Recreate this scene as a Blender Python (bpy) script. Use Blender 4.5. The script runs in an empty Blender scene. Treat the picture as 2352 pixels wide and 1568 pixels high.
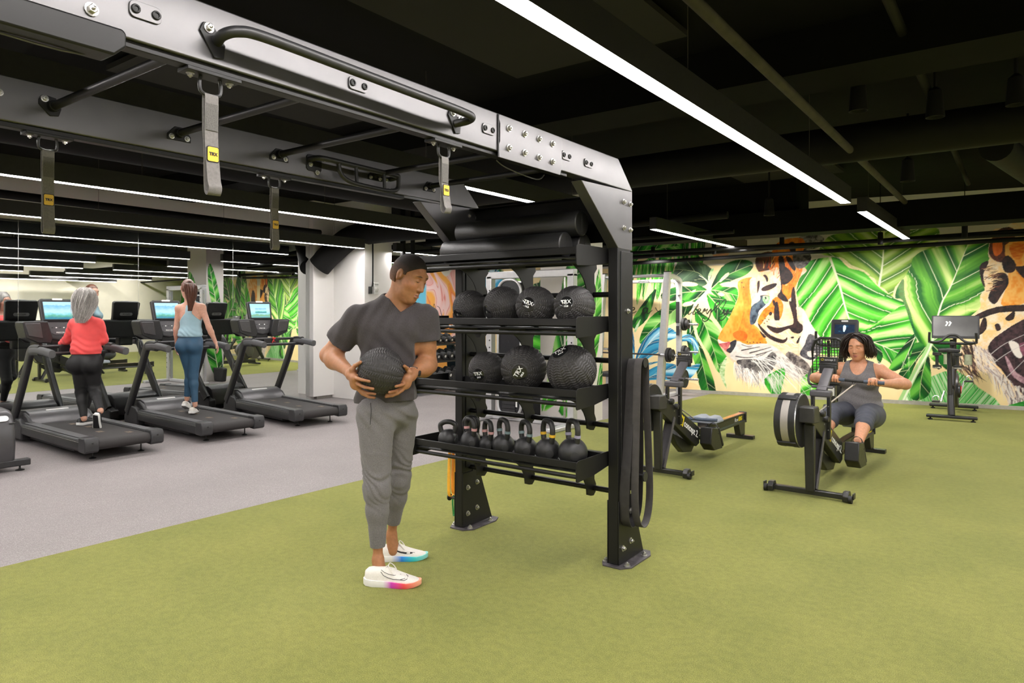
import bpy, math, random
import numpy as np
from mathutils import Vector as V, Matrix
sc = bpy.context.scene
COL = sc.collection
R = math.radians
PI = math.pi
random.seed(7)
# ---------------------------------------------------------------- camera, world, exposure
cam_d = bpy.data.cameras.new('camera'); cam = bpy.data.objects.new('camera', cam_d); COL.objects.link(cam)
cam.location = (0, 0, 1.5); cam.rotation_euler = (R(90), 0, R(36.46))
cam_d.sensor_width = 36; cam_d.lens = 24.38; cam_d.shift_y = -0.0289; cam_d.clip_start = .05
sc.camera = cam
world = bpy.data.worlds.new('world'); sc.world = world; world.use_nodes = True
world.node_tree.nodes['Background'].inputs[0].default_value = (.9, .95, 1, 1)
world.node_tree.nodes['Background'].inputs[1].default_value = .05
sc.view_settings.view_transform = 'Standard'; sc.view_settings.look = 'None'
sc.view_settings.gamma = 1; sc.view_settings.use_curve_mapping = False
sc.view_settings.exposure = 0.5
STRIP = 44.0            # radiance of the linear lamps
SPOT = 88.0            # watts of each small spot over the mural
sc.cycles.max_bounces = 8; sc.cycles.diffuse_bounces = 4; sc.cycles.glossy_bounces = 4
sc.cycles.sample_clamp_indirect = 6; sc.cycles.caustics_reflective = False; sc.cycles.caustics_refractive = False
# ---------------------------------------------------------------- helpers
class MB:
    """collects shapes and links them as ONE mesh object"""
    def __init__(s): s.v = []; s.f = []
    def add(s, vs, fs):
        n = len(s.v); s.v += [tuple(p) for p in vs]; s.f += [tuple(i + n for i in f) for f in fs]; return s
    def box(s, c, d, M=None):
        x, y, z = d[0] / 2, d[1] / 2, d[2] / 2
        vs = [V((a * x, b * y, e * z)) for a in (-1, 1) for b in (-1, 1) for e in (-1, 1)]
        if M is not None: vs = [M @ p for p in vs]
        c = V(c)
        return s.add([p + c for p in vs], [(0, 1, 3, 2), (4, 6, 7, 5), (0, 4, 5, 1), (2, 3, 7, 6), (0, 2, 6, 4), (1, 5, 7, 3)])
    def span(s, a, b):
        return s.box([(a[i] + b[i]) / 2 for i in range(3)], [abs(b[i] - a[i]) for i in range(3)])
    def sweep(s, pts, prof, up=(0, 0, 1), closed=False, caps=True, scale=None):
        """sweep a 2D profile (list of (side, up) offsets) along points"""
        pts = [V(p) for p in pts]; n = len(pts); m = len(prof); vs = []; u = V(up); last = None
        for i, p in enumerate(pts):
            if closed: t = pts[(i + 1) % n] - pts[i - 1]
            else: t = pts[min(i + 1, n - 1)] - pts[max(i - 1, 0)]
            t.normalize()
            if last is None:
                if abs(t.dot(u)) > .98: u = V((1, 0, 0)) if abs(t.x) < .9 else V((0, 1, 0))
                w = t.cross(u).normalized()
            else:
                w = (last - t * last.dot(t)).normalized()
            last = w; q = w.cross(t)
            k = 1 if scale is None else scale[i]
            vs += [p + w * (a * k) + q * (b * k) for a, b in prof]
        fs = []
        for i in range(n if closed else n - 1):
            a = i * m; b = ((i + 1) % n) * m
            for j in range(m): fs.append((a + j, a + (j + 1) % m, b + (j + 1) % m, b + j))
        if caps and not closed:
            fs.append(tuple(range(m - 1, -1, -1))); fs.append(tuple(range((n - 1) * m, n * m)))
        return s.add(vs, fs)
    def tube(s, pts, r, n=10, closed=False, up=(0, 0, 1)):
        rs = r if isinstance(r, (list, tuple)) else None
        k = 1 if rs else r
        prof = [(k * math.cos(2 * PI * i / n), k * math.sin(2 * PI * i / n)) for i in range(n)]
        return s.sweep(pts, prof, up, closed, True, rs)
    def cyl(s, a, b, r, r2=None, n=16): return s.tube([a, b], [r, r if r2 is None else r2], n)
    def lathe(s, o, axis, prof, n=24):
        """prof: list of (radius, height along axis)"""
        o = V(o); ax = V(axis).normalized(); u = ax.orthogonal().normalized(); w = ax.cross(u); vs = []; fs = []
        m = len(prof)
        for r, h in prof:
            for j in range(n):
                a = 2 * PI * j / n; vs.append(o + ax * h + (u * math.cos(a) + w * math.sin(a)) * r)
        for i in range(m - 1):
            for j in range(n):
                k = (j + 1) % n; fs.append((i * n + j, i * n + k, (i + 1) * n + k, (i + 1) * n + j))
        if prof[0][0] > 1e-5: fs.append(tuple(range(n - 1, -1, -1)))
        if prof[-1][0] > 1e-5: fs.append(tuple(range((m - 1) * n, m * n)))
        return s.add(vs, fs)
    def prism(s, poly, o, ux, uy, th, shift=0.0):
        """flat polygon in the ux/uy frame extruded by th along ux x uy (starting at shift)"""
        o = V(o); ux = V(ux).normalized(); uy = V(uy).normalized(); nz = ux.cross(uy)
        n = len(poly)
        a = [o + ux * x + uy * y + nz * shift for x, y in poly]; b = [p + nz * th for p in a]
        fs = [tuple(range(n - 1, -1, -1)), tuple(range(n, 2 * n))]
        for i in range(n): j = (i + 1) % n; fs.append((i, j, j + n, i + n))
        return s.add(a + b, fs)
    def ball(s, c, r, n=16, m=10, M=None):
        vs = []; fs = []; c = V(c)
        rr = r if isinstance(r, (tuple, list)) else (r, r, r)
        for i in range(m + 1):
            t = PI * i / m
            for j in range(n):
                a = 2 * PI * j / n
                p = V((rr[0] * math.sin(t) * math.cos(a), rr[1] * math.sin(t) * math.sin(a), rr[2] * math.cos(t)))
                vs.append((M @ p if M is not None else p) + c)
        for i in range(m):
            for j in range(n):
                k = (j + 1) % n; fs.append((i * n + j, (i + 1) * n + j, (i + 1) * n + k, i * n + k))
        return s.add(vs, fs)

def rrect(w, h, r, n=4):
    p = []
    for cx, cy, a0 in ((w / 2 - r, h / 2 - r, 0), (-w / 2 + r, h / 2 - r, 90), (-w / 2 + r, -h / 2 + r, 180), (w / 2 - r, -h / 2 + r, 270)):
        for i in range(n + 1):
            a = R(a0 + 90 * i / n); p.append((cx + r * math.cos(a), cy + r * math.sin(a)))
    return p
def smooth_path(pts, n=6, closed=False):
    """Catmull-Rom through the points"""
    P = [V(p) for p in pts]; out = []; m = len(P)
    for i in range(m if closed else m - 1):
        g = (lambda k: P[k % m]) if closed else (lambda k: P[min(max(k, 0), m - 1)])
        a, b, c, d = g(i - 1), g(i), g(i + 1), g(i + 2)
        for k in range(n):
            t = k / n
            out.append(.5 * ((2 * b) + (c - a) * t + (2 * a - 5 * b + 4 * c - d) * t * t + (3 * b - a - 3 * c + d) * t ** 3))
    if not closed: out.append(P[-1])
    return out

def rootmat(p):
    return Matrix.Translation(p.location) @ p.rotation_euler.to_matrix().to_4x4()
def link_mesh(name, me, m, parent=None, world=False):
    o = bpy.data.objects.new(name, me); COL.objects.link(o)
    if m is not None: me.materials.append(m)
    if parent is not None:
        o.parent = parent
        if world: o.matrix_parent_inverse = rootmat(parent).inverted()
    return o
def obj(name, mb, m, parent=None, bevel=0, smooth=35, world=False, seg=2, **pr):
    me = bpy.data.meshes.new(name); me.from_pydata(mb.v, [], mb.f); me.update()
    if smooth:
        me.polygons.foreach_set('use_smooth', [True] * len(me.polygons))
        me.set_sharp_from_angle(angle=R(smooth))
    o = link_mesh(name, me, m, parent, world)
    if bevel:
        b = o.modifiers.new('bevel', 'BEVEL'); b.width = bevel; b.segments = seg; b.limit_method = 'ANGLE'; b.angle_limit = R(40)
    for k, v in pr.items(): o[k] = v
    return o
def tag(o, label, cat, group=None):
    o['label'] = label; o['category'] = cat
    if group: o['group'] = group
    return o
def thing(name, label, cat, loc=(0, 0, 0), rz=0, group=None):
    o = bpy.data.objects.new(name, None); COL.objects.link(o); o.empty_display_size = .1
    o.location = loc; o.rotation_euler = (0, 0, rz)
    return tag(o, label, cat, group)
def struct(name, mb, m, parent=None, **k):
    o = obj(name, mb, m, parent, **k)
    if parent is None: o['kind'] = 'structure'
    return o
def dup(root, loc, rz, label=None, group=None):
    def cp(o, par):
        c = o.copy(); COL.objects.link(c)
        if par is not None: c.parent = par
        for ch in kids.get(o.name, []): cp(ch, c)
        return c
    kids = {}
    for o in list(bpy.data.objects):
        if o.parent: kids.setdefault(o.parent.name, []).append(o)
    r = cp(root, None); r.location = loc; r.rotation_euler = (0, 0, rz)
    if label: r['label'] = label
    if group: r['group'] = group
    return r

# ---- materials
def new_mat(name):
    m = bpy.data.materials.new(name); m.use_nodes = True
    nt = m.node_tree; return m, nt, nt.nodes['Principled BSDF']
def nnode(nt, t, **k):
    n = nt.nodes.new(t)
    for a, b in k.items():
        if a in n.inputs: n.inputs[a].default_value = b
        else: setattr(n, a, b)
    return n
def ramp(nt, fac, cols, pos=None):
    r = nt.nodes.new('ShaderNodeValToRGB'); e = r.color_ramp.elements
    pos = pos or [i / (len(cols) - 1) for i in range(len(cols))]
    while len(e) < len(cols): e.new(.5)
    for x, c, p in zip(e, cols, pos): x.position = p; x.color = (*c, 1)
    nt.links.new(fac, r.inputs[0]); return r
def pbr(name, col, rough=.5, metal=0, var=.12, scale=30, bump=0, bscale=200, spec=.5, coat=0, sheen=0, detail=4, stretch=None):
    """principled material with a procedural noise in colour, roughness and relief"""
    m, nt, b = new_mat(name)
    tc = nt.nodes.new('ShaderNodeTexCoord'); src = tc.outputs['Object']
    if stretch:
        mp = nnode(nt, 'ShaderNodeMapping'); mp.inputs['Scale'].default_value = stretch
        nt.links.new(src, mp.inputs[0]); src = mp.outputs[0]
    nz = nnode(nt, 'ShaderNodeTexNoise', Scale=scale, Detail=detail); nt.links.new(src, nz.inputs['Vector'])
    lo = tuple(max(0, c * (1 - var)) for c in col); hi = tuple(min(1, c * (1 + var)) for c in col)
    r = ramp(nt, nz.outputs[0], [lo, hi], [.3, .7]); nt.links.new(r.outputs[0], b.inputs['Base Color'])
    rr = nnode(nt, 'ShaderNodeMapRange'); rr.inputs[3].default_value = max(0, rough - .06); rr.inputs[4].default_value = min(1, rough + .06)
    nt.links.new(nz.outputs[0], rr.inputs[0]); nt.links.new(rr.outputs[0], b.inputs['Roughness'])
    b.inputs['Metallic'].default_value = metal; b.inputs['Specular IOR Level'].default_value = spec
    b.inputs['Coat Weight'].default_value = coat; b.inputs['Sheen Weight'].default_value = sheen
    if bump:
        n2 = nnode(nt, 'ShaderNodeTexNoise', Scale=bscale, Detail=3); nt.links.new(src, n2.inputs['Vector'])
        bp = nnode(nt, 'ShaderNodeBump', Strength=bump, Distance=.002); nt.links.new(n2.outputs[0], bp.inputs['Height'])
        nt.links.new(bp.outputs[0], b.inputs['Normal'])
    return m
def glow(name, col, s):
    m, nt, b = new_mat(name); b.inputs['Base Color'].default_value = (.8, .8, .8, 1)
    b.inputs['Emission Color'].default_value = (*col, 1); b.inputs['Emission Strength'].default_value = s
    return m
def heather(name, a, b_, scale=220, rough=.9):
    m, nt, b = new_mat(name)
    tc = nt.nodes.new('ShaderNodeTexCoord')
    mp = nnode(nt, 'ShaderNodeMapping'); mp.inputs['Scale'].default_value = (1, 1, 2.6); nt.links.new(tc.outputs['Object'], mp.inputs[0])
    nz = nnode(nt, 'ShaderNodeTexNoise', Scale=scale, Detail=3, Roughness=.7); nt.links.new(mp.outputs[0], nz.inputs['Vector'])
    n3 = nnode(nt, 'ShaderNodeTexNoise', Scale=9, Detail=3); nt.links.new(tc.outputs['Object'], n3.inputs['Vector'])
    r = ramp(nt, nz.outputs[0], [a, b_], [.36, .66]); nt.links.new(r.outputs[0], b.inputs['Base Color'])
    b.inputs['Roughness'].default_value = rough; b.inputs['Sheen Weight'].default_value = .15; b.inputs['Specular IOR Level'].default_value = .2
    bp = nnode(nt, 'ShaderNodeBump', Strength=.25, Distance=.012); nt.links.new(n3.outputs[0], bp.inputs['Height'])
    b2 = nnode(nt, 'ShaderNodeBump', Strength=.15, Distance=.001); nt.links.new(nz.outputs[0], b2.inputs['Height']); nt.links.new(bp.outputs[0], b2.inputs['Normal'])
    nt.links.new(b2.outputs[0], b.inputs['Normal'])
    return m
M_BLACK = pbr('black powder coat', (.004, .004, .0043), .45, 0, .2, 60, .05, 900, spec=.35)
M_RIG = pbr('satin black rig steel', (.006, .0058, .0062), .45, 0, .12, 14, .03, 700, spec=.4)
M_BEAM = pbr('rig black lightened as lamp sheen', (.13, .127, .13), .37, .75, .06, 9, .03, 700)  # same black as the posts, colour raised to imitate lamp sheen on the beams
M_STEEL = pbr('zinc bolt steel', (.55, .54, .52), .3, .9, .08, 80)
M_CHROME = pbr('brushed steel', (.62, .62, .62), .25, .95, .05, 60)
M_DARKCEIL = pbr('matt black ceiling paint', (.003, .003, .0032), .9, 0, .3, 6, spec=.15)
M_CEIL2 = pbr('matt black pipe paint', (.006, .006, .006), .7, 0, .3, 8, spec=.25)
M_PIPE = pbr('dusty dark conduit', (.06, .053, .044), .75, 0, .3, 8)
M_WHITE = pbr('white wall paint', (.82, .8, .775), .7, 0, .015, 2)
M_BEIGE = pbr('warm beige wall paint', (.8, .76, .68), .8, 0, .04, 3)
M_FIX = pbr('black lamp housing', (.02, .02, .021), .45, 0, .15, 30)
M_LED = glow('lit lamp diffuser', (1, .955, .925), STRIP)
M_RUBBER = pbr('black rubber', (.02, .02, .021), .6, 0, .2, 40, .15, 500)
M_PLASTIC = pbr('black moulded plastic', (.02, .02, .0215), .4, 0, .15, 40, .1, 900)
M_GREY = pbr('dark grey moulded plastic', (.03, .03, .032), .38, 0, .1, 20, .05, 900)
M_MID = pbr('mid grey soft plastic', (.095, .095, .1), .5, 0, .1, 20, .05, 900)
M_TAG = pbr('white badge print', (.8, .8, .78), .5, 0, .02, 40)
M_SILVER = pbr('silver painted steel', (.56, .56, .57), .32, .35, .05, 20)
def text_obj(name, body, size, m, parent, M, world=False, extrude=.0006, align='CENTER', shear=0, bold=0.0):
    """lettering as a real mesh lying on a surface; M maps text plane to place"""
    cu = bpy.data.curves.new(name, 'FONT'); cu.body = body; cu.size = size; cu.align_x = align; cu.align_y = 'CENTER'
    cu.extrude = extrude; cu.shear = shear; cu.offset = bold; cu.resolution_u = 3
    t = bpy.data.objects.new('tmp_text', cu); COL.objects.link(t)
    dg = bpy.context.evaluated_depsgraph_get(); dg.update()
    me = bpy.data.meshes.new_from_object(t.evaluated_get(dg)); bpy.data.objects.remove(t)
    me.transform(M); me.materials.clear()
    return link_mesh(name, me, m, parent, world)
def frame(o, ux, uy):
    ux = V(ux).normalized(); uy = V(uy); uy = (uy - ux * uy.dot(ux)).normalized(); uz = ux.cross(uy); o = V(o)
    return Matrix(((ux.x, uy.x, uz.x, o.x), (ux.y, uy.y, uz.y, o.y), (ux.z, uy.z, uz.z, o.z), (0, 0, 0, 1)))
# ---------------------------------------------------------------- the room
WA = math.atan2(.733, 4.475)                       # the mural wall stands a little askew
WO = V((0, 13.143, 0)); WU = V((math.cos(WA), math.sin(WA), 0)); WN = V((math.sin(WA), -math.cos(WA), 0))
def wall_pt(u, z, off=0): return WO + WU * u + WN * off + V((0, 0, z))
def floor_mat():
    m, nt, b = new_mat('speckled rubber flooring')
    tc = nt.nodes.new('ShaderNodeTexCoord')
    a = nnode(nt, 'ShaderNodeTexNoise', Scale=190, Detail=2); nt.links.new(tc.outputs['Object'], a.inputs['Vector'])
    c = nnode(nt, 'ShaderNodeTexNoise', Scale=1.3, Detail=4); nt.links.new(tc.outputs['Object'], c.inputs['Vector'])
    r1 = ramp(nt, a.outputs[0], [(.2, .178, .178), (.275, .247, .246), (.46, .42, .415)], [.3, .55, .74])
    r2 = ramp(nt, c.outputs[0], [(.9, .9, .9), (1, 1, 1)], [.35, .65])
    mx = nnode(nt, 'ShaderNodeMix', data_type='RGBA', blend_type='MULTIPLY'); mx.inputs[0].default_value = 1
    nt.links.new(r1.outputs[0], mx.inputs[6]); nt.links.new(r2.outputs[0], mx.inputs[7]); nt.links.new(mx.outputs[2], b.inputs['Base Color'])
    b.inputs['Roughness'].default_value = .62; b.inputs['Specular IOR Level'].default_value = .35
    bp = nnode(nt, 'ShaderNodeBump', Strength=.12, Distance=.002); nt.links.new(a.outputs[0], bp.inputs['Height']); nt.links.new(bp.outputs[0], b.inputs['Normal'])
    return m
def turf_mat():
    m, nt, b = new_mat('short olive green turf')
    tc = nt.nodes.new('ShaderNodeTexCoord')
    mp = nnode(nt, 'ShaderNodeMapping'); mp.inputs['Scale'].default_value = (1, .85, 1); nt.links.new(tc.outputs['Object'], mp.inputs[0])
    a = nnode(nt, 'ShaderNodeTexNoise', Scale=230, Detail=4, Roughness=.7); nt.links.new(mp.outputs[0], a.inputs['Vector'])
    c = nnode(nt, 'ShaderNodeTexNoise', Scale=1.6, Detail=3); nt.links.new(tc.outputs['Object'], c.inputs['Vector'])
    d = nnode(nt, 'ShaderNodeTexNoise', Scale=26, Detail=3); nt.links.new(tc.outputs['Object'], d.inputs['Vector'])
    r1 = ramp(nt, a.outputs[0], [(.092, .103, .012), (.212, .216, .038), (.4, .388, .118)], [.3, .52, .74])
    r2 = ramp(nt, c.outputs[0], [(.86, .88, .82), (1.06, 1.04, 1.06)], [.35, .65])
    r3 = ramp(nt, d.outputs[0], [(.88, .88, .86), (1.08, 1.07, 1.08)], [.35, .65])
    mx = nnode(nt, 'ShaderNodeMix', data_type='RGBA', blend_type='MULTIPLY'); mx.inputs[0].default_value = 1
    my = nnode(nt, 'ShaderNodeMix', data_type='RGBA', blend_type='MULTIPLY'); my.inputs[0].default_value = 1
    nt.links.new(r1.outputs[0], mx.inputs[6]); nt.links.new(r2.outputs[0], mx.inputs[7])
    nt.links.new(mx.outputs[2], my.inputs[6]); nt.links.new(r3.outputs[0], my.inputs[7]); nt.links.new(my.outputs[2], b.inputs['Base Color'])
    b.inputs['Roughness'].default_value = .85; b.inputs['Sheen Weight'].default_value = .25; b.inputs['Specular IOR Level'].default_value = .25
    b.inputs['Sheen Tint'].default_value = (.8, .85, .5, 1)
    bp = nnode(nt, 'ShaderNodeBump', Strength=.7, Distance=.006); nt.links.new(a.outputs[0], bp.inputs['Height']); nt.links.new(bp.outputs[0], b.inputs['Normal'])
    return m
struct('floor', MB().span((-10.2, -8, -.1), (8.2, 15, -.012)), floor_mat(), smooth=0)
e = MB()                                                      # the turf lies flush, its left edge runs a degree or two askew
edge = [(-5.0, -8), (8.1, -8), (8.1, 14.8), (-4.62, 12.45), (-4.71, 8.51), (-4.73, 5.3), (-4.77, 3.85), (-4.84, 1.49)]
e.prism(edge, (0, 0, -.012), (1, 0, 0), (0, 1, 0), .012)
struct('floor', e, turf_mat(), smooth=0)
rub = MB().prism([(-10.2, -8), (-5.0, -8), (-4.84, 1.49), (-4.77, 3.85), (-4.73, 5.3), (-4.71, 8.51), (-4.62, 12.45), (-10.2, 11.6)], (0, 0, -.0125), (1, 0, 0), (0, 1, 0), .0105)
struct('floor', rub, bpy.data.materials['speckled rubber flooring'], smooth=0)
struct('ceiling', MB().span((-10.2, -8, 3.4), (8.2, 15.2, 3.55)), M_DARKCEIL, smooth=0)
struct('wall_left', MB().span((-10.05, -8, 0), (-9.87, 12, 3.4)), M_WHITE, smooth=0)
struct('wall_right', MB().span((7.2, -8, 0), (7.4, 15, 3.4)), M_BEIGE, smooth=0)
struct('wall_front', MB().span((-10.2, -8.2, 0), (8.2, -8, 3.4)), M_BEIGE, smooth=0)
wb = MB(); p0, p1 = wall_pt(-10.3, 0), wall_pt(8.4, 0)
wb.prism([(0, 0), ((p1 - p0).length, 0), ((p1 - p0).length, 3.4), (0, 3.4)], p0, WU, (0, 0, 1), .2, -.2)
wall_back = struct('wall_back', wb, M_WHITE, smooth=0)
bb = MB(); bb.prism([(0, 0), (18.5, 0), (18.5, .055), (0, .055)], wall_pt(-10.2, 0), WU, (0, 0, 1), .018)
struct('baseboard_back', bb, pbr('brushed aluminium skirting', (.5, .48, .45), .4, .6, .1, 20), smooth=0)
# mirror wall: five tall panes behind the treadmills
M_MIRROR, nt, b = new_mat('silvered mirror glass')
b.inputs['Base Color'].default_value = (.86, .89, .87, 1); b.inputs['Metallic'].default_value = 1; b.inputs['Roughness'].default_value = .012
wl = bpy.data.objects['wall_left']
for k in range(5):
    y1 = 7.488 - 1.4235 * k
    obj('mirror_pane', MB().span((-9.87, y1 - 1.4195, .03), (-9.855, y1, 2.62)), M_MIRROR, wl, smooth=0)
    obj('mirror_edge', MB().span((-9.87, y1, .03), (-9.8535, y1 + .004, 2.62)), M_CHROME, wl, smooth=0)
# white pier with a floating foot, then the deeper column beside it
struct('trim_1', MB().span((-9.87, 7.495, .05), (-9.75, 7.98, 3.4)), M_WHITE, bevel=.004)
struct('trim_2', MB().span((-9.87, 7.6, 0), (-9.79, 7.98, .05)), pbr('grey plinth', (.3, .28, .26), .7), smooth=0)
struct('wall_1', MB().span((-9.87, 7.93, 0), (-8.95, 8.55, 3.4)), M_WHITE, bevel=.004)
# freestanding painted column behind the rack
lc = struct('wall_2', MB().span((-5.5, 8.12, 0), (-4.73, 8.52, 3.4)), M_WHITE, bevel=.006)
# ceiling services, all black
def pipe(a, b, r, m=M_CEIL2, name='ceiling_pipe', label=None, n=12):
    o = obj(name, MB().cyl(a, b, r, n=n), m); o['kind'] = 'structure'; return o
pipe((-1.3, -3, 3.05), (-1.22, 13, 2.88), .033, M_PIPE)
pipe((-.62, -3, 3.28), (-.6, 11, 3.2), .03)
pipe((-6.361, 11.4, 2.37), (0.339, 12.7, 2.581), .033)
pipe((-6.278, 11.25, 2.463), (0.332, 12.45, 2.671), .035)
pipe((-7.2, 10.6, 2.5), (8, 12.9, 2.62), .03)
pipe((-9.6, -6, 2.95), (-9.45, 7.4, 2.82), .05)
pipe((-9.6, 9.2, 2.72), (-3.2, 9.2, 2.8), .05)
pipe((-9.6, 9.45, 2.62), (-3.2, 9.45, 2.6), .03)
pipe((-9, 8.9, 2.57), (-5, 8.9, 2.52), .03)
for x in (-8.6, -8.1, -7.7, -7.2, -6.8): pipe((x, 9.2, 2.6), (x, 9.2, 3.4), .008, n=6)
pipe((-8.82, 8.7, 2.45), (-8.82, 8.7, 3.4), .05); pipe((-8.6, 8.72, 2.5), (-8.6, 8.72, 3.4), .04)
struct('ceiling_beam', MB().span((-7.5, 10.15, 2.6), (7.2, 10.6, 2.93)), M_DARKCEIL, smooth=0)
struct('ceiling_beam', MB().span((-9.8, 10.3, 2.93), (-2.6, 11, 3.4)), M_DARKCEIL, smooth=0)
struct('ceiling_beam', MB().span((-9.8, 4.9, 3.1), (8, 5.4, 3.4)), M_DARKCEIL, smooth=0)
struct('ceiling_beam', MB().span((-9.8, 1.2, 3.15), (8, 1.7, 3.4)), M_DARKCEIL, smooth=0)
struct('ceiling_duct', MB().cyl((-6, 6.9, 3.03), (8, 6.9, 3.03), .17, n=24), M_CEIL2)
struct('ceiling_duct', MB().cyl((-.2, 7.4, 2.95), (.25, 10.2, 2.95), .13, n=20), M_CEIL2)
struct('ceiling_duct', MB().cyl((-6.9, -5, 3.12), (-6.9, 11, 3.12), .2, n=24), M_CEIL2)
struct('ceiling_duct', MB().tube(smooth_path([(-9.75, 7.62, 2.28), (-9.55, 7.72, 2.5), (-9.2, 7.9, 2.78), (-8.6, 8.2, 2.88), (-7.2, 8.9, 2.95)], 5), .2, 20), M_CEIL2)
# slatted acoustic boards between the services
M_BOARD = pbr('dark grey acoustic board', (.014, .013, .012), .95, 0, .1, 4)
for x0, y0, x1, y1 in ((-3.2, 8.6, -1.9, 9.9), (-.4, 8.4, 1.4, 9.8), (.6, 3.2, 3.4, 6.5), (-3.2, 2.2, -1.8, 4.4), (-5.6, 2.4, -4.2, 4.5)):
    struct('ceiling_panel', MB().span((x0, y0, 3.33), (x1, y1, 3.37)), M_BOARD, smooth=0)
def wire(p, z0, r=.0016):
    o = obj('suspension_wire', MB().cyl((p[0], p[1], z0), (p[0], p[1], 3.4), r, n=5), M_CEIL2); o['kind'] = 'structure'
# ---- linear lamps
def lamp(x, y0, y1, label, z=2.55, w=.088, wires=()):
    t = thing('linear_lamp', label, 'lamp', (x, y0, z), 0, 'long linear ceiling lamps')
    L = y1 - y0; h = .15
    b_ = MB(); b_.prism([(-w / 2, .012), (-w / 2, h), (w / 2, h), (w / 2, .012), (w / 2, 0), (w / 2 + .004, 0), (w / 2 + .004, h + .004), (-w / 2 - .004, h + .004), (-w / 2 - .004, 0), (-w / 2, 0)], (0, L, 0), (1, 0, 0), (0, 0, 1), L)
    b_.span((-w / 2, -.004, 0), (w / 2, 0, h)); b_.span((-w / 2, L, 0), (w / 2, L + .004, h))
    obj('housing', b_, M_FIX, t, smooth=0)['kind'] = 'stuff'
    obj('diffuser', MB().span((-w / 2, 0, .001), (w / 2, L, .012)), M_LED, t, smooth=0)
    for yy in wires: obj('wire', MB().cyl((0, yy - y0, h), (0, yy - y0, 3.4 - z), .0022, n=6), M_PIPE, t)
    return t
lamp(-1.39, -6, 7.317, 'brightest long linear lamp crossing the top of the photo right of the rig', wires=(3.4, 5.9))
lamp(-1.37, 8.03, 11.41, 'short linear lamp hanging in front of the tiger mural, in line with the big one', wires=(8.4, 11))
lamp(-3.8, -6, 6.6, 'linear lamp seen between the two rig beams above the foam rollers', wires=(4, 6.2))
lamp(-3.8, 8.16, 11.74, 'short linear lamp right of the rack post, over the monstera part of the mural', wires=(8.6, 11.3))
lamp(-6.3, -6, 7.3, 'upper of the two long linear lamps over the treadmills', wires=(3, 5, 7))
lamp(-6.3, 8.0, 10.8, 'linear lamp behind the rack in line with the upper treadmill lamp')
lamp(-8.83, -6, 7.79, 'lower of the two long linear lamps over the treadmills, nearest the mirror', wires=(3.7, 5.3, 7.2))
lamp(-8.83, 8.51, 10.9, "short linear lamp above and behind the standing man's head")
lamp(1.1, -6, 6.9, 'long linear lamp over the right side of the turf, seen in the mirror')
lamp(1.1, 7.9, 11.4, 'short linear lamp over the far right of the turf, seen in the mirror')
lamp(3.6, -6, 6.9, 'long linear lamp second from the right wall, seen in the mirror')
lamp(3.6, 7.9, 11.4, 'short linear lamp second from the right wall, seen in the mirror')
lamp(6.1, 7.9, 11.4, 'short linear lamp added nearest the right wall to brighten it in the mirror')  # unseen lamp, added so the far right wall reflects brighter
lamp(6.1, -6, 6.9, 'long linear lamp nearest the right wall, seen in the mirror')
# ---- small black spot lamps hanging over the mural
for k, (p, lb) in enumerate((((-5.261, 11.3, 2.558), 'leftmost small black cylinder spot hanging over the mural'), ((-4.162, 11.3, 2.552), 'small black cylinder spot just under the short lamp right of the rack post'),
        ((-3.069, 11.3, 2.637), "small black cylinder spot above the tiger's forehead"), ((-1.686, 11.3, 2.57), 'small black cylinder spot beside the end of the short lamp by the mural'), ((-0.656, 11.3, 2.607), 'rightmost small black cylinder spot hanging over the mural'))):
    t = thing('spot_lamp', lb, 'lamp', p, 0, 'small black spots over the mural')
    obj('housing', MB().lathe((0, 0, -.09), (0, 0, 1), [(.03, .01), (.034, 0), (.036, 0), (.036, .17), (.03, .18)], 14), M_CEIL2, t)
    obj('stem', MB().cyl((0, 0, .09), (0, 0, 3.4 - p[2]), .006, n=6), M_CEIL2, t)
    sl = bpy.data.lights.new('beam', 'SPOT'); sl.energy = SPOT; sl.spot_size = R(118); sl.spot_blend = .9; sl.shadow_soft_size = .03; sl.color = (1, .95, .9)
    so = bpy.data.objects.new('beam', sl); COL.objects.link(so); so.parent = t; so.location = (0, 0, -.11); so.rotation_euler = (R(38), 0, WA)
for k, (p, lb) in enumerate((((-1.22, 2.9, 3.12), 'black cylinder downlight at the top of the photo right of the big lamp'), ((-.98, 5.6, 2.97), 'black cylinder downlight left of the dusty conduit'),
        ((-.55, 6.2, 2.99), 'black bell downlight on the conduit, middle of the dark ceiling'), ((-.05, 6.3, 3.02), 'black bell downlight right of the conduit'), ((-2.6, 9.0, 2.72), 'black cylinder downlight over the rack post, far off'), ((-.9, 7.6, 2.75), 'black cylinder downlight just above the end of the big lamp'))):
    t = thing('downlight', lb, 'lamp', p, 0, 'black ceiling downlights')
    obj('housing', MB().lathe((0, 0, 0), (0, 0, 1), [(.05, .02), (.062, 0), (.066, 0), (.05, .2), (.015, .23)], 18), M_CEIL2, t)
    obj('stem', MB().cyl((0, 0, .22), (0, 0, 3.4 - p[2]), .012, n=8), M_CEIL2, t)
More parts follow.
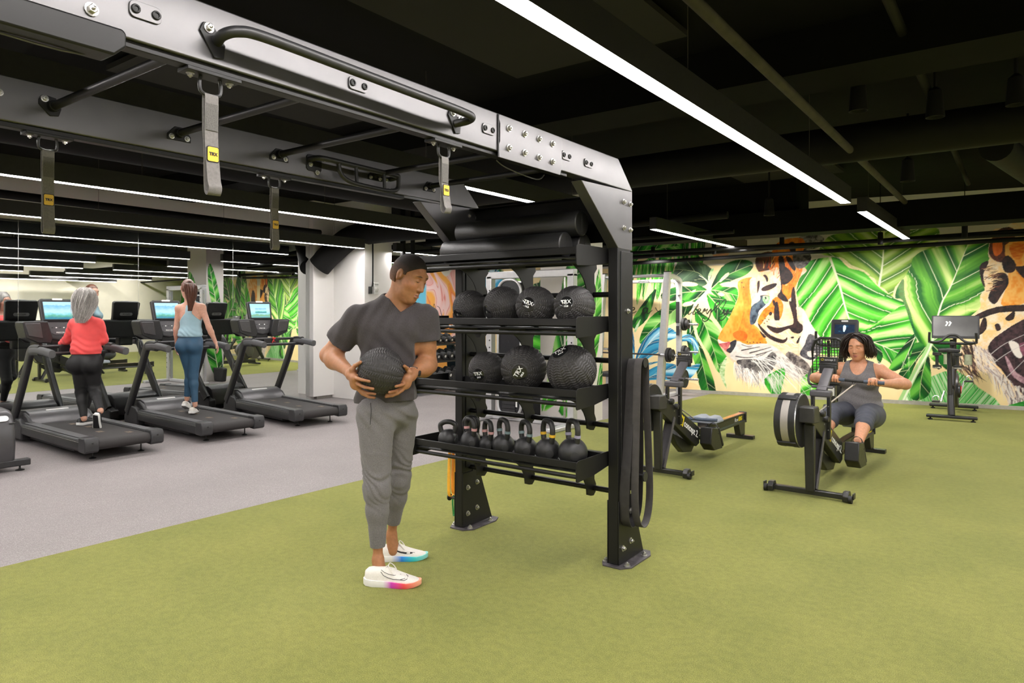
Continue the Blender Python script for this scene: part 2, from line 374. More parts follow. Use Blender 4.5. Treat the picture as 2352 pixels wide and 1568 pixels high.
# ---- made-up wall washers, added to brighten the right wall in the mirror
for k, y in enumerate((5.2, 7.4, 9.6, 11.8)):
    t = thing('added_washer', ('first', 'second', 'third', 'fourth')[k] + ' added black wall washer brightening the far right wall, counted from the front', 'lamp', (5.6, y, 3.0), 0, 'added wall washers along the right wall')
    obj('housing', MB().lathe((0, 0, -.02), (0, 0, 1), [(.05, .01), (.055, 0), (.058, 0), (.058, .18), (.02, .2)], 16), M_CEIL2, t)
    obj('stem', MB().cyl((0, 0, .17), (0, 0, .4), .01, n=6), M_CEIL2, t)
    sl = bpy.data.lights.new('beam', 'SPOT'); sl.energy = SPOT * 1.6; sl.spot_size = R(125); sl.spot_blend = .9; sl.shadow_soft_size = .04; sl.color = (1, .93, .84)
    so = bpy.data.objects.new('beam', sl); COL.objects.link(so); so.parent = t; so.location = (0, 0, -.03); so.rotation_euler = (0, R(-52), 0)
# ---- sounder, switch box and conduit on the white column
def at_col(px, z): return None
t = thing('fire_sounder', 'small white wall sounder with a round grille on the white column', 'alarm', (-8.95, 8.16, 1.9))
obj('case', MB().span((0, -.05, -.1), (.035, .06, .1)), M_TAG, t, bevel=.006)
obj('grille', MB().lathe((.035, .005, -.02), (1, 0, 0), [(.045, 0), (.045, .006), (.038, .009), (0, .01)], 20), pbr('off white grille', (.62, .61, .58), .6), t)
text_obj('lettering', 'SPEAKER', .022, pbr('grey print', (.25, .25, .25), .6), t, frame((.0355, .005, .065), (0, 1, 0), (0, 0, 1)))
t = thing('wall_switch', 'black box with a thin conduit running up the white column beside the sounder', 'switch', (-8.95, 8.045, 1.87))
obj('box', MB().span((0, -.035, -.06), (.04, .025, .06)), M_PLASTIC, t, bevel=.004)
obj('conduit', MB().tube(smooth_path([(.02, .02, .05), (.02, .045, .1), (.02, .05, .3), (.02, .05, .9)], 4), .012, 8), M_CEIL2, t)
# ---------------------------------------------------------------- suspension training rig with the storage rack
RX0, RX1 = -1.985, -1.92; LX0, LX1 = -3.185, -3.12
rig = thing('training_rig', 'black steel training rig with overhead beams, storage trays and handle bars, standing on turf', 'gym rig', (-2.55, 3.74, 0))
def rp(name, mb, m=M_RIG, bevel=.004, **k): return obj(name, mb, m, rig, bevel=bevel, world=True, **k)
def bolt_mesh(r=.011, h=.009):
    b_ = MB(); b_.lathe((0, 0, 0), (0, 0, 1), [(r * 1.45, 0), (r * 1.45, .003), (r * 1.1, .0035)], 14)
    b_.lathe((0, 0, .003), (0, 0, 1), [(r, 0), (r, h), (r * .8, h + .002), (0, h + .002)], 6)
    b_.lathe((0, 0, h), (0, 0, 1), [(r * .42, 0), (r * .42, .009), (0, .011)], 10)
    me = bpy.data.meshes.new('bolt'); me.from_pydata(b_.v, [], b_.f); me.materials.append(M_STEEL); return me
BOLT = bolt_mesh()
def bolt(p, n, parent=None, s=1.0):
    parent = parent or rig
    o = bpy.data.objects.new('bolt', BOLT); COL.objects.link(o); o.parent = parent
    q = V(n).to_track_quat('Z', 'Y').to_matrix().to_4x4()
    w = Matrix.Translation(V(p)) @ q @ Matrix.Scale(s, 4)
    o.matrix_local = rootmat(rig).inverted() @ w if parent == rig else w
    if parent is not rig: o.matrix_local = w
    o['kind'] = 'stuff'; del o['kind']
    return o
Y0, Y1 = 3.645, 3.828
for x0, x1, s in ((RX0, RX1, 1), (LX0, LX1, -1)):
    out = x1 if s > 0 else x0; inn = x0 if s > 0 else x1; n_out = (s, 0, 0)
    rp('post', MB().span((x0, Y0, .012), (x1, Y1 - .02, 2.215)))
    # long web plates of the post
    rp('post_cover', MB().span((x1, Y0 + .035, .42), (x1 + .005, Y1, 1.86)))
    # foot: tall tapered gusset plates and a flat base with anchors
    for xx in (x1 + .0005, x0 - .0065):
        g = MB(); g.prism([(Y0, .012), (3.97, .012), (3.82, .40), (Y0 + .11, .40), (Y0 + .1, .385), (Y0, .385)], (xx, 0, 0), (0, 1, 0), (0, 0, 1), .006)
        rp('foot_gusset', g, bevel=.0015)
    fp = MB(); fp.prism([(x0 - .05, Y0 + .02), (x0 - .02, Y0 - .03), (x1 + .03, Y0 - .03), (x1 + .075, Y0 + .03), (x1 + .075, 3.93), (x1 + .04, 4.0), (x0 - .02, 4.0), (x0 - .05, 3.95)], (0, 0, .0), (1, 0, 0), (0, 1, 0), .009)
    rp('foot_plate', fp, pbr('scuffed black base plate', (.1, .09, .1), .45, .4, .4, 20) if s > 0 else bpy.data.materials['scuffed black base plate'], bevel=.001)
    for px_, py_ in ((x1 + .045, Y0 + .03), (x1 + .045, 3.9), (x0 - .03, Y0 + .03)):
        bolt((px_, py_, .009), (0, 0, 1), s=1.25)
    for yy, zz in ((Y0 + .05, .28), (Y0 + .15, .3), (Y0 + .05, .1), (Y0 + .15, .12)): bolt((x1 + .0066, yy, zz), (1, 0, 0), s=1.15)
    # overhead beam, a folded channel with the end cut at a slant
    bm_ = MB(); bm_.prism([(-3.2, 2.228), (Y1 - .002, 2.228), (Y1, 2.236), (Y0 + .002, 2.40), (-3.2, 2.40)], (x0 - .002, 0, 0), (0, 1, 0), (0, 0, 1), .069)
    rp('beam', bm_, M_BEAM, bevel=.012, seg=3)
    rp('beam_flange', MB().span((x0 + .008, -3.2, 2.209), (x1 - .012, 3.1, 2.229)), bevel=.002)
    # corner gusset under the beam
    g = MB(); g.prism([(3.226, 2.21), (Y1, 2.23), (Y1, 1.872), (3.70, 1.872), (3.649, 1.874)], (x0 - .001, 0, 0), (0, 1, 0), (0, 0, 1), .067)
    rp('corner_gusset', g, M_BEAM, bevel=.003)
    if s > 0:
        for yy, zz in ((3.715, 2.155), (3.80, 2.15), (3.715, 2.0), (3.80, 1.995)): bolt((x1 + .001, yy, zz), (1, 0, 0))
        bolt((x1 + .006, 3.76, 1.505), (1, 0, 0))
    else:
        for yy, zz in ((3.72, 2.17), (3.80, 2.165), (3.72, 2.0)): bolt((x1 + .001, yy, zz), (1, 0, 0), s=.9)
# splice plate on the near beam with two rows of bolts
sp = MB(); sp.prism([(2.489, 2.395), (2.489, 2.37), (2.497, 2.355), (2.497, 2.275), (2.489, 2.26), (2.489, 2.2), (3.0, 2.2), (3.018, 2.235), (3.018, 2.375), (3.0, 2.395)], (RX1 + .003, 0, 0), (0, 1, 0), (0, 0, 1), .006)
rp('splice_plate', sp, M_BEAM, bevel=.0015)
rp('splice_seam', MB().span((RX1 + .0035, 2.483, 2.2), (RX1 + .0075, 2.489, 2.395)), M_BLACK, bevel=0)
for k in range(4):
    for zz in (2.255, 2.345): bolt((RX1 + .009, (2.561, 2.686, 2.807, 2.927)[k], zz), (1, 0, 0), s=1.05)
sl = MB(); sl.prism([(-3.0, 2.245), (.86, 2.245), (.87, 2.235), (.87, 2.2), (.84, 2.17), (-3.0, 2.17)], (RX0 - .006, 0, 0), (0, 1, 0), (0, 0, 1), .082)
rp('splice_sleeve', sl, bevel=.006)
for yy, zz in ((.786, 2.272), (.664, 2.275), (.664, 2.35), (.52, 2.3)): bolt((RX1 + .003, yy, zz), (1, 0, 0), s=1.1)
# slotted cover tabs, each held by two domed screws
def tab(x, yc, zc, d=1, L=.085, s=1.0):
    q = [(a, b_) for a, b_ in rrect(L * s, .045 * s, .014 * s)]
    o = rp('cover_tab', MB().prism(q, (x, yc, zc), (0, d, 0), (0, 0, 1), .005), M_BEAM, bevel=.001)
    for k in (-1, 1):
        sc_ = MB().lathe((0, 0, 0), (1, 0, 0), [(.0125 * s, 0), (.0125 * s, .004), (.011 * s, .006), (.007 * s, .0065), (.006 * s, .003), (0, .003)], 14)
        p_ = obj('screw', sc_, M_RIG, o, bevel=0); p_.location = (x + .0045, yc + k * L * s * .32, zc)
for yy in (.921, 1.666, 2.416, 3.067, 3.295): tab(RX1 + .0028, yy, 2.311)
# grab handle on the near beam
hb = smooth_path([(RX1 + .004, 1.128, 2.296), (RX1 + .05, 1.12, 2.303), (RX1 + .088, 1.145, 2.312), (RX1 + .1, 1.22, 2.318), (RX1 + .1, 1.5, 2.315), (RX1 + .1, 1.85, 2.31), (RX1 + .1, 2.12, 2.306), (RX1 + .088, 2.2, 2.303), (RX1 + .05, 2.215, 2.296), (RX1 + .004, 2.188, 2.286)], 7)
hd = rp('grab_handle', MB().tube(hb, .0165, 14), M_PLASTIC, bevel=0, smooth=60)
for yy, sgn in ((1.118, 1), (2.19, -1)):
    q = [(-.035, .045), (-.01, .05), (.035, -.005), (.03, -.045), (.0, -.05), (-.045, .02)]
    rp('handle_bracket', MB().prism(q, (RX1 + .003, yy, 2.295), (0, 1, 0), (0, 0, 1), .006), bevel=.0015)
    bolt((RX1 + .009, yy - .018, 2.327), (1, 0, 0), s=.95)
bolt((RX1 + .009, 2.222, 2.31), (1, 0, 0), s=.95)
# rungs between the two beams
for yy in (1.136, 1.649, 2.18, 2.841, 3.311, .45, -.3, -1.2):
    o = rp('rung', MB().cyl((LX1 + .006, yy, 2.318), (RX0, yy, 2.318), .0165, n=14), M_RIG, bevel=0)
    q = [(-.05, .02), (-.03, .04), (.01, .035), (.03, -.005), (.02, -.035), (-.01, -.04), (-.05, 0)] if yy < 1.5 else [(-.055, -.035), (-.055, -.01), (-.02, .028), (.02, .028), (.055, -.01), (.055, -.035)]
    rp('rung_bracket', MB().prism(q, (LX1 + .002, yy, 2.318), (0, 1, 0), (0, 0, 1), .006), bevel=.0015)
    rp('rung_collar', MB().cyl((LX1 + .006, yy, 2.318), (LX1 + .03, yy, 2.318), .022, n=14), bevel=.002)
    if yy < 1.5: bolt((LX1 + .008, yy - .03, 2.343), (1, 0, 0), s=.9); bolt((LX1 + .003, yy - .18, 2.33), (1, 0, 0), s=.9)
    else:
        for k in (-1, 1): bolt((LX1 + .008, yy + k * .036, 2.298), (1, 0, 0), s=.8)
# multi grip pull-up station hanging inside the far beam
gx = LX1 + .1
top = smooth_path([(LX1 + .006, 2.37, 2.325), (gx - .03, 2.37, 2.325), (gx, 2.42, 2.322), (gx, 2.65, 2.318), (gx, 2.9, 2.314), (gx - .02, 2.955, 2.312), (LX1 + .006, 2.965, 2.31)], 6)
rp('pull_up_grip', MB().tube(top, .015, 12), M_PLASTIC, bevel=0, smooth=60)
low = smooth_path([(gx, 2.49, 2.315), (gx + .005, 2.5, 2.26), (gx + .01, 2.56, 2.222), (gx + .01, 2.7, 2.213), (gx + .01, 2.86, 2.213), (gx + .005, 2.93, 2.24), (gx, 2.94, 2.31)], 6)
rp('pull_up_grip', MB().tube(low, .013, 12), M_PLASTIC, bevel=0, smooth=60)
for yy in (2.61, 2.82): rp('grip_strut', MB().cyl((gx + .004, yy, 2.316), (gx + .01, yy, 2.215), .010, n=10), M_PLASTIC, bevel=0)
rp('grip_plate', MB().prism(rrect(.1, .09, .02), (LX1 + .002, 2.40, 2.31), (0, 1, 0), (0, 0, 1), .005), bevel=.001)
for a_, b_ in ((2.55, 2.95), (.25, .86)): rp('cable', MB().tube(smooth_path([(RX0 + .01, a_, 2.205), (RX0 + .015, a_ + (b_ - a_) * .2, 2.18), (RX0 + .015, a_ + (b_ - a_) * .8, 2.165), (RX0 + .01, b_, 2.2)], 5), .003, 6), M_MID, bevel=0)
for yy, zz in ((2.375, 2.30), (2.42, 2.262), (2.47, 2.343), (2.56, 2.343), (2.67, 2.343), (2.96, 2.24), (2.93, 2.3)): bolt((LX1 + .007, yy, zz), (1, 0, 0), s=.85)
# rear panel joining the posts at the top, cross tubes lower down
rp('rear_panel', MB().span((LX1, 3.79, 1.93), (RX0, 3.8, 2.217)), M_BLACK)
rp('rear_panel_lip', MB().span((LX1, 3.72, 2.211), (RX0, 3.8, 2.217)), M_BLACK, bevel=0)
BARS = ((1.605, 3.735), (1.205, 3.735), (.812, 3.735), (.418, 3.735))
for zz, yy in BARS:
    rp('cross_tube', MB().cyl((LX1, yy, zz), (RX0, yy, zz), .0165, n=14), M_BLACK, bevel=0)
for zz in (1.82, 1.415, 1.02, .622):
    rp('cross_rail', MB().span((LX1, 3.66, zz - .035), (RX0, 3.70, zz + .035)), M_BLACK, bevel=.004)
# storage trays: front lip, lower round rail, wire shelf, end plates, curved hanger brackets
FY = 3.325
for zz in (1.866, 1.462, 1.062, .66):
    tx0, tx1 = LX0 - .07, RX0 - .012
    rp('tray_lip', MB().span((tx0, FY, zz - .042), (tx1, FY + .012, zz)), M_RIG, bevel=.003)
    rp('tray_rail', MB().cyl((tx0, FY + .012, zz - .085), (tx1, FY + .012, zz - .085), .0125, n=12), M_RIG, bevel=0)
    rp('tray_base', MB().span((tx0, FY + .012, zz - .062), (tx1, 3.70, zz - .054)), M_BLACK, bevel=0)
    rp('tray_back', MB().span((tx0, 3.70, zz - .06), (LX0 + .0, 3.71, zz + .03)), M_BLACK, bevel=0)
    for xx, th in ((tx0, -.006), (tx1, .006)):
        q = [(FY - .03, zz - .1), (FY - .022, zz - .108), (FY + .16, zz - .1), (3.66, zz - .075), (3.66, zz + .012), (FY - .012, zz + .012), (FY - .03, zz)]
        rp('tray_end', MB().prism(q, (xx, 0, 0), (0, 1, 0), (0, 0, 1), abs(th), min(th, 0)), M_RIG, bevel=.0012)
    for xx in (-3.0, -2.6, -2.14):
        arc = [(FY + .05 + .28 * math.sin(R(a)), zz - .07 - .2 * (1 - math.cos(R(a)))) for a in range(0, 91, 10)]
        q = [(FY + .05, zz - .062)] + arc + [(3.70, zz - .285), (3.735, zz - .29), (3.76, zz - .27), (3.765, zz - .225), (3.745, zz - .19), (3.745, zz - .13), (3.775, zz - .1), (3.77, zz - .062)]
        rp('hanger_bracket', MB().prism(q, (xx, 0, 0), (0, 1, 0), (0, 0, 1), .006), M_RIG, bevel=0)
    if zz < 1.8: rp('tray_notch', MB().prism([(-.03, 0), (.03, 0), (.012, -.025), (-.012, -.025)], (-2.74, FY + .03, zz - .095), (1, 0, 0), (0, 0, 1), .005), M_BLACK, bevel=0)
    bolt((LX1 + .005, 3.73, zz - .05), (1, 0, 0), s=.9)
# pegs on the outer side of the near post
for zz in (1.198, .52): rp('band_peg', MB().lathe((RX1, 3.79, zz), (1, 0, 0), [(.012, 0), (.012, .1), (.03, .1), (.03, .108), (0, .108)], 16), M_PLASTIC, bevel=0)
for zz in (.58, .2): rp('band_peg', MB().lathe((LX0, 3.66, zz), (-1, 0, 0), [(.01, 0), (.01, .06), (.024, .06), (.024, .068), (0, .068)], 14), M_PLASTIC, bevel=0)
# anchor plates under the beams
M_STRAP = pbr('grey woven webbing', (.17, .16, .155), .85, 0, .15, 120, .4, 700)
M_YEL = pbr('yellow rubber patch', (.82, .5, .045), .5, 0, .04, 40)
M_INK = pbr('black print', (.01, .01, .01), .5)
def anchor(x, yc, L, lb, z0=2.209, tilt=0.0, flip=1):
    a_ = rp('anchor_plate', MB().prism([(-.085, 0), (.085, 0), (.085, -.012), (-.085, -.012)], (x - .03, yc, z0), (0, 1, 0), (0, 0, 1), .06), bevel=.002)
    for k in (-1, 1): bolt((x, yc + k * .062, z0 - .012), (0, 0, -1), s=.75)
    loop = smooth_path([(x, yc - .03, z0 - .012), (x, yc - .034, z0 - .035), (x, yc - .028, z0 - .058), (x, yc, z0 - .064), (x, yc + .028, z0 - .058), (x, yc + .034, z0 - .035), (x, yc + .03, z0 - .012)], 4)
    rp('anchor_loop', MB().tube(loop, .0055, 8), M_PLASTIC, bevel=0)
    t = thing('hanging_strap', lb, 'strap', (x, yc, z0 - .06), 0, 'short hanging anchor straps')
    w = .021
    path = smooth_path([(0, 0, -.0), (.007, 0, -.006), (.008, 0, -.03), (.006, 0, -.12), (.007, tilt * .3, -L * .6), (.013, tilt * .7, -L * .85), (.018, tilt, -L + .02), (.008, tilt, -L), (-.006, tilt, -L + .012), (-.006, tilt * .6, -L * .82), (-.003, tilt * .3, -L * .55), (-.007, 0, -.1), (-.008, 0, -.03), (-.006, 0, -.004)], 5)
    obj('webbing', MB().sweep(path, [(-w, -.0012), (w, -.0012), (w, .0012), (-w, .0012)], (1, 0, 0), True), M_STRAP, t, smooth=60)
    obj('stitching', MB().span((.0085, -w * .9, -.11), (.0098, w * .9, -.03)), pbr('stitched webbing', (.11, .105, .1), .9, 0, .3, 300), t, bevel=.001)
    zp = -L * .6
    pt = obj('label_patch', MB().prism(rrect(.034, .042, .005), (.0095, tilt * .35, zp), (0, 1, 0), (0, 0, 1), .003), M_YEL, t)
    obj('patch_border', MB().prism(rrect(.039, .047, .006), (.0092, tilt * .35, zp), (0, 1, 0), (0, 0, 1), .002), M_INK, t)
    text_obj('lettering', 'TRX', .0135, M_INK, t, frame((.013, tilt * .35, zp), (0, 1, 0), (0, 0, 1)), bold=.0006)
anchor(-1.955, 1.13, .30, 'pale grey anchor strap under the near beam, close to the grab handle', tilt=.006)
anchor(-1.955, 2.165, .235, 'short anchor strap with a twisted top under the near beam, by the splice', tilt=.012)
anchor(-3.15, 1.13, .335, 'dark anchor strap on the far beam, leftmost in the photo')
anchor(-3.15, 2.175, .325, 'dark anchor strap on the far beam, left of the pull-up grips')
# ---------------------------------------------------------------- foam rollers, slam balls, kettlebells, bands on the rack
FWD = V((-math.sin(R(36.46)), math.cos(R(36.46)), 0)); RGT = V((math.cos(R(36.46)), math.sin(R(36.46)), 0)); UP = V((0, 0, 1))
M_FOAM = pbr('black bead foam', (.02, .02, .021), .38, 0, .6, 350, .5, 320, spec=.6)
def roller(x0, x1, y, z, lb):
    t = thing('foam_roller', lb, 'foam roller', (x0, y, z), 0, 'black foam rollers')
    L = x1 - x0; r = .075
    obj('foam_body', MB().lathe((0, 0, 0), (1, 0, 0), [(r - .006, 0), (r, .006), (r, L - .006), (r - .006, L)], 36), M_FOAM, t)
    for x in (-.0004, L + .0004):
        obj('end_seam', MB().span((x - .0006, -.004, -.05), (x + .0006, .004, .05)), M_GREY, t, smooth=0)
roller(-3.06, -2.135, 3.42, 1.888, 'black foam roller lying at the front of the top tray')
roller(-3.02, -2.10, 3.573, 1.888, 'black foam roller at the back of the top tray, mostly hidden')
roller(-3.0, -2.075, 3.497, 2.018, 'black foam roller resting on top of the other two')
M_BALL = pbr('ribbed black rubber', (.036, .034, .035), .47, 0, .15, 60, .1, 700, spec=.45)
M_GLOSS = pbr('glossy black disc', (.012, .012, .013), .12, 0, .1, 30, coat=.4)
M_LETTER = pbr('white print', (.85, .85, .85), .5, 0, .02, 30)
def ball_mesh(name, na, nb, seed):
    """sphere of radius 1 around z; raised chevron tread between two smooth poles"""
    la = np.linspace(0, np.pi, nb); lo = np.linspace(0, 2 * np.pi, na, endpoint=False)
    LA, LO = np.meshgrid(la, lo, indexing='ij')
    lat = np.pi / 2 - LA
    N = 14
    u = LO / (2 * np.pi) * N; fu = u % 1
    v = lat * 9.5 + seed
    chev = (v - np.abs(fu - .5) * 1.35) % 1
    bar = np.clip((.27 - np.abs(chev - .5)) / .07, 0, 1)
    gap = np.clip((np.abs(fu - .5) - .05) / .04, 0, 1) * np.clip((.455 - np.abs(fu - .5)) / .03, 0, 1)
    fade = np.clip((1.18 - np.abs(lat)) / .05, 0, 1)
    ring = np.exp(-((np.abs(lat) - 1.22) / .03) ** 2) * .012
    r = .976 + .025 * bar * gap * fade + ring
    P = np.stack([r * np.sin(LA) * np.cos(LO), r * np.sin(LA) * np.sin(LO), r * np.cos(LA)], -1).reshape(-1, 3)
    i, j = np.meshgrid(np.arange(nb - 1), np.arange(na), indexing='ij'); k = (j + 1) % na
    F = np.stack([i * na + j, (i + 1) * na + j, (i + 1) * na + k, i * na + k], -1).reshape(-1, 4)
    me = bpy.data.meshes.new(name); me.from_pydata(P.tolist(), [], F.tolist()); me.materials.append(M_BALL)
    me.polygons.foreach_set('use_smooth', [True] * len(me.polygons)); me.set_sharp_from_angle(angle=R(40))
    return me
BALLM = ball_mesh('ball_shell', 210, 130, .2)
def slam_ball(c, r, dx, dy, roll, lb, txt='15LB', name='slam_ball'):
    """dx, dy: where the label sits, in radii to the right of / above the middle of the ball as seen"""
    t = thing(name, lb, 'medicine ball', c, 0, 'black treaded slam balls' if name == 'slam_ball' else None)
    pole = (RGT * dx + UP * dy - FWD * math.sqrt(max(0, 1 - dx * dx - dy * dy))).normalized()
    w = RGT * math.cos(roll) + UP * math.sin(roll); w = (w - pole * w.dot(pole)).normalized()
    M = frame((0, 0, 0), w, pole.cross(w))
    o = bpy.data.objects.new('shell', BALLM); COL.objects.link(o); o.parent = t; o.matrix_local = M @ Matrix.Scale(r, 4)
    k = math.tan(.33)
    d = obj('label_disc', MB().lathe((0, 0, 0), (0, 0, 1), [(r * .33, r * .93), (r * .325, r * .957), (r * .2, r * .985), (0, r * .992)], 28), M_GLOSS, t); d.matrix_local = M
    rg = obj('label_ring', MB().tube([(r * .34 * math.cos(a * PI / 16), r * .34 * math.sin(a * PI / 16), r * .945) for a in range(32)], r * .017, 6, True), M_BALL, t); rg.matrix_local = M
    if txt is not None:
        a = text_obj('lettering', 'TRX', r * .26, M_LETTER, t, M @ Matrix.Translation((0, r * .06, r * .99)), bold=r * .006)
        b_ = text_obj('lettering', txt, r * .11, M_LETTER, t, M @ Matrix.Translation((0, -r * .14, r * .985)), bold=r * .004)
    else:
        obj('valve', MB().lathe((0, 0, 0), (0, 0, 1), [(.008, r * .99), (.008, r * 1.0), (0, r * 1.0)], 10), M_STEEL, t).matrix_local = M
S2, S3 = 1.4085, 1.0085
slam_ball((-2.925, 3.5, S2 + .117), .117, -.68, -.38, 0, 'leftmost slam ball on the upper ball tray, its plug facing left', None)
slam_ball((-2.653, 3.5, S2 + .128), .128, -.82, -.3, 0, 'second slam ball from the left on the upper ball tray, plug at its left edge', None)
slam_ball((-2.388, 3.475, S2 + .124), .124, -.42, .12, R(-20), 'third slam ball on the upper ball tray, its white label tilted', '10LB')
slam_ball((-2.129, 3.5, S2 + .123), .123, -.48, .15, R(0), 'rightmost slam ball on the upper ball tray, white label upright')
slam_ball((-2.79, 3.5, S3 + .118), .118, -.42, -.2, R(14), 'smallest slam ball on the lower ball tray, at its left end', '20LB')
slam_ball((-2.496, 3.5, S3 + .143), .143, -.2, -.12, R(58), 'middle slam ball on the lower ball tray, label turned steeply', '30LB')
slam_ball((-2.149, 3.5, S3 + .149), .149, -.5, .76, R(18), 'largest slam ball, right end of the lower ball tray, label near its top', '50LB')
# kettlebells
M_KB = pbr('matt black cast iron', (.022, .022, .023), .38, 0, .2, 50, .25, 500, spec=.5)
def kettlebell(x, y, r, h, rz, band, lb, zb=.6065):
    t = thing('kettlebell', lb, 'kettlebell', (x, y, zb), rz, 'black kettlebells on the bottom tray')
    prof = [(r * .55, 0), (r * .62, .004)] + [(r * math.sin(a), r * .9 - r * math.cos(a) * 1.0) for a in np.linspace(.75, 2.75, 14)] + [(r * .2, r * 1.87), (0, r * 1.88)]
    prof = [(a, max(b_, .0)) for a, b_ in prof]
    obj('body', MB().lathe((0, 0, 0), (0, 0, 1), prof, 30), M_KB, t, smooth=50)
    w = min(r * .8, .058); z0 = r * 1.35; rr = .0165
    pts = smooth_path([(-w * .72, 0, z0), (-w * .93, 0, z0 + (h - z0) * .3), (-w, 0, z0 + (h - z0) * .6), (-w * .72, 0, h - rr * 1.5), (-w * .3, 0, h - rr), (w * .3, 0, h - rr), (w * .72, 0, h - rr * 1.5), (w, 0, z0 + (h - z0) * .6), (w * .93, 0, z0 + (h - z0) * .3), (w * .72, 0, z0)], 5)
    obj('handle', MB().tube(pts, rr, 14, up=(0, 1, 0)), M_KB, t, smooth=60)
    if band:
        for s in (-1, 1):
            n0 = pts[5] if s < 0 else pts[-6]; n1 = pts[9] if s < 0 else pts[-10]
            d = (n1 - n0).normalized(); c0 = n0 + d * .006
            obj('colour_band', MB().cyl(c0, c0 + d * .016, rr + .0022, n=18), band, t)
    obj('weight_mark', MB().lathe((r * .0, -r * .975, r * .8), (0, -1, 0), [(r * .3, 0), (r * .3, .004), (r * .26, .0045), (0, .0045)], 20), M_KB, t).matrix_local = Matrix.Rotation(R(70), 4, 'Z')
PK = pbr('pink band', (.62, .33, .33), .5); BG = pbr('blue grey band', (.2, .28, .31), .5); YL = pbr('yellow band', (.78, .47, .03), .5); LI = pbr('lilac band', (.3, .28, .4), .5)
kettlebell(-3.05, 3.42, .066, .187, R(25), None, 'leftmost kettlebell on the bottom tray, wide handle, no band')
kettlebell(-2.99, 3.585, .06, .2, R(20), None, 'kettlebell behind the leftmost ones, only its handle showing')
kettlebell(-2.875, 3.44, .066, .219, R(-22), PK, 'front kettlebell with pink bands, second from the left')
kettlebell(-2.747, 3.46, .057, .212, R(-25), PK, 'smaller kettlebell with pink bands, third from the left')
kettlebell(-2.615, 3.45, .070, .236, R(-25), BG, 'kettlebell with blue grey bands, beside the small pink one')
kettlebell(-2.447, 3.45, .071, .238, R(-28), BG, 'kettlebell with blue grey bands, beside the yellow one')
kettlebell(-2.287, 3.455, .076, .258, R(-28), YL, 'kettlebell with yellow bands')
kettlebell(-2.112, 3.455, .086, .274, R(-30), LI, 'largest kettlebell, lilac bands, right end of the bottom tray')
# resistance bands on the posts
M_LATEX = pbr('black latex band', (.028, .026, .027), .45, 0, .25, 25, .2, 120, spec=.5)
def band(name, lb, m, path, w, parent_loc, th=.0045):
    t = obj(name, MB().sweep(path, [(-th / 2, -w / 2), (th / 2, -w / 2), (th / 2, w / 2), (-th / 2, w / 2)], (1, 0, 0), True), m, smooth=60)
    return tag(t, lb, 'resistance band')
xa = -1.868
band('resistance_band', 'wider black loop band on the post peg, hanging behind the grey strand', M_LATEX,
     smooth_path([(xa - .016, 3.80, 1.215), (xa - .016, 3.755, 1.19), (xa - .018, 3.735, 1.0), (xa - .018, 3.70, .7), (xa - .018, 3.665, .45), (xa - .018, 3.665, .3), (xa - .018, 3.70, .235), (xa - .018, 3.76, .24), (xa - .018, 3.83, .33), (xa - .018, 3.85, .6), (xa - .016, 3.84, 1.0), (xa - .016, 3.825, 1.19)], 5, True), .06, None)
band('resistance_band', 'narrower grey black loop band in front on the post peg, nearly reaching the turf', pbr('grey black latex band', (.065, .06, .06), .5, 0, .15, 25, .2, 120),
     smooth_path([(xa + .03, 3.80, 1.22), (xa + .03, 3.745, 1.20), (xa + .03, 3.728, 1.05), (xa + .03, 3.71, .7), (xa + .03, 3.70, .4), (xa + .03, 3.73, .265), (xa + .032, 3.79, .218), (xa + .032, 3.86, .26), (xa + .032, 3.895, .4), (xa + .03, 3.885, .65), (xa + .03, 3.85, 1.0), (xa + .03, 3.838, 1.19)], 5, True), .046, None)
M_OR = pbr('orange latex', (.86, .29, .02), .45, 0, .08, 30); M_OR2 = pbr('amber latex', (.87, .42, .03), .45, 0, .08, 30); M_GR = pbr('green latex', (.02, .22, .05), .45, 0, .1, 30)
def loop(x, y, z0, z1, s): return smooth_path([(x, y, z0 + .012), (x, y - .012, z0), (x, y - s, (z0 + z1) / 2), (x, y - s, z1 + .03), (x, y - .0, z1), (x, y + s, z1 + .03), (x, y + s, (z0 + z1) / 2), (x, y + .012, z0)], 5, True)
band('resistance_band', 'amber loop band on the left post, in front of the orange one', M_OR2, loop(-3.232, 3.66, .582, .205, .026), .026, None, .003)
band('resistance_band', 'orange loop band on the left post, nearest the steel', M_OR, loop(-3.202, 3.66, .582, .23, .024), .02, None, .003)
gp = [(-3.215, 3.66, .212), (-3.218, 3.655, .18), (-3.216, 3.66, .1), (-3.208, 3.655, .078), (-3.204, 3.66, .1), (-3.206, 3.665, .18), (-3.21, 3.662, .205)]
band('resistance_band', 'thin green band hooked low on the left post', M_GR, smooth_path([(x, y, z) for x, y, z in gp], 4, True), .012, None, .003)
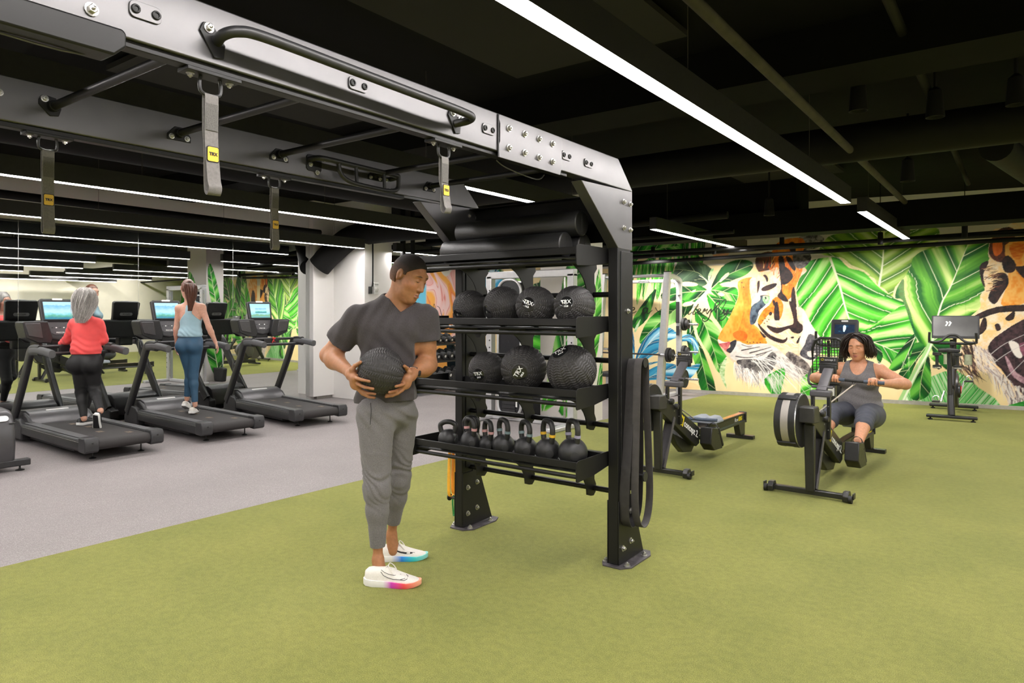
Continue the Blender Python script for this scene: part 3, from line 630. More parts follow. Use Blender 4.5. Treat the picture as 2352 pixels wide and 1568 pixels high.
# ---------------------------------------------------------------- treadmills
def screen_mat(name, kind):
    m, nt, b = new_mat(name)
    tc = nt.nodes.new('ShaderNodeTexCoord'); sp = nt.nodes.new('ShaderNodeSeparateXYZ'); nt.links.new(tc.outputs['Generated'], sp.inputs[0])
    nz = nnode(nt, 'ShaderNodeTexNoise', Scale=5.5, Detail=5); nt.links.new(tc.outputs['Generated'], nz.inputs['Vector'])
    ad = nnode(nt, 'ShaderNodeMath', operation='MULTIPLY_ADD'); nt.links.new(nz.outputs[0], ad.inputs[0]); ad.inputs[1].default_value = .34; nt.links.new(sp.outputs[2], ad.inputs[2])
    if kind == 0: r = ramp(nt, ad.outputs[0], [(.03, .25, .4), (.12, .45, .3), (.25, .7, .75), (.55, .85, .95), (.2, .55, .9), (.5, .8, 1)], [.18, .34, .46, .6, .95, 1.0])
    else: r = ramp(nt, ad.outputs[0], [(.15, .45, .5), (.25, .5, .25), (.35, .75, .85), (.6, .9, .95), (.45, .8, .9)], [.15, .35, .45, .7, 1.0])
    b.inputs['Base Color'].default_value = (.02, .02, .02, 1); b.inputs['Roughness'].default_value = .15
    nt.links.new(r.outputs[0], b.inputs['Emission Color']); b.inputs['Emission Strength'].default_value = .85
    return m
SCR0 = screen_mat('lit landscape screen', 0); SCR1 = screen_mat('lit menu screen', 1)
M_BELT = pbr('black running belt', (.028, .025, .025), .75, 0, .12, 60, .15, 600)
M_PRINT = pbr('worn tan belt print', (.16, .12, .09), .8, 0, .4, 60)
M_RED = pbr('red safety clip', (.7, .03, .02), .4)
M_BADGE = pbr('pale silver badge', (.72, .71, .7), .35, .2, .03, 40)
M_HOOD = pbr('satin charcoal hood', (.07, .068, .072), .34, .25, .06, 15, .04, 900)
def treadmill(loc, rz, lb, kind):
    t = thing('treadmill', lb, 'treadmill', loc, rz, 'treadmills facing the mirror')
    W = .385
    for s in (-1, 1):
        pr = [(-W * 1.0, .105), (-W * 1.0 + .02, .09), (-.262, .09), (-.262, .222), (-W + .015, .222), (-W * 1.0, .2)]
        pr = [(y, z) for y, z in pr]
        b_ = MB(); b_.prism([(s * -y, z) for y, z in pr][::(1 if s < 0 else -1)], (-1.76, 0, 0), (0, 1, 0), (0, 0, 1), 1.72)
        obj('side_rail', b_, M_PLASTIC, t, bevel=.006)
        obj('foot_strip', MB().span((-1.72, s * .27, .222), (-.02, s * .365, .232)), M_MID, t, bevel=.004)
        c = MB(); c.prism([(-.16, .09), (-.03, .085), (0, .1), (.005, .15), (.005, .2), (-.02, .24), (-.16, .24)], (0, s * W + (0 if s < 0 else 0) + .006 * s, 0), (1, 0, 0), (0, 0, 1), .135 * (1), 0 if s > 0 else -.135)
        e = obj('rear_cap', c, M_GREY, t, bevel=.012, seg=3)
        obj('cap_bolt', MB().cyl((.004, s * .32, .185), (.009, s * .32, .185), .009, n=10), M_INK, t)
        obj('trim_line', MB().span((-1.74, s * (W + .0015) - .001, .186), (-.02, s * (W + .0015) + .001, .190)), M_CHROME, t, smooth=0)
        # upright, curved shoulder and padded grip
        yy = s * .375
        up = smooth_path([(-2.08, yy, .17), (-1.83, yy, .52), (-1.62, yy, .83), (-1.54, yy, .97), (-1.47, yy, 1.055), (-1.36, yy, 1.075), (-1.2, yy, 1.07)], 5)
        obj('upright', MB().sweep(up, rrect(.055, .125, .022, 3), (0, 0, 1)), M_PLASTIC, t, smooth=50)
        gp = smooth_path([(-1.45, yy, 1.062), (-1.3, yy, 1.074), (-1.1, yy, 1.068), (-.9, yy, 1.05), (-.865, yy, 1.046)], 5)
        obj('grip', MB().sweep(gp, rrect(.068, .085, .03, 4), (0, 0, 1), scale=[1] * (len(gp) - 1) + [.8]), M_MID, t, smooth=60)
        obj('front_foot', MB().prism([(-2.16, .03), (-1.74, .03), (-1.74, .2), (-1.8, .25), (-1.94, .27), (-2.16, .14)], (0, s * .33 + .06, 0), (1, 0, 0), (0, 0, 1), .12), M_PLASTIC, t, bevel=.015, seg=3)
        obj('shoulder_cover', MB().prism([(-1.75, .2), (-1.62, .225), (-1.72, .3), (-1.86, .335), (-1.92, .3), (-1.84, .2)], (0, s * .305 + .035, 0), (1, 0, 0), (0, 0, 1), .07), M_GREY, t, bevel=.02, seg=3)
        obj('levelling_foot', MB().lathe((-.2, s * .24, 0), (0, 0, 1), [(.032, 0), (.034, .006), (.012, .014), (.007, .02), (.007, .1)], 14), M_INK, t)
    # belt around its rollers
    path = [(-1.7, .208), (-.09, .208)] + [(-.06 + .052 * math.sin(R(a)), .156 + .052 * math.cos(R(a))) for a in range(0, 181, 15)] + [(-1.7, .104)]
    obj('belt', MB().prism(path[::-1], (0, .262, 0), (1, 0, 0), (0, 0, 1), .524), M_BELT, t, smooth=30)
    for x, y in ((-.55, -.03), (-1.0, .03), (-1.35, 0), (-.28, .15)): obj('belt_print', MB().span((x - .05, y - .03, .2082), (x + .05, y + .03, .2088)), M_PRINT, t, smooth=0)
    obj('under_pan', MB().span((-1.95, -.3, .035), (-.5, .3, .1)), M_INK, t, bevel=.01)
    # motor hood
    hp = [(-1.62, .215), (-1.66, .26), (-1.74, .325), (-1.86, .352), (-2.02, .345), (-2.1, .3), (-2.13, .2), (-2.13, .06), (-1.75, .06), (-1.62, .2)]
    obj('motor_hood', MB().prism(hp, (0, .31, 0), (1, 0, 0), (0, 0, 1), .62), M_HOOD, t, bevel=.03, seg=4)
    obj('hood_badge', MB().prism(rrect(.24, .03, .012), (-1.80, 0, .3405), (0, 1, 0), (-.9, 0, .38), .004), M_BADGE, t)
    # cross handle bar with safety clip
    for dz, dx in ((1.105, -1.43), (1.03, -1.3)):
        obj('cross_bar', MB().cyl((dx, -.37, dz), (dx, .37, dz), .02, n=12), M_PLASTIC, t)
    obj('sensor_block', MB().span((-1.47, -.12, 1.04), (-1.41, .12, 1.11)), M_PLASTIC, t, bevel=.01)
    cl = MB(); cl.prism(rrect(.05, .02, .006), (-1.39, .02, 1.115), (0, 1, 0), (0, 0, 1), .02)
    obj('safety_clip', cl, M_RED, t, bevel=.003)
    obj('safety_cord', MB().tube(smooth_path([(-1.37, .02, 1.11), (-1.36, 0, 1.07), (-1.36, -.015, 1.05), (-1.37, .005, 1.09), (-1.36, .03, 1.06)], 4), .003, 6), M_RED, t)
    # dish with cup pods on both sides
    for s in (-1, 1):
        pd = [(s * .12, 1.13), (s * .25, 1.14), (s * .37, 1.2), (s * .405, 1.375), (s * .39, 1.39), (s * .15, 1.39), (s * .1, 1.2)]
        obj('side_pod', MB().prism(pd[::(1 if s < 0 else -1)], (-1.9, 0, 0), (0, 1, 0), (0, 0, 1), .26), M_PLASTIC, t, bevel=.025, seg=3)
        q = [(s * .2, 1.19), (s * .35, 1.225), (s * .385, 1.37), (s * .23, 1.37)]
        obj('pod_face', MB().prism(q[::(1 if s < 0 else -1)], (-1.645, 0, 0), (0, 1, 0), (0, 0, 1), .012), M_HOOD, t, bevel=.01)
    obj('dish_back', MB().prism([(-.39, 1.385), (-.40, 1.34), (-.36, 1.19), (-.3, 1.135), (.3, 1.135), (.36, 1.19), (.40, 1.34), (.39, 1.385)], (-1.93, 0, 0), (0, 1, 0), (0, 0, 1), .05), M_BLACK, t, bevel=.02, seg=3)
    # tilted display head
    ax = V((-.24, 0, .97)).normalized()                       # up along the face
    o = V((-1.70, 0, 1.2)); uy = ax; ux = V((0, 1, 0))
    out = [(-.19, .455), (-.165, .47), (.165, .47), (.19, .455), (.175, .2), (.16, .06), (.1, -.02), (0, -.04), (-.1, -.02), (-.16, .06), (-.175, .2)]
    obj('display_head', MB().prism(out[::-1], o, ux, uy, .06, -.06), M_GREY, t, bevel=.012, seg=3)
    inn = [(x * .9, .215 + (y - .215) * .93) for x, y in out]
    obj('display_bezel', MB().prism(inn[::-1], o, ux, uy, .004), M_PLASTIC, t)
    nn = ux.cross(uy)
    scr = MB().prism([(-.145, .22), (.145, .22), (.155, .43), (-.155, .43)], o, ux, uy, .003, .0045)
    obj('screen', scr, SCR0 if kind == 0 else SCR1, t, smooth=0)
    if kind:
        obj('screen_tile', MB().prism([(-.08, .29), (.095, .29), (.095, .38), (-.08, .38)], o, ux, uy, .001, .0078), SCR0, t, smooth=0)
    obj('screen_ledge', MB().prism([(-.165, .195), (.165, .195), (.165, .212), (-.165, .212)], o, ux, uy, .02, .002), M_BLACK, t, bevel=.003)
    obj('key_panel', MB().prism([(-.125, .07), (-.06, .03), (.06, .03), (.125, .07), (.145, .185), (-.145, .185)], o, ux, uy, .004, .004), M_HOOD, t, bevel=.002)
    for k in range(5):
        obj('key', MB().prism(rrect(.016, .012, .004), o + ux * (-.08 + k * .04) + uy * .115, ux, uy, .003, .008), M_TAG if k % 2 else M_PLASTIC, t)
    text_obj('lettering', 'PRECOR', .024, M_TAG, t, frame(o + uy * .055 + nn * .0085, ux, uy))
    obj('head_badge', MB().prism(rrect(.11, .022, .01), o + uy * .463 + nn * -.02, ux, uy, .025), M_BADGE, t)
    rear = frame(o + uy * .29 - nn * .061, -ux, uy)
    bb_ = obj('rear_badge', MB().prism(rrect(.18, .045, .02), (0, 0, 0), (1, 0, 0), (0, 1, 0), .004), M_BADGE, t); bb_.matrix_local = rear
    text_obj('lettering', 'PRECOR', .028, M_GREY, t, rear @ Matrix.Translation((0, 0, .005)))
    obj('head_neck', MB().span((-1.84, -.1, 1.02), (-1.72, .1, 1.22)), M_PLASTIC, t, bevel=.02)
    return t
treadmill((-7.48, 3.40, 0), R(-1), 'treadmill under the woman in the coral top', 0)
treadmill((-7.475, 4.62, 0), R(-3.5), 'treadmill under the woman in the pale blue tank top', 0)
treadmill((-7.47, 5.88, 0), R(-8), 'empty treadmill with a red clip, nearest the white column', 1)
# ---- rear of an elliptical trainer at the left edge of the frame
t = thing('elliptical_trainer', 'charcoal rounded machine housing cut off by the left edge of the photo', 'elliptical', (-7.72, 2.18, 0), R(-4))
prof = [(-.30, .06), (.05, .05), (.075, .12), (.095, .25), (.085, .36), (.05, .45), (.0, .545), (-.08, .575), (-.30, .58), (-.42, .5), (-.5, .2)]
obj('housing', MB().prism(prof, (0, .30, 0), (1, 0, 0), (0, 0, 1), .60), M_HOOD, t, bevel=.05, seg=5)
obj('housing_seam', MB().span((-.3, .30 - .05, .452), (.058, .3015, .456)), M_INK, t, smooth=0)
bx = frame((.0305, .08, .5), (0, 1, 0), (-.5, 0, .86))
o = obj('badge', MB().prism(rrect(.34, .055, .026), (0, 0, 0), (1, 0, 0), (0, 1, 0), .006), M_BADGE, t); o.matrix_local = bx
text_obj('lettering', 'PRECOR', .04, M_GREY, t, bx @ Matrix.Translation((0.02, 0, .0075)))
obj('rear_foot', MB().span((-.02, -.45, .045), (.07, .42, .105)), M_PLASTIC, t, bevel=.008)
for s in (-.36, .34): obj('levelling_foot', MB().lathe((.03, s, 0), (0, 0, 1), [(.036, 0), (.038, .006), (.012, .014), (.008, .02), (.008, .06)], 14), M_INK, t)
obj('base_beam', MB().span((-1.9, -.08, .05), (-.2, .08, .15)), M_PLASTIC, t, bevel=.01)
for s in (-1, 1):
    obj('pedal_arm', MB().cyl((-.25, s * .2, .5), (-1.25, s * .2, .32), .03, n=10), M_GREY, t)
    obj('pedal', MB().span((-1.2, s * .2 - .09, .34), (-.82, s * .2 + .09, .38)), M_PLASTIC, t, bevel=.01)
obj('mast', MB().cyl((-1.75, 0, .1), (-1.6, 0, 1.3), .05, n=12), M_PLASTIC, t)
# ---------------------------------------------------------------- rowing machines
M_ROW = pbr('black rower aluminium', (.014, .014, .014), .35, 0, .2, 30, .03, 900, spec=.6)
M_ROW2 = pbr('grey purple moulded arm', (.085, .08, .088), .5, 0, .08, 30)
M_MESH = pbr('perforated silver flywheel band', (.42, .39, .36), .45, .5, .12, 400)
M_SEAT = pbr('pale blue grey seat', (.3, .33, .38), .6, 0, .06, 30)
M_LOGOY = pbr('yellow print', (.85, .7, .02), .5, 0, .03, 30)
M_BRASS = pbr('polished rail track', (.75, .55, .36), .18, .9, .1, 6)
M_BLUEG = pbr('blue grey handle rubber', (.075, .1, .15), .6, 0, .1, 40)
def rower(loc, rz, lb, handle):
    t = thing('rowing_machine', lb, 'rowing machine', loc, rz, 'black rowing machines')
    X = (1, 0, 0); Yv = (0, 1, 0); Z = (0, 0, 1)
    obj('front_bar', MB().span((-.29, -.025, .018), (.29, .025, .06)), M_ROW, t, bevel=.006)
    for s in (-1, 1):
        obj('caster_bracket', MB().prism([(-.05, .01), (.04, .01), (.055, .05), (.03, .085), (-.03, .085), (-.055, .05)], (s * .29 - .02, 0, 0), Yv, Z, .045), M_ROW, t, bevel=.006)
        obj('caster', MB().cyl((s * .315, -.03, .03), (s * .34, -.03, .03), .03, n=16), M_INK, t)
        obj('bar_hook', MB().span((s * .345 - .006, -.03, .03), (s * .345 + .006, .03, .075)), M_ROW, t, bevel=.003)
    # front leg (closed box) and its open channel brace
    leg = MB(); leg.prism([(-.035, .05), (.03, .05), (.035, .6), (-.05, .6)], (.03, -.03, 0), X, Z, .05, -.025)
    obj('front_leg', leg, M_ROW, t, bevel=.008)
    br = MB(); br.prism([(-.042, -.02), (.042, -.02), (.042, .02), (.034, .02), (.034, -.012), (-.034, -.012), (-.034, .02), (-.042, .02)], (.03, .0, .06), X, (0, .93, -.36), .58)
    br = MB(); br.sweep([(.03, .01, .06), (.03, .24, .5)], [(-.042, -.02), (.042, -.02), (.042, .02), (.034, .02), (.034, -.012), (-.034, -.012), (-.034, .02), (-.042, .02)], (0, -1, .3))
    obj('leg_brace', br, M_ROW2, t, smooth=0)
    for q in ((.03, .03, .07), (.055, .03, .07)): obj('leg_bolt', MB().cyl(q, (q[0], q[1] - .02, q[2]), .008, n=10), M_STEEL, t)
    # main beam, two faces of a deep channel
    be = [(-.11, .73), (.04, .715), (.86, .32), (.86, .16), (.78, .14), (.05, .53), (-.11, .61)]
    obj('main_beam', MB().prism(be, (.0, 0, 0), Yv, Z, .065), M_ROW, t, bevel=.006)
    obj('beam_cap', MB().prism([(-.115, .735), (.02, .735), (.045, .7), (.045, .6), (-.115, .61)], (-.075, 0, 0), Yv, Z, .155), pbr('dark moulded cap', (.035, .034, .034), .4) if 'dark moulded cap' not in bpy.data.materials else bpy.data.materials['dark moulded cap'], t, bevel=.008)
    obj('beam_belly', MB().prism([(.35, .33), (.9, .13), (.82, .07), (.6, .1), (.45, .2)], (-.06, 0, 0), Yv, Z, .06), M_ROW, t, bevel=.01)
    for y, z in ((.06, .66), (.24, .56), (.36, .47), (.44, .42), (.86, .24)): obj('rivet', MB().cyl((.065, y, z), (.069, y, z), .007, n=8), M_STEEL, t)
    for y, z in ((.16, .66), (.27, .6)): obj('damper_knob', MB().lathe((.06, y, z), X, [(.028, 0), (.028, .025), (.022, .034), (0, .034)], 16), M_PLASTIC, t)
    sl = math.atan2(-.395, .82)
    tx = frame((.0665, .62, .345), (0, math.cos(sl), math.sin(sl)), (0, -math.sin(sl), math.cos(sl)))
    text_obj('lettering', 'concept 2.', .092, M_LETTER, t, tx @ Matrix.Translation((.03, 0, 0)), bold=.002, extrude=.0006)
    text_obj('lettering', 'CI', .135, M_LOGOY, t, tx @ Matrix.Translation((-.24, .0, 0)), bold=.004, extrude=.0006)
    # flywheel cage
    o = V((-.21, .0, .61)); r = .222
    obj('flywheel_cage', MB().lathe(o, X, [(r * .55, 0), (r * .93, .0), (r, .012), (r, .05), (r * .985, .055), (r * .985, .115), (r, .12), (r, .16), (r * .96, .175), (r * .4, .178), (0, .178)], 40), M_PLASTIC, t, smooth=30)
    obj('cage_band', MB().lathe(o + V((.056, 0, 0)), X, [(r * .988, 0), (r * .992, .001), (r * .992, .057), (r * .988, .058)], 40), M_MESH, t)
    obj('cage_rim', MB().tube([(o.x + .168, r * .97 * math.cos(a * PI / 20), o.z + r * .97 * math.sin(a * PI / 20)) for a in range(40)], .006, 6, True), M_CHROME, t)
    for a in (120, 232, 335):
        c, s = math.cos(R(a)), math.sin(R(a))
        obj('cage_clip', MB().box((o.x + .085, o.y + c * r * 1.01, o.z + s * r * 1.01), (.15, .02, .055), Matrix.Rotation(R(a), 3, 'X')), M_PLASTIC, t, bevel=.008)
    # monitor frame and arm
    for x in (-.055, .075):
        obj('pivot_bar', MB().span((x - .014, .33, .42), (x + .014, .37, .80)), M_ROW, t, bevel=.003)
        for z in (.5, .6, .7, .78): obj('rivet', MB().cyl((x, .33, z), (x, .326, z), .005, n=8), M_STEEL, t)
    obj('pivot_cap', MB().span((-.075, .315, .775), (.095, .4, .83)), M_ROW2, t, bevel=.014, seg=3)
    arm = smooth_path([(.01, .35, .82), (.01, .42, .86), (.01, .56, .96), (.01, .63, 1.0)], 5)
    obj('monitor_arm', MB().sweep(arm, rrect(.085, .035, .008, 2), (0, -1, 1)), M_ROW2, t)
    obj('arm_pin', MB().cyl((-.075, .395, .855), (.095, .395, .855), .011, n=10), M_ROW2, t)
    mo = MB(); mo.span((-.07, .6, .955), (.07, .64, 1.03))
    obj('monitor_back', mo, M_PLASTIC, t, bevel=.006)
    obj('monitor', MB().span((-.075, .63, .99), (.075, .66, 1.1)), M_PLASTIC, t, bevel=.006)
    obj('monitor_ledge', MB().span((-.075, .6, 1.03), (.075, .64, 1.042)), M_ROW, t, bevel=.003)
    f = frame((.0, .6295, 1.075), (1, 0, 0), (0, 0, 1))
    text_obj('lettering', 'concept 2', .022, M_LETTER, t, f @ Matrix.Translation((.014, 0, 0)))
    text_obj('lettering', 'CI', .026, M_LOGOY, t, f @ Matrix.Translation((-.05, 0, 0)))
    for x in (.03, .052): obj('monitor_port', MB().span((x, .597, .965), (x + .012, .6, 1.02)), M_GREY, t)
    # footrests
    for s in (-1, 1):
        xx = s * .15 - .06 + .0
        obj('footrest', MB().prism([(.83, .335), (1.0, .31), (1.13, .085), (.9, .095), (.8, .17)], (xx, 0, 0), Yv, Z, .12), M_ROW, t, bevel=.008)
        obj('foot_strap', MB().sweep(smooth_path([(xx, 1.0, .25), (xx + .02, 1.02, .33), (xx + .06, 1.03, .355), (xx + .10, 1.02, .33), (xx + .12, 1.0, .25)], 4), [(-.0015, -.015), (.0015, -.015), (.0015, .015), (-.0015, .015)], (0, 1, 0)), M_RUBBER, t)
        obj('heel_cup', MB().prism([(1.04, .30), (1.07, .31), (1.2, .11), (1.17, .09)], (xx + .01, 0, 0), Yv, Z, .1), M_PLASTIC, t, bevel=.01)
    # rail, seat and rear foot
    ra = MB(); ra.prism([(-.04, 0), (.04, 0), (.04, .015), (.028, .03), (.028, .09), (.04, .1), (.04, .11), (-.04, .11), (-.04, .1), (-.028, .09), (-.028, .03), (-.04, .015)], (0, 2.36, .185), X, Z, 1.56)
    obj('seat_rail', ra, M_ROW, t, smooth=0)
    obj('rail_track', MB().span((-.03, 1.0, .2952), (.03, 2.33, .2985)), M_BRASS, t, smooth=0)
    obj('rail_end', MB().span((-.045, 2.355, .18), (.045, 2.385, .305)), M_GREY, t, bevel=.006)
    f = frame((.0295, 2.12, .243), (0, 1, 0), (0, 0, 1))
    text_obj('lettering', 'Row', .062, M_LETTER, t, f @ Matrix.Translation((-.055, 0, 0)), shear=.2)
    text_obj('lettering', 'ERG', .066, M_LOGOY, t, f @ Matrix.Translation((.075, 0, 0)), shear=.2, bold=.002)
    obj('rear_leg', MB().prism([(2.12, .2), (2.35, .2), (2.35, .04), (2.2, .04)], (-.035, 0, 0), Yv, Z, .07), M_ROW, t, bevel=.008)
    obj('rear_bar', MB().span((-.16, 2.25, .0), (.16, 2.33, .042)), M_ROW, t, bevel=.006)
    sy = 1.22 if not handle else 1.86
    prof = [(-.15, .0), (-.11, .045), (-.05, .05), (0, .028), (.05, .05), (.11, .045), (.15, .0), (.14, -.02), (-.14, -.02)]
    obj('seat', MB().prism(prof, (0, sy + .12, .345), X, Z, .24), M_SEAT, t, bevel=.018, seg=3)
    obj('seat_carriage', MB().span((-.06, sy - .11, .26), (.06, sy + .11, .335)), M_PLASTIC, t, bevel=.01)
    # handle and chain
    if handle is None:
        obj('handle', MB().tube(smooth_path([(-.235, .9, .405), (-.12, .89, .4), (0, .885, .4), (.12, .89, .4), (.235, .9, .405)], 4), .0165, 12), M_BLUEG, t)
        hc = V((0, .885, .4))
    else:
        c, u = handle; hc = V(c); u = V(u).normalized(); w = V((0, 1, 0))
        obj('handle', MB().tube(smooth_path([hc - u * .085, hc - w * .012, hc + u * .085], 5), .014, 12), M_RUBBER, t)
        for s in (-1, 1): obj('handle_grip', MB().tube([hc + u * (s * .085), hc + u * (s * .2) + w * .004, hc + u * (s * .262) + w * .012], [.017, .0165, .0175], 14), M_BLUEG, t)
        obj('chain_shackle', MB().tube(smooth_path([hc + V((-.012, -.01, -.012)), hc + V((-.014, -.03, -.03)), hc + V((0, -.045, -.04)), hc + V((.014, -.03, -.03)), hc + V((.012, -.01, -.012))], 3), .004, 6), M_CHROME, t)
        hc = hc + V((0, -.04, -.038))
    obj('chain', MB().cyl((.03, .2, .665), hc, .0065, n=6), pbr('nickel chain', (.6, .55, .47), .4, .3, .3, 300) if 'nickel chain' not in bpy.data.materials else bpy.data.materials['nickel chain'], t)
    return t
rower((-2.74, 5.97, 0), R(-.5), 'unused rowing machine with the blue grey seat, beside the rack post', None)
ROW2 = rower((-1.42, 5.98, 0), R(-2), 'rowing machine the woman in grey is pulling', ((.04, 1.42, .83), (1, .0, -.03)))
# ---------------------------------------------------------------- exercise bike by the mural
t = thing('exercise_bike', 'black exercise bike with a wide screen, in front of the right hand mural', 'exercise bike', (-.84, 11.9, 0), R(3))
for y, w, n in ((-.62, .30, 'rear'), (.72, .32, 'front')):
    obj(n + '_stabiliser', MB().span((-w, y - .045, .035), (w, y + .045, .075)), M_PLASTIC, t, bevel=.012)
    for s in (-1, 1): obj('levelling_foot', MB().lathe((s * (w - .05), y, 0), (0, 0, 1), [(.03, 0), (.03, .015), (.012, .02), (.012, .04)], 12), M_INK, t)
obj('main_tube', MB().tube(smooth_path([(0, -.6, .07), (-.01, -.5, .3), (0, -.3, .55), (0, -.2, .7)], 5), .045, 12), M_PLASTIC, t)
obj('seat_post', MB().cyl((-.02, -.5, .35), (-.03, -.45, .93), .03, n=12), M_PLASTIC, t)
obj('front_tube', MB().tube(smooth_path([(0, .7, .08), (0, .55, .4), (0, .38, .75), (0, .42, 1.08)], 5), .045, 12), M_PLASTIC, t)
obj('frame_beam', MB().sweep([(0, -.45, .42), (0, .5, .55)], rrect(.07, .1, .02, 3)), M_PLASTIC, t)
obj('flywheel', MB().lathe((.04, .42, .33), (1, 0, 0), [(.25, -.02), (.26, -.01), (.26, .02), (.2, .035), (0, .035)], 36), M_HOOD, t)
obj('chain_guard', MB().prism(rrect(.55, .18, .085, 6), (.06, .1, .36), (0, 1, 0), (0, .1, 1), .04), M_PLASTIC, t, bevel=.01)
obj('accent_ring', MB().tube([(.105, -.05 + .05 * math.cos(a * PI / 10), .38 + .05 * math.sin(a * PI / 10)) for a in range(20)], .006, 6, True), M_RED, t)
for s, cy, cz in ((1, .05, .5), (-1, -.1, .2)):
    obj('crank', MB().cyl((s * .1, -.03, .35), (s * .14, cy, cz), .014, n=8), M_CHROME, t)
    p = obj('pedal', MB().span((s * .15 - (.0 if s > 0 else .1), cy - .05, cz - .012), (s * .15 + (.1 if s > 0 else 0), cy + .05, cz + .012)), M_PLASTIC, t, bevel=.006)
    obj('toe_cage', MB().tube(smooth_path([(s * .16, cy + .04, cz), (s * .17, cy + .1, cz + .05), (s * .2, cy + .11, cz + .07), (s * .24, cy + .1, cz + .05), (s * .25, cy + .04, cz)], 4), .006, 6), M_CHROME, p)
obj('saddle', MB().prism([(-.13, -.62), (-.12, -.66), (-.05, -.64), (.0, -.66), (.05, -.64), (.12, -.66), (.13, -.62), (.05, -.45), (.025, -.34), (-.025, -.34), (-.05, -.45)], (-.03, 0, .94), (1, 0, 0), (0, 1, 0), .05), M_RUBBER, t, bevel=.015, seg=3)
for s in (-1, 1):
    obj('weight_holder', MB().cyl((s * .1 - .05, -.62, .72), (s * .1 - .05, -.5, .72), .02, n=8), M_PLASTIC, t)
    w = obj('hand_weight', MB().lathe((s * .12 - .05, -.64, .72), (0, 0, 1), [(.0, -.005), (.055, 0), (.055, .04), (.02, .05), (.02, .17), (.055, .18), (.055, .215), (0, .22)], 14), M_PLASTIC, t)
    obj('weight_cap', MB().lathe((s * .12 - .05, -.64, .72), (0, 0, 1), [(.057, .002), (.057, .02)], 14), M_CHROME, w)
for s in (-1, 1): obj('bottle_cage', MB().lathe((s * .13 + .06, .3, .72), (0, 0, 1), [(.05, 0), (.05, .15), (.046, .15), (.046, .005)], 14), pbr('smoky clear cage', (.3, .32, .22), .3) if s < 0 else bpy.data.materials['smoky clear cage'], t)
hb = smooth_path([(-.285, -.02, 1.2), (-.29, .02, 1.09), (-.27, .06, 1.055), (-.15, .1, 1.07), (-.06, .12, 1.15), (0, .12, 1.165), (.06, .12, 1.15), (.15, .1, 1.07), (.27, .06, 1.055), (.29, .02, 1.09), (.285, -.02, 1.2)], 5)
obj('handlebar', MB().tube(hb, .017, 10), M_RUBBER, t, smooth=60)
obj('handlebar', MB().tube(smooth_path([(-.29, .02, 1.06), (-.2, .2, 1.035), (0, .32, 1.03), (.2, .2, 1.035), (.29, .02, 1.06)], 5), .019, 10), M_RUBBER, t, smooth=60)
obj('bar_stem', MB().span((-.04, .2, 1.0), (.04, .45, 1.06)), M_PLASTIC, t, bevel=.012)
sf = frame((0.03, .3, 1.275), (1, 0, 0), (0, .12, 1))
s_ = obj('screen', MB().prism(rrect(.6, .34, .012), (0, 0, 0), (1, 0, 0), (0, 1, 0), .03, -.03), M_PLASTIC, t, bevel=.004); s_.matrix_local = sf
g = obj('screen_glass', MB().prism(rrect(.56, .29, .006), (0, .01, 0), (1, 0, 0), (0, 1, 0), .001, .0005), pbr('dark glossy screen glass', (.16, .16, .16), .22, .6, .3, 2), t); g.matrix_local = sf
for k in range(2):
    a = obj('screen_mark', MB().prism([(0, 0), (.02, .0), (.045, .05), (.02, .075), (.008, .06), (.022, .045)], (-.13 + k * .04, .015, .0022), (1, 0, 0), (0, 1, 0), .0006), M_TAG, t); a.matrix_local = sf
obj('screen_arm', MB().cyl((0.02, .36, 1.04), (.03, .33, 1.2), .025, n=10), M_PLASTIC, t)
# ---------------------------------------------------------------- recumbent bike behind the rowing woman
t = thing('recumbent_bike', 'recumbent bike with a mesh seat back and lit console behind the rowing woman', 'exercise bike', (-2.13, 10.4, 0), R(4))
obj('rear_stabiliser', MB().span((-.3, -.34, .03), (.3, -.24, .085)), M_PLASTIC, t, bevel=.012)
obj('front_stabiliser', MB().span((-.28, 1.0, .03), (.28, 1.08, .085)), M_PLASTIC, t, bevel=.012)
obj('base_beam', MB().span((-.06, -.3, .08), (.06, 1.05, .17)), M_PLASTIC, t, bevel=.015)
obj('seat_column', MB().prism([(-.22, .1), (-.02, .1), (-.1, .5), (-.24, .5)], (-.05, 0, 0), (0, 1, 0), (0, 0, 1), .1), M_PLASTIC, t, bevel=.012)
obj('warning_label', MB().span((-.04, -.2365, .36), (.04, -.232, .47)), M_BADGE, t).matrix_local = Matrix.Translation((0, -.004, 0))
obj('seat_base', MB().prism(rrect(.46, .42, .1, 5), (0, 0, .5), (1, 0, 0), (0, 1, 0), .07), M_RUBBER, t, bevel=.02)
bf = frame((-.03, -.26, .93), (1, 0, 0), (0, -.18, 1))
outl = [(-.21, -.35), (.21, -.35), (.2, .08), (.165, .18), (.1, .215), (-.1, .215), (-.165, .18), (-.2, .08)]
obj('seat_back_frame', MB().tube([V((x, y, 0)) for x, y in outl], .02, 8, True), M_PLASTIC, t, smooth=60).matrix_local = bf
net = MB()
for k in range(9):
    x = -.16 + k * .04
    net.cyl((x, -.34, 0), (x * .9, .2 - (.02 if abs(x) > .1 else 0), 0), .006, n=5)
for k in range(13):
    y = -.32 + k * .042
    net.cyl((-.195, y, .003), (.195, y, .003), .005, n=5)
n_ = obj('mesh_back', net, M_PLASTIC, t, smooth=0); n_.matrix_local = bf; n_['kind'] = 'stuff'
obj('back_spine', MB().cyl((0, -.34, -.02), (0, .18, -.02), .02, n=8), M_PLASTIC, t).matrix_local = bf
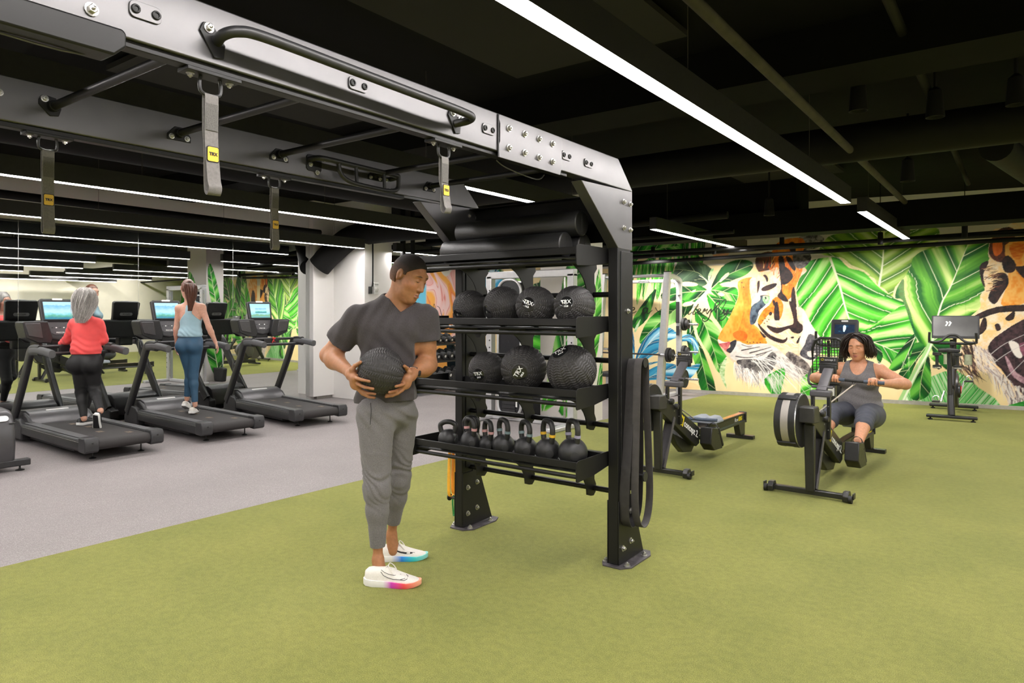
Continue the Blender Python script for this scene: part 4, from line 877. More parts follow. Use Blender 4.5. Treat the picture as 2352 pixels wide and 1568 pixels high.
for s in (-1, 1):
    obj('side_handle', MB().tube(smooth_path([(s * .1, -.1, .46), (s * .3, -.08, .5), (s * .32, .1, .66), (s * .32, .3, .68)], 4), .018, 8), M_PLASTIC, t)
    obj('crank', MB().cyl((s * .08, .7, .4), (s * .14, .78 * 1, .4 + s * .14), .014, n=8), M_PLASTIC, t)
    obj('pedal', MB().span((s * .2 - .06, .73, .385 + s * .14), (s * .2 + .06, .83, .415 + s * .14)), M_PLASTIC, t, bevel=.006)
obj('drive_cover', MB().lathe((-.07, .75, .42), (1, 0, 0), [(.2, 0), (.25, .02), (.25, .12), (.2, .14)], 24), M_HOOD, t, bevel=.01)
obj('console_mast', MB().tube(smooth_path([(0, .8, .5), (0, .72, .8), (.05, .55, 1.1)], 4), .035, 10), M_PLASTIC, t)
cf = frame((.075, .5, 1.19), (1, 0, 0), (0, .28, 1))
c = obj('console', MB().prism(rrect(.36, .42, .03), (0, 0, 0), (1, 0, 0), (0, 1, 0), .06, -.06), M_GREY, t, bevel=.01, seg=3); c.matrix_local = cf
b_ = obj('console_bezel', MB().prism(rrect(.29, .21, .008), (0, .05, 0), (1, 0, 0), (0, 1, 0), .003), M_INK, t); b_.matrix_local = cf
m_, nt, b = new_mat('lit dark blue video'); b.inputs['Base Color'].default_value = (.01, .012, .02, 1); b.inputs['Roughness'].default_value = .2
tc = nt.nodes.new('ShaderNodeTexCoord'); nz = nnode(nt, 'ShaderNodeTexNoise', Scale=3.2, Detail=3); nt.links.new(tc.outputs['Generated'], nz.inputs['Vector'])
r_ = ramp(nt, nz.outputs[0], [(.006, .012, .03), (.01, .03, .06), (.02, .2, .35)], [.3, .6, .8]); nt.links.new(r_.outputs[0], b.inputs['Emission Color']); b.inputs['Emission Strength'].default_value = .8
o = obj('screen', MB().prism(rrect(.26, .14, .004), (0, .06, 0), (1, 0, 0), (0, 1, 0), .002, .0035), m_, t, smooth=0); o.matrix_local = cf
o = obj('screen_figure', MB().prism([(-.015, -.04), (.0, -.045), (.018, .0), (.02, .04), (.005, .055), (-.015, .05), (-.02, .01)], (0, .065, 0), (1, 0, 0), (0, 1, 0), .0006, .006), glow('lit turquoise figure', (.05, .55, .75), .9), t, smooth=0); o.matrix_local = cf
o = obj('console_badge', MB().prism(rrect(.09, .024, .01), (0, .182, 0), (1, 0, 0), (0, 1, 0), .004), M_BADGE, t); o.matrix_local = cf
o = obj('key_panel', MB().prism(rrect(.3, .1, .02), (0, -.14, 0), (1, 0, 0), (0, 1, 0), .004), M_PLASTIC, t); o.matrix_local = cf
for s in (-1, 1): obj('upper_handle', MB().tube(smooth_path([(.05, .6, 1.0), (s * .26, .5, 1.02), (s * .28, .36, 1.1), (s * .28, .34, 1.22)], 4), .018, 8), M_PLASTIC, t)
# ---------------------------------------------------------------- smith machine between rack post and mural
M_DECAL = pbr('black decal', (.02, .02, .02), .4)
t = thing('smith_machine', 'silver guided barbell frame with small plates on its side pegs, in front of the mural', 'weight machine', (-5.6, 11.4, 0), 0)
for x, s in ((-4.95, 1), (-6.2, -1)):
    x -= -5.6
    obj('front_upright', MB().sweep([(x - .13, -.24, .03), (x, -.18, 2.19)], rrect(.11, .1, .012, 2), (0, 1, 0)), M_SILVER, t, smooth=30)
    obj('upright_cap', MB().span((x - .055, -.24, 2.185), (x + .06, -.13, 2.2)), M_INK, t)
    up = smooth_path([(x - .03, .38, .03), (x - .03, .38, 1.2), (x - .02, .36, 1.9), (x, .3, 2.06), (x, .05, 2.12), (x, -.16, 2.13)], 5)
    obj('rear_upright', MB().sweep(up, rrect(.075, .1, .02, 2), (1, 0, 0)), M_SILVER, t, smooth=40)
    obj('decal', MB().span((x - .065, .318, 1.3), (x - .0, .322, 1.68)), M_DECAL, t)
    obj('decal', MB().span((x - .06, .318, 1.08), (x - .005, .322, 1.25)), M_GREY, t)
    obj('floor_rail', MB().span((x - .18, -.6, .0), (x - .06, .5, .06)), M_SILVER, t, bevel=.01)
    obj('guide_rod', MB().cyl((x - .1, -.12, .1), (x + .0, -.08, 2.1), .014, n=10), M_CHROME, t)
    for z in (1.28, .79, .31):
        obj('plate_peg', MB().cyl((x, .36, z), (x + s * .34, .36, z), .022, n=12), M_CHROME, t)
        n = 2 if z > .5 else 1
        for k in range(n):
            rr = (.115, .085)[k] if z > .5 else .16
            tt = thing('weight_plate', '%s weight plate on the %s peg of the smith machine%s' % (('larger', 'smaller')[k] if z > .5 else 'single', {1.28: 'upper', .79: 'middle', .31: 'lowest'}[z], ', mural side' if s > 0 else ', far left side'), 'weight plate', (x - 5.6 + s * (.055 + k * .06), 11.4 + .36, z), 0, 'small black weight plates')
            obj('disc', MB().lathe((0, 0, 0), (s, 0, 0), [(.024, 0), (rr, .0), (rr, .045), (rr * .9, .05), (rr * .85, .042), (.045, .042), (.04, .05), (.024, .05)], 28), M_RUBBER, tt)
obj('bar_peg', MB().cyl((.58, -.3, .765), (1.02, -.3, .765), .024, n=12), M_CHROME, t)
obj('barbell', MB().cyl((-.95, -.3, .765), (.6, -.3, .765), .0145, n=10), M_PLASTIC, t)
for k, rr in enumerate((.125, .1)):
    tt = thing('weight_plate', ('larger', 'smaller')[k] + ' weight plate on the end of the smith machine bar', 'weight plate', (-5.6 + .70 + k * .055, 11.1, .765), 0, 'small black weight plates')
    obj('disc', MB().lathe((0, 0, 0), (1, 0, 0), [(.025, 0), (rr, .0), (rr, .045), (rr * .9, .05), (rr * .85, .042), (.045, .042), (.04, .05), (.025, .05)], 28), M_RUBBER, tt)
obj('top_bar', MB().cyl((-.6, -.18, 2.13), (.65, -.18, 2.13), .028, n=12), M_SILVER, t)
obj('rear_arch', MB().sweep(smooth_path([(-.6, .3, 1.8), (-.57, .3, 1.98), (-.45, .3, 2.05), (.5, .3, 2.05), (.62, .3, 1.98), (.65, .3, 1.8)], 5), rrect(.06, .1, .02, 2), (0, 1, 0)), M_SILVER, t, smooth=40)
obj('name_badge', MB().prism(rrect(.22, .045, .02), (.0, .245, 2.05), (1, 0, 0), (0, 0, 1), .006), M_CHROME, t)
tt = thing('weight_bench', 'black padded bench under the smith machine, half hidden by the rack post', 'bench', (-5.75, 10.95, 0), 0)
obj('pad', MB().span((-.15, -.55, .4), (.15, .5, .47)), M_RUBBER, tt, bevel=.02, seg=3)
obj('pad_edge', MB().span((-.17, .45, .38), (.17, .53, .46)), pbr('orange trim', (.8, .3, .03), .5), tt, bevel=.01)
for y in (-.4, .4): obj('bench_leg', MB().span((-.2, y - .03, 0), (.2, y + .03, .06)), M_SILVER, tt, bevel=.01); obj('bench_post', MB().span((-.03, y - .03, .05), (.03, y + .03, .4)), M_SILVER, tt, bevel=.01)
# ---------------------------------------------------------------- cable machine behind the rack
t = thing('cable_machine', 'silver cable machine with a dark rounded weight stack, seen through the rack trays', 'weight machine', (-5.4, 7.72, 0), 0)
for x in (-.68, .67):
    obj('column', MB().span((x - .05, -.05, .03), (x + .05, .05, 2.0)), M_SILVER, t, bevel=.008)
    for k in range(16): obj('adjust_hole', MB().cyl((x + .02, -.05, .3 + k * .1), (x + .02, -.054, .3 + k * .1), .011, n=8), M_INK, t)
    obj('guide_rod', MB().cyl((x - .09, -.04, .08), (x - .09, -.04, 1.95), .016, n=10), M_CHROME, t)
    obj('pulley_carriage', MB().span((x - .06, -.12, 1.28), (x + .06, -.05, 1.44)), M_SILVER, t, bevel=.02)
    obj('pulley', MB().lathe((x, -.16, 1.4), (1, 0, 0), [(.05, -.012), (.045, 0), (.05, .012), (0, .012)], 16), M_MID, t)
    obj('foot', MB().span((x - .06, -.55, 0), (x + .06, .1, .05)), M_SILVER, t, bevel=.01)
sh = rrect(.38, 1.86, .16, 8)
obj('stack_shroud', MB().prism(sh, (-.3, -.06, 1.0), (1, 0, 0), (0, 0, 1), .2, -.2), pbr('smoked dark shroud', (.012, .013, .016), .25), t, bevel=.006)
obj('stack_frame', MB().tube([V((-.3 + x * 1.03, -.07, 1.0 + y * 1.012)) for x, y in sh], .018, 8, True), M_SILVER, t, smooth=60)
for k in range(14): obj('stack_plate', MB().span((-.42, -.075, .12 + k * .055), (-.2, -.062, .165 + k * .055)), M_PLASTIC, t, smooth=0)
obj('stack_label', MB().span((-.19, -.075, .2), (-.165, -.063, .95)), M_TAG, t, smooth=0)
obj('top_beam', MB().span((-.72, -.05, 1.96), (.72, .05, 2.06)), M_SILVER, t, bevel=.01)
obj('base_beam', MB().span((-.72, -.04, .0), (.72, .04, .06)), M_SILVER, t, bevel=.01)
t = thing('tote_bag', 'black slouchy tote bag on the floor beside the painted column', 'bag', (-5.74, 8.3, 0), 0)
obj('bag_body', MB().prism([(-.15, 0), (.15, 0), (.2, .3), (.1, .27), (-.05, .31), (-.2, .29)], (0, .06, 0), (1, 0, 0), (0, 0, 1), .12), M_RUBBER, t, bevel=.03, seg=3)
obj('bag_handle', MB().tube(smooth_path([(-.08, 0, .27), (-.06, 0, .38), (0, 0, .41), (.06, 0, .38), (.08, 0, .27)], 4), .008, 6), M_RUBBER, t)
# ---------------------------------------------------------------- dumbbell rack along the left wall
t = thing('dumbbell_rack', 'dark three tier dumbbell rack along the left wall, behind the standing man', 'dumbbell rack', (-9.05, 9.6, 0), 0)
TIERS = ((.27, .2), (.62, 0), (.93, -.18))
for z, x in TIERS:
    obj('tier', MB().box((x, 0, z - .03), (.34, 1.95, .012), Matrix.Rotation(R(12), 3, 'Y')), M_PLASTIC, t, bevel=.003)
    obj('tier_lip', MB().span((x + .155, -.97, z - .08), (x + .17, .97, z - .045)), M_PLASTIC, t, bevel=.003)
for y in (-.9, .9):
    obj('side_frame', MB().prism([(.3, .05), (.36, .1), (-.28, 1.0), (-.34, 1.0), (-.3, .05)], (0, y + .03, 0), (1, 0, 0), (0, 0, 1), .06), M_PLASTIC, t, bevel=.006)
    obj('foot', MB().cyl((-.35, y, .035), (.55, y, .035), .035, n=12), M_GREY, t)
ORD = ('first', 'second', 'third', 'fourth', 'fifth', 'sixth', 'seventh', 'eighth', 'ninth', 'tenth', 'eleventh')
for ti, (z, x) in enumerate(TIERS):
    n = (9, 10, 11)[ti]; rr = (.078, .07, .058)[ti]; sp = 1.86 / n
    for k in range(n):
        lb = '%s tier dumbbell, %s from the near end of the rack' % (('bottom', 'middle', 'top')[ti], ORD[k])
        c = (-9.05 + x, 9.6 - .93 + sp * (k + .5), z + rr * 1.0)
        d = thing('dumbbell', lb, 'dumbbell', c, 0, 'dumbbells on the three tier rack')
        d.rotation_euler = (0, R(12), 0)
        if k == 0:
            hd = MB().lathe((0, 0, 0), (1, 0, 0), [(0, 0), (rr * .8, 0), (rr, .012), (rr, .1), (rr * .85, .112), (0, .112)], 18)
            h1 = obj('head', hd, M_RUBBER, d); h1.location = (.065, 0, 0)
            h2 = h1.copy(); COL.objects.link(h2); h2.location = (-.177, 0, 0)
            g = obj('handle', MB().tube([(-.07, 0, 0), (-.03, 0, 0), (0, 0, 0), (.03, 0, 0), (.07, 0, 0)], [.014, .015, .018, .015, .014], 10), M_CHROME, d)
            cp_ = obj('head_badge', MB().lathe((.178, 0, 0), (1, 0, 0), [(rr * .35, 0), (rr * .35, .002), (0, .002)], 14), M_BADGE, d)
            src = (h1, h2, g, cp_)
        else:
            for s in src:
                q = s.copy(); COL.objects.link(q); q.parent = d
# mirror pane and bright mural art behind the rack
obj('mirror_pane', MB().span((-9.87, 8.56, .03), (-9.86, 9.72, 2.6)), M_MIRROR, wl, smooth=0)
# ---------------------------------------------------------------- people: bodies grown from a smooth distance field
class SDF:
    def __init__(s, lo, hi, h, fine=()):
        s.ax = []
        for a in range(3):
            c = [lo[a]]
            while c[-1] < hi[a]:
                st = h
                for ax_, p, q, hf in fine:
                    if ax_ == a and p <= c[-1] <= q: st = min(st, hf)
                c.append(c[-1] + st)
            s.ax.append(np.array(c, np.float32))
        s.F = np.full([len(c) for c in s.ax], .2, np.float32)
    def loc(s, lo, hi):
        sl = []; cs = []
        for a in range(3):
            i = max(0, int(np.searchsorted(s.ax[a], lo[a])) - 1); j = min(len(s.ax[a]), int(np.searchsorted(s.ax[a], hi[a])) + 1)
            if j <= i: return None
            sl.append(slice(i, j)); sh = [1, 1, 1]; sh[a] = -1; cs.append(s.ax[a][i:j].reshape(sh))
        return tuple(sl), cs
    @staticmethod
    def smin(a, b, k):
        h = np.maximum(k - np.abs(a - b), 0) / k
        return np.minimum(a, b) - h * h * k * .25
    def put(s, fn, lo, hi, k, sub=False):
        m = .06
        g = s.loc([v - m for v in lo], [v + m for v in hi])
        if g is None: return
        sl, (X, Y, Z) = g; d = fn(X, Y, Z).astype(np.float32)
        s.F[sl] = -s.smin(-s.F[sl], d, k) if sub else s.smin(s.F[sl], d, k)
    def cone(s, a, b, ra, rb, k=.02, cap=None, sub=False, flat=1.0, fdir=None):
        a = np.array(a, float); b = np.array(b, float); ba = b - a; L = float(ba @ ba) + 1e-12
        def fn(X, Y, Z):
            px, py, pz = X - a[0], Y - a[1], Z - a[2]
            t = np.clip((px * ba[0] + py * ba[1] + pz * ba[2]) / L, 0, 1)
            qx, qy, qz = px - ba[0] * t, py - ba[1] * t, pz - ba[2] * t
            d2 = qx * qx + qy * qy + qz * qz
            if fdir is not None:
                f = np.array(fdir, float); f /= np.linalg.norm(f); w = qx * f[0] + qy * f[1] + qz * f[2]
                d2 = d2 + w * w * (flat * flat - 1)
            d = np.sqrt(np.maximum(d2, 0)) - (ra + (rb - ra) * t)
            if cap is not None:
                n = ba / math.sqrt(L); d = np.maximum(d, (px * n[0] + py * n[1] + pz * n[2]) - math.sqrt(L) - cap)
            return d
        r = max(ra, rb); s.put(fn, np.minimum(a, b) - r, np.maximum(a, b) + r, k, sub)
    def chain(s, pts, rs, k=.02, **kw):
        for i in range(len(pts) - 1): s.cone(pts[i], pts[i + 1], rs[i], rs[i + 1], k, **kw)
    def ell(s, c, r, k=.03, axes=None, sub=False):
        c = np.array(c, float); r = np.array(r, float)
        A = np.eye(3) if axes is None else np.array([list(V(a).normalized()) for a in axes])
        def fn(X, Y, Z):
            px, py, pz = X - c[0], Y - c[1], Z - c[2]
            q = [A[i, 0] * px + A[i, 1] * py + A[i, 2] * pz for i in range(3)]
            k0 = np.sqrt(sum((q[i] / r[i]) ** 2 for i in range(3))); k1 = np.sqrt(sum((q[i] / r[i] ** 2) ** 2 for i in range(3))) + 1e-9
            return k0 * (k0 - 1) / k1
        m = np.sqrt(((A * r[:, None]) ** 2).sum(0)); s.put(fn, c - m, c + m, k, sub)
    def cut(s, p, n):
        n = V(n).normalized(); X, Y, Z = [s.ax[a].reshape([-1 if i == a else 1 for i in range(3)]) for a in range(3)]
        s.F = np.maximum(s.F, ((X - p[0]) * n.x + (Y - p[1]) * n.y + (Z - p[2]) * n.z).astype(np.float32))
    def cut_limb(s, a, b, t, rad, t0=.25, xs=None):
        """square end for a sleeve or trouser leg, only around that limb"""
        X, Y, Z = [s.ax[i].reshape([-1 if i == j else 1 for j in range(3)]) for i in range(3)]
        d = V(b) - V(a); L = d.length; d = d / L
        h = (X - a[0]) * d.x + (Y - a[1]) * d.y + (Z - a[2]) * d.z
        r2 = (X - a[0]) ** 2 + (Y - a[1]) ** 2 + (Z - a[2]) ** 2 - h * h
        ok = (r2 < rad * rad) & (h > t0 * L)
        if xs is not None: ok = ok & ((X - xs[0]) * xs[1] > 0)
        s.F = np.where(ok, np.maximum(s.F, (h - t * L).astype(np.float32)), s.F)
    def carve(s, planes):
        """remove where every plane value (p, n) is negative"""
        X, Y, Z = [s.ax[a].reshape([-1 if i == a else 1 for i in range(3)]) for a in range(3)]; d = None
        for p, n in planes:
            n = V(n).normalized(); e = ((X - p[0]) * n.x + (Y - p[1]) * n.y + (Z - p[2]) * n.z).astype(np.float32)
            d = e if d is None else np.maximum(d, e)
        s.F = np.maximum(s.F, -d)
    def ripple(s, fn):
        X, Y, Z = [s.ax[a].reshape([-1 if i == a else 1 for i in range(3)]) for a in range(3)]
        s.F = s.F + fn(X, Y, Z).astype(np.float32)
    def arrays(s):
        F = s.F; N = F < 0
        n = [d - 1 for d in F.shape]
        cnt = np.zeros(n, np.int8)
        for i in (0, 1):
            for j in (0, 1):
                for k in (0, 1): cnt += N[i:i + n[0], j:j + n[1], k:k + n[2]]
        act = (cnt > 0) & (cnt < 8); idx = np.argwhere(act); m = len(idx)
        ids = np.full(n, -1, np.int32); ids[tuple(idx.T)] = np.arange(m)
        acc = np.zeros((m, 3)); c = np.zeros(m)
        cs = [s.ax[a][idx[:, a]] for a in range(3)]; ce = [s.ax[a][idx[:, a] + 1] for a in range(3)]
        for a in range(3):
            b1, b2 = (a + 1) % 3, (a + 2) % 3
            for u in (0, 1):
                for v in (0, 1):
                    o = [0, 0, 0]; o[b1] = u; o[b2] = v
                    p = idx + o; q = p.copy(); q[:, a] += 1
                    f0 = F[tuple(p.T)]; f1 = F[tuple(q.T)]; x = (f0 < 0) != (f1 < 0)
                    t = np.where(x, f0 / np.where(x, f0 - f1, 1), 0)
                    acc[:, a] += np.where(x, cs[a] + (ce[a] - cs[a]) * t, 0)
                    acc[:, b1] += np.where(x, (ce if u else cs)[b1], 0); acc[:, b2] += np.where(x, (ce if v else cs)[b2], 0); c += x
        P = acc / c[:, None]; Q = []
        for a in range(3):
            b1, b2 = (a + 1) % 3, (a + 2) % 3
            sl0 = [slice(None)] * 3; sl1 = [slice(None)] * 3
            sl0[a] = slice(0, -1); sl1[a] = slice(1, None)
            for b in (b1, b2): sl0[b] = slice(1, -1); sl1[b] = slice(1, -1)
            A0 = N[tuple(sl0)]; A1 = N[tuple(sl1)]
            e = np.argwhere(A0 != A1); up = A0[tuple(e.T)]
            off = np.zeros(3, int); off[b1] = 1; off[b2] = 1; e = e + off
            def g(d1, d2):
                w = e.copy(); w[:, b1] -= d1; w[:, b2] -= d2; return ids[tuple(w.T)]
            q = np.stack([g(1, 1), g(0, 1), g(0, 0), g(1, 0)], 1)
            q[~up] = q[~up][:, ::-1]; Q.append(q)
        Q = np.concatenate(Q); Q = Q[(Q >= 0).all(1)]
        return P, Q
    def mesh(s, name, m, parent, tint=None, relax=1, keep=True):
        P, Q = s.arrays()
        if keep and len(Q):                                     # keep only the largest connected piece
            lab = np.arange(len(P))
            for _ in range(200):
                mn = lab[Q].min(1); new = lab.copy()
                for j in range(4): np.minimum.at(new, Q[:, j], mn)
                new = new[new]
                if (new == lab).all(): break
                lab = new
            u, cnt = np.unique(lab, return_counts=True); big = u[cnt.argmax()]
            okv = lab == big; Q = Q[okv[Q].all(1)]; ren = np.cumsum(okv) - 1; P = P[okv]; Q = ren[Q]
        for _ in range(relax):
            S = np.zeros_like(P); c = np.zeros(len(P))
            for j in range(4):
                np.add.at(S, Q[:, j], P[Q[:, (j + 1) % 4]] + P[Q[:, j - 1]]); np.add.at(c, Q[:, j], 2)
            P = P * .5 + (S / np.maximum(c, 1)[:, None]) * .5
        me = bpy.data.meshes.new(name); n = len(Q)
        me.vertices.add(len(P)); me.vertices.foreach_set('co', P.astype(np.float32).ravel())
        me.loops.add(n * 4); me.loops.foreach_set('vertex_index', Q.astype(np.int32).ravel())
        me.polygons.add(n); me.polygons.foreach_set('loop_start', np.arange(0, n * 4, 4, dtype=np.int32))
        me.polygons.foreach_set('use_smooth', np.ones(n, bool)); me.update(calc_edges=True)
        if tint is not None:
            c = np.ones((len(P), 4), np.float32); c[:, :3] = tint(P)
            at = me.color_attributes.new('tint', 'FLOAT_COLOR', 'POINT'); at.data.foreach_set('color', c.ravel())
        return link_mesh(name, me, m, parent)

def skin_mat(name):
    m, nt, b = new_mat(name)
    at = nnode(nt, 'ShaderNodeAttribute', attribute_name='tint')
    tc = nt.nodes.new('ShaderNodeTexCoord'); nz = nnode(nt, 'ShaderNodeTexNoise', Scale=60, Detail=4); nt.links.new(tc.outputs['Object'], nz.inputs['Vector'])
    r = ramp(nt, nz.outputs[0], [(.9, .9, .9), (1.05, 1.05, 1.05)], [.35, .65])
    mx = nnode(nt, 'ShaderNodeMix', data_type='RGBA', blend_type='MULTIPLY'); mx.inputs[0].default_value = 1
    nt.links.new(at.outputs[0], mx.inputs[6]); nt.links.new(r.outputs[0], mx.inputs[7]); nt.links.new(mx.outputs[2], b.inputs['Base Color'])
    b.inputs['Roughness'].default_value = .48; b.inputs['Subsurface Weight'].default_value = .12; b.inputs['Subsurface Radius'].default_value = (.02, .008, .004); b.inputs['Subsurface Scale'].default_value = .3
    return m
M_SKIN = skin_mat('human skin')
class Head:
    """head frame: f forward, u up, r to the person's right... all in the person's local axes"""
    def __init__(s, c, f, u, k=1.0):
        s.c = V(c); s.f = V(f).normalized(); s.u = V(u); s.u = (s.u - s.f * s.u.dot(s.f)).normalized(); s.r = s.f.cross(s.u).normalized(); s.k = k
    def p(s, f, r, u): return s.c + (s.f * f + s.r * r + s.u * u) * s.k
    @property
    def ax(s): return (s.f, s.r, s.u)
    def e(s, B, c, r, k=.02, **kw): B.ell(s.p(*c), [v * s.k for v in r], k, s.ax, **kw)
    def co(s, B, a, b, ra, rb, k=.01, **kw): B.cone(s.p(*a), s.p(*b), ra * s.k, rb * s.k, k, **kw)
    def build(s, B, nose=1.0, lip=1.0, jaw=1.0):
        s.e(B, (-.012, 0, .022), (.097, .076, .098), .03)
        s.e(B, (.03, 0, -.03), (.062, .060, .085), .03)
        s.e(B, (.03, 0, -.075), (.055 * jaw, .055 * jaw, .042), .03)
        s.co(B, (.066, -.012, -.105), (.066, .012, -.105), .018, .018, .03)
        s.co(B, (.068, -.04, .036), (.068, .04, .036), .017, .017, .018)         # brow
        for q in (-1, 1):
            s.e(B, (.088, q * .033, .012), (.012, .019, .011), .012, sub=True)   # eye socket
            s.e(B, (.0715, q * .033, .011), (.0155, .0165, .013), .004)          # closed lid over the eyeball
            s.e(B, (.05, q * .045, -.022), (.03, .022, .022), .03)               # cheekbone
            s.co(B, (-.004, q * .073, .02), (-.014, q * .079, -.022), .010, .008, .006)
            s.e(B, (-.012, q * .078, .006), (.02, .009, .031), .006)             # ear
            s.e(B, (-.006, q * .088, .004), (.009, .008, .017), .004, sub=True)
        s.co(B, (.083, 0, .024), (.106, 0, -.030), .009, .012 * nose, .012)     # nose
        for q in (-1, 1): s.e(B, (.092, q * .0115 * nose, -.036), (.012, .0085, .0085), .008)
        for q in (-1, 1): s.co(B, (.0945, q * .003, -.0605), (.082, q * .022, -.064), .0072 * lip, .0035, .004)
        s.co(B, (.0925, -.010, -.0725), (.0925, .010, -.0725), .0086 * lip, .0086 * lip, .005)
        s.e(B, (.094, 0, -.066), (.006, .024, .0012), .002, sub=True)             # mouth line
    def paint(s, P, base, hair=None, lipc=(.5, .2, .18), brow=(.03, .02, .015), scalp=None):
        q = (P - np.array(s.c)) / s.k; f = q @ np.array(s.f); r = q @ np.array(s.r); u = q @ np.array(s.u)
        C = np.tile(np.array(base, np.float32), (len(P), 1)); near = (f ** 2 + r ** 2 + u ** 2) < .17 ** 2
        def mix(w, col):
            w = np.clip(w, 0, 1)[:, None] * near[:, None]; C[:] = C * (1 - w) + np.array(col, np.float32) * w
        ss = lambda x: np.clip(x, 0, 1)
        mix(ss((1 - (((f - .09) / .03) ** 2 + (r / .026) ** 2 + ((u + .067) / .0135) ** 2)) * 2) * .8, lipc)
        mix(ss((1 - (((f - .09) / .03) ** 2 + (r / .024) ** 2 + ((u + .066) / .0022) ** 2)) * 2) * .7, [c * .4 for c in lipc])
        ar = np.abs(r)
        bu = .037 - ((ar - .03) / .028) ** 2 * .006
        mix(ss((1 - (((ar - .034) / .023) ** 2 + ((u - bu) / .0042) ** 2)) * 2.2) * (f > .03) * .85, brow)
        lu = .005 - ((ar - .033) / .018) ** 2 * -.003
        mix(ss((1 - (((ar - .033) / .0175) ** 2 + ((u - lu) / .0024) ** 2)) * 2.5) * (f > .04) * .95, (.012, .01, .009))
        mix(ss((1 - ((ar - .009) / .006) ** 2 - ((u + .041) / .004) ** 2)) * (f > .08) * .6, [c * .25 for c in base])
        mix(ss(1 - ((ar - .055) / .03) ** 2 - ((u + .025) / .03) ** 2) * (f > .02) * .18, (.75, .25, .18))
        if scalp is not None: mix(s.hairline(f, ar, u, *scalp[:2]) * scalp[3] * np.clip(.35 + (u + .05) / .11, 0, 1), scalp[2]); mix(ss(2 - ((f + .012) / .024) ** 2 - ((u - .004) / .036) ** 2) * (ar > .0735) * .9, base)
        return C
    @staticmethod
    def hairline(f, ar, u, hi, lo):
        """1 on the hairy scalp, 0 on the face"""
        a = np.clip((u - (hi - np.maximum(0, ar - .045) * .9 - np.maximum(0, .03 - f) * 1.5)) / .008 + .5, 0, 1)
        side = np.clip((.012 - f) / .01 + .5, 0, 1) * np.clip((u - lo) / .01 + .5, 0, 1)
        return np.maximum(a * (u > .0), side * (f < .03))
def finger(B, pts, r=.0092, k=.0035):
    B.chain(pts, [r * (1.04 - .22 * i / (len(pts) - 1)) for i in range(len(pts))], k)
def hand(B, w, d, pn, side, curl=(.25, .4, .3), size=1.0, thumb=.55):
    """w wrist, d along the hand, pn towards the palm side, side of the thumb (+/-1)"""
    d = V(d).normalized(); pn = V(pn); pn = (pn - d * pn.dot(d)).normalized(); lat = d.cross(pn) * side; w = V(w)
    B.ell(w + d * .05 * size, (.056 * size, .04 * size, .017 * size), .02, (d, lat, pn))
    for i, (o, L) in enumerate(((.031, .07), (.011, .079), (-.010, .074), (-.029, .06))):
        p = w + d * (.088 - abs(o) * .15) * size + lat * o * size; q = [p - d * .012 * size, p]; a = 0
        for j, fr in enumerate((.46, .3, .24)):
            a += curl[j]; dd = d * math.cos(a) + pn * math.sin(a); p = p + dd * L * fr * size; q.append(p)
        finger(B, q, .0092 * size)
    b = w + d * .025 * size + lat * .028 * size
    t1 = b + (d * .7 + lat * thumb + pn * .35).normalized() * .04 * size; t2 = t1 + (d * .85 + lat * thumb * .3 + pn * .45).normalized() * .032 * size
    B.chain([w + d * .02 * size, b, t1, t2], [.014 * size, .0145 * size, .011 * size, .0085 * size], .008)
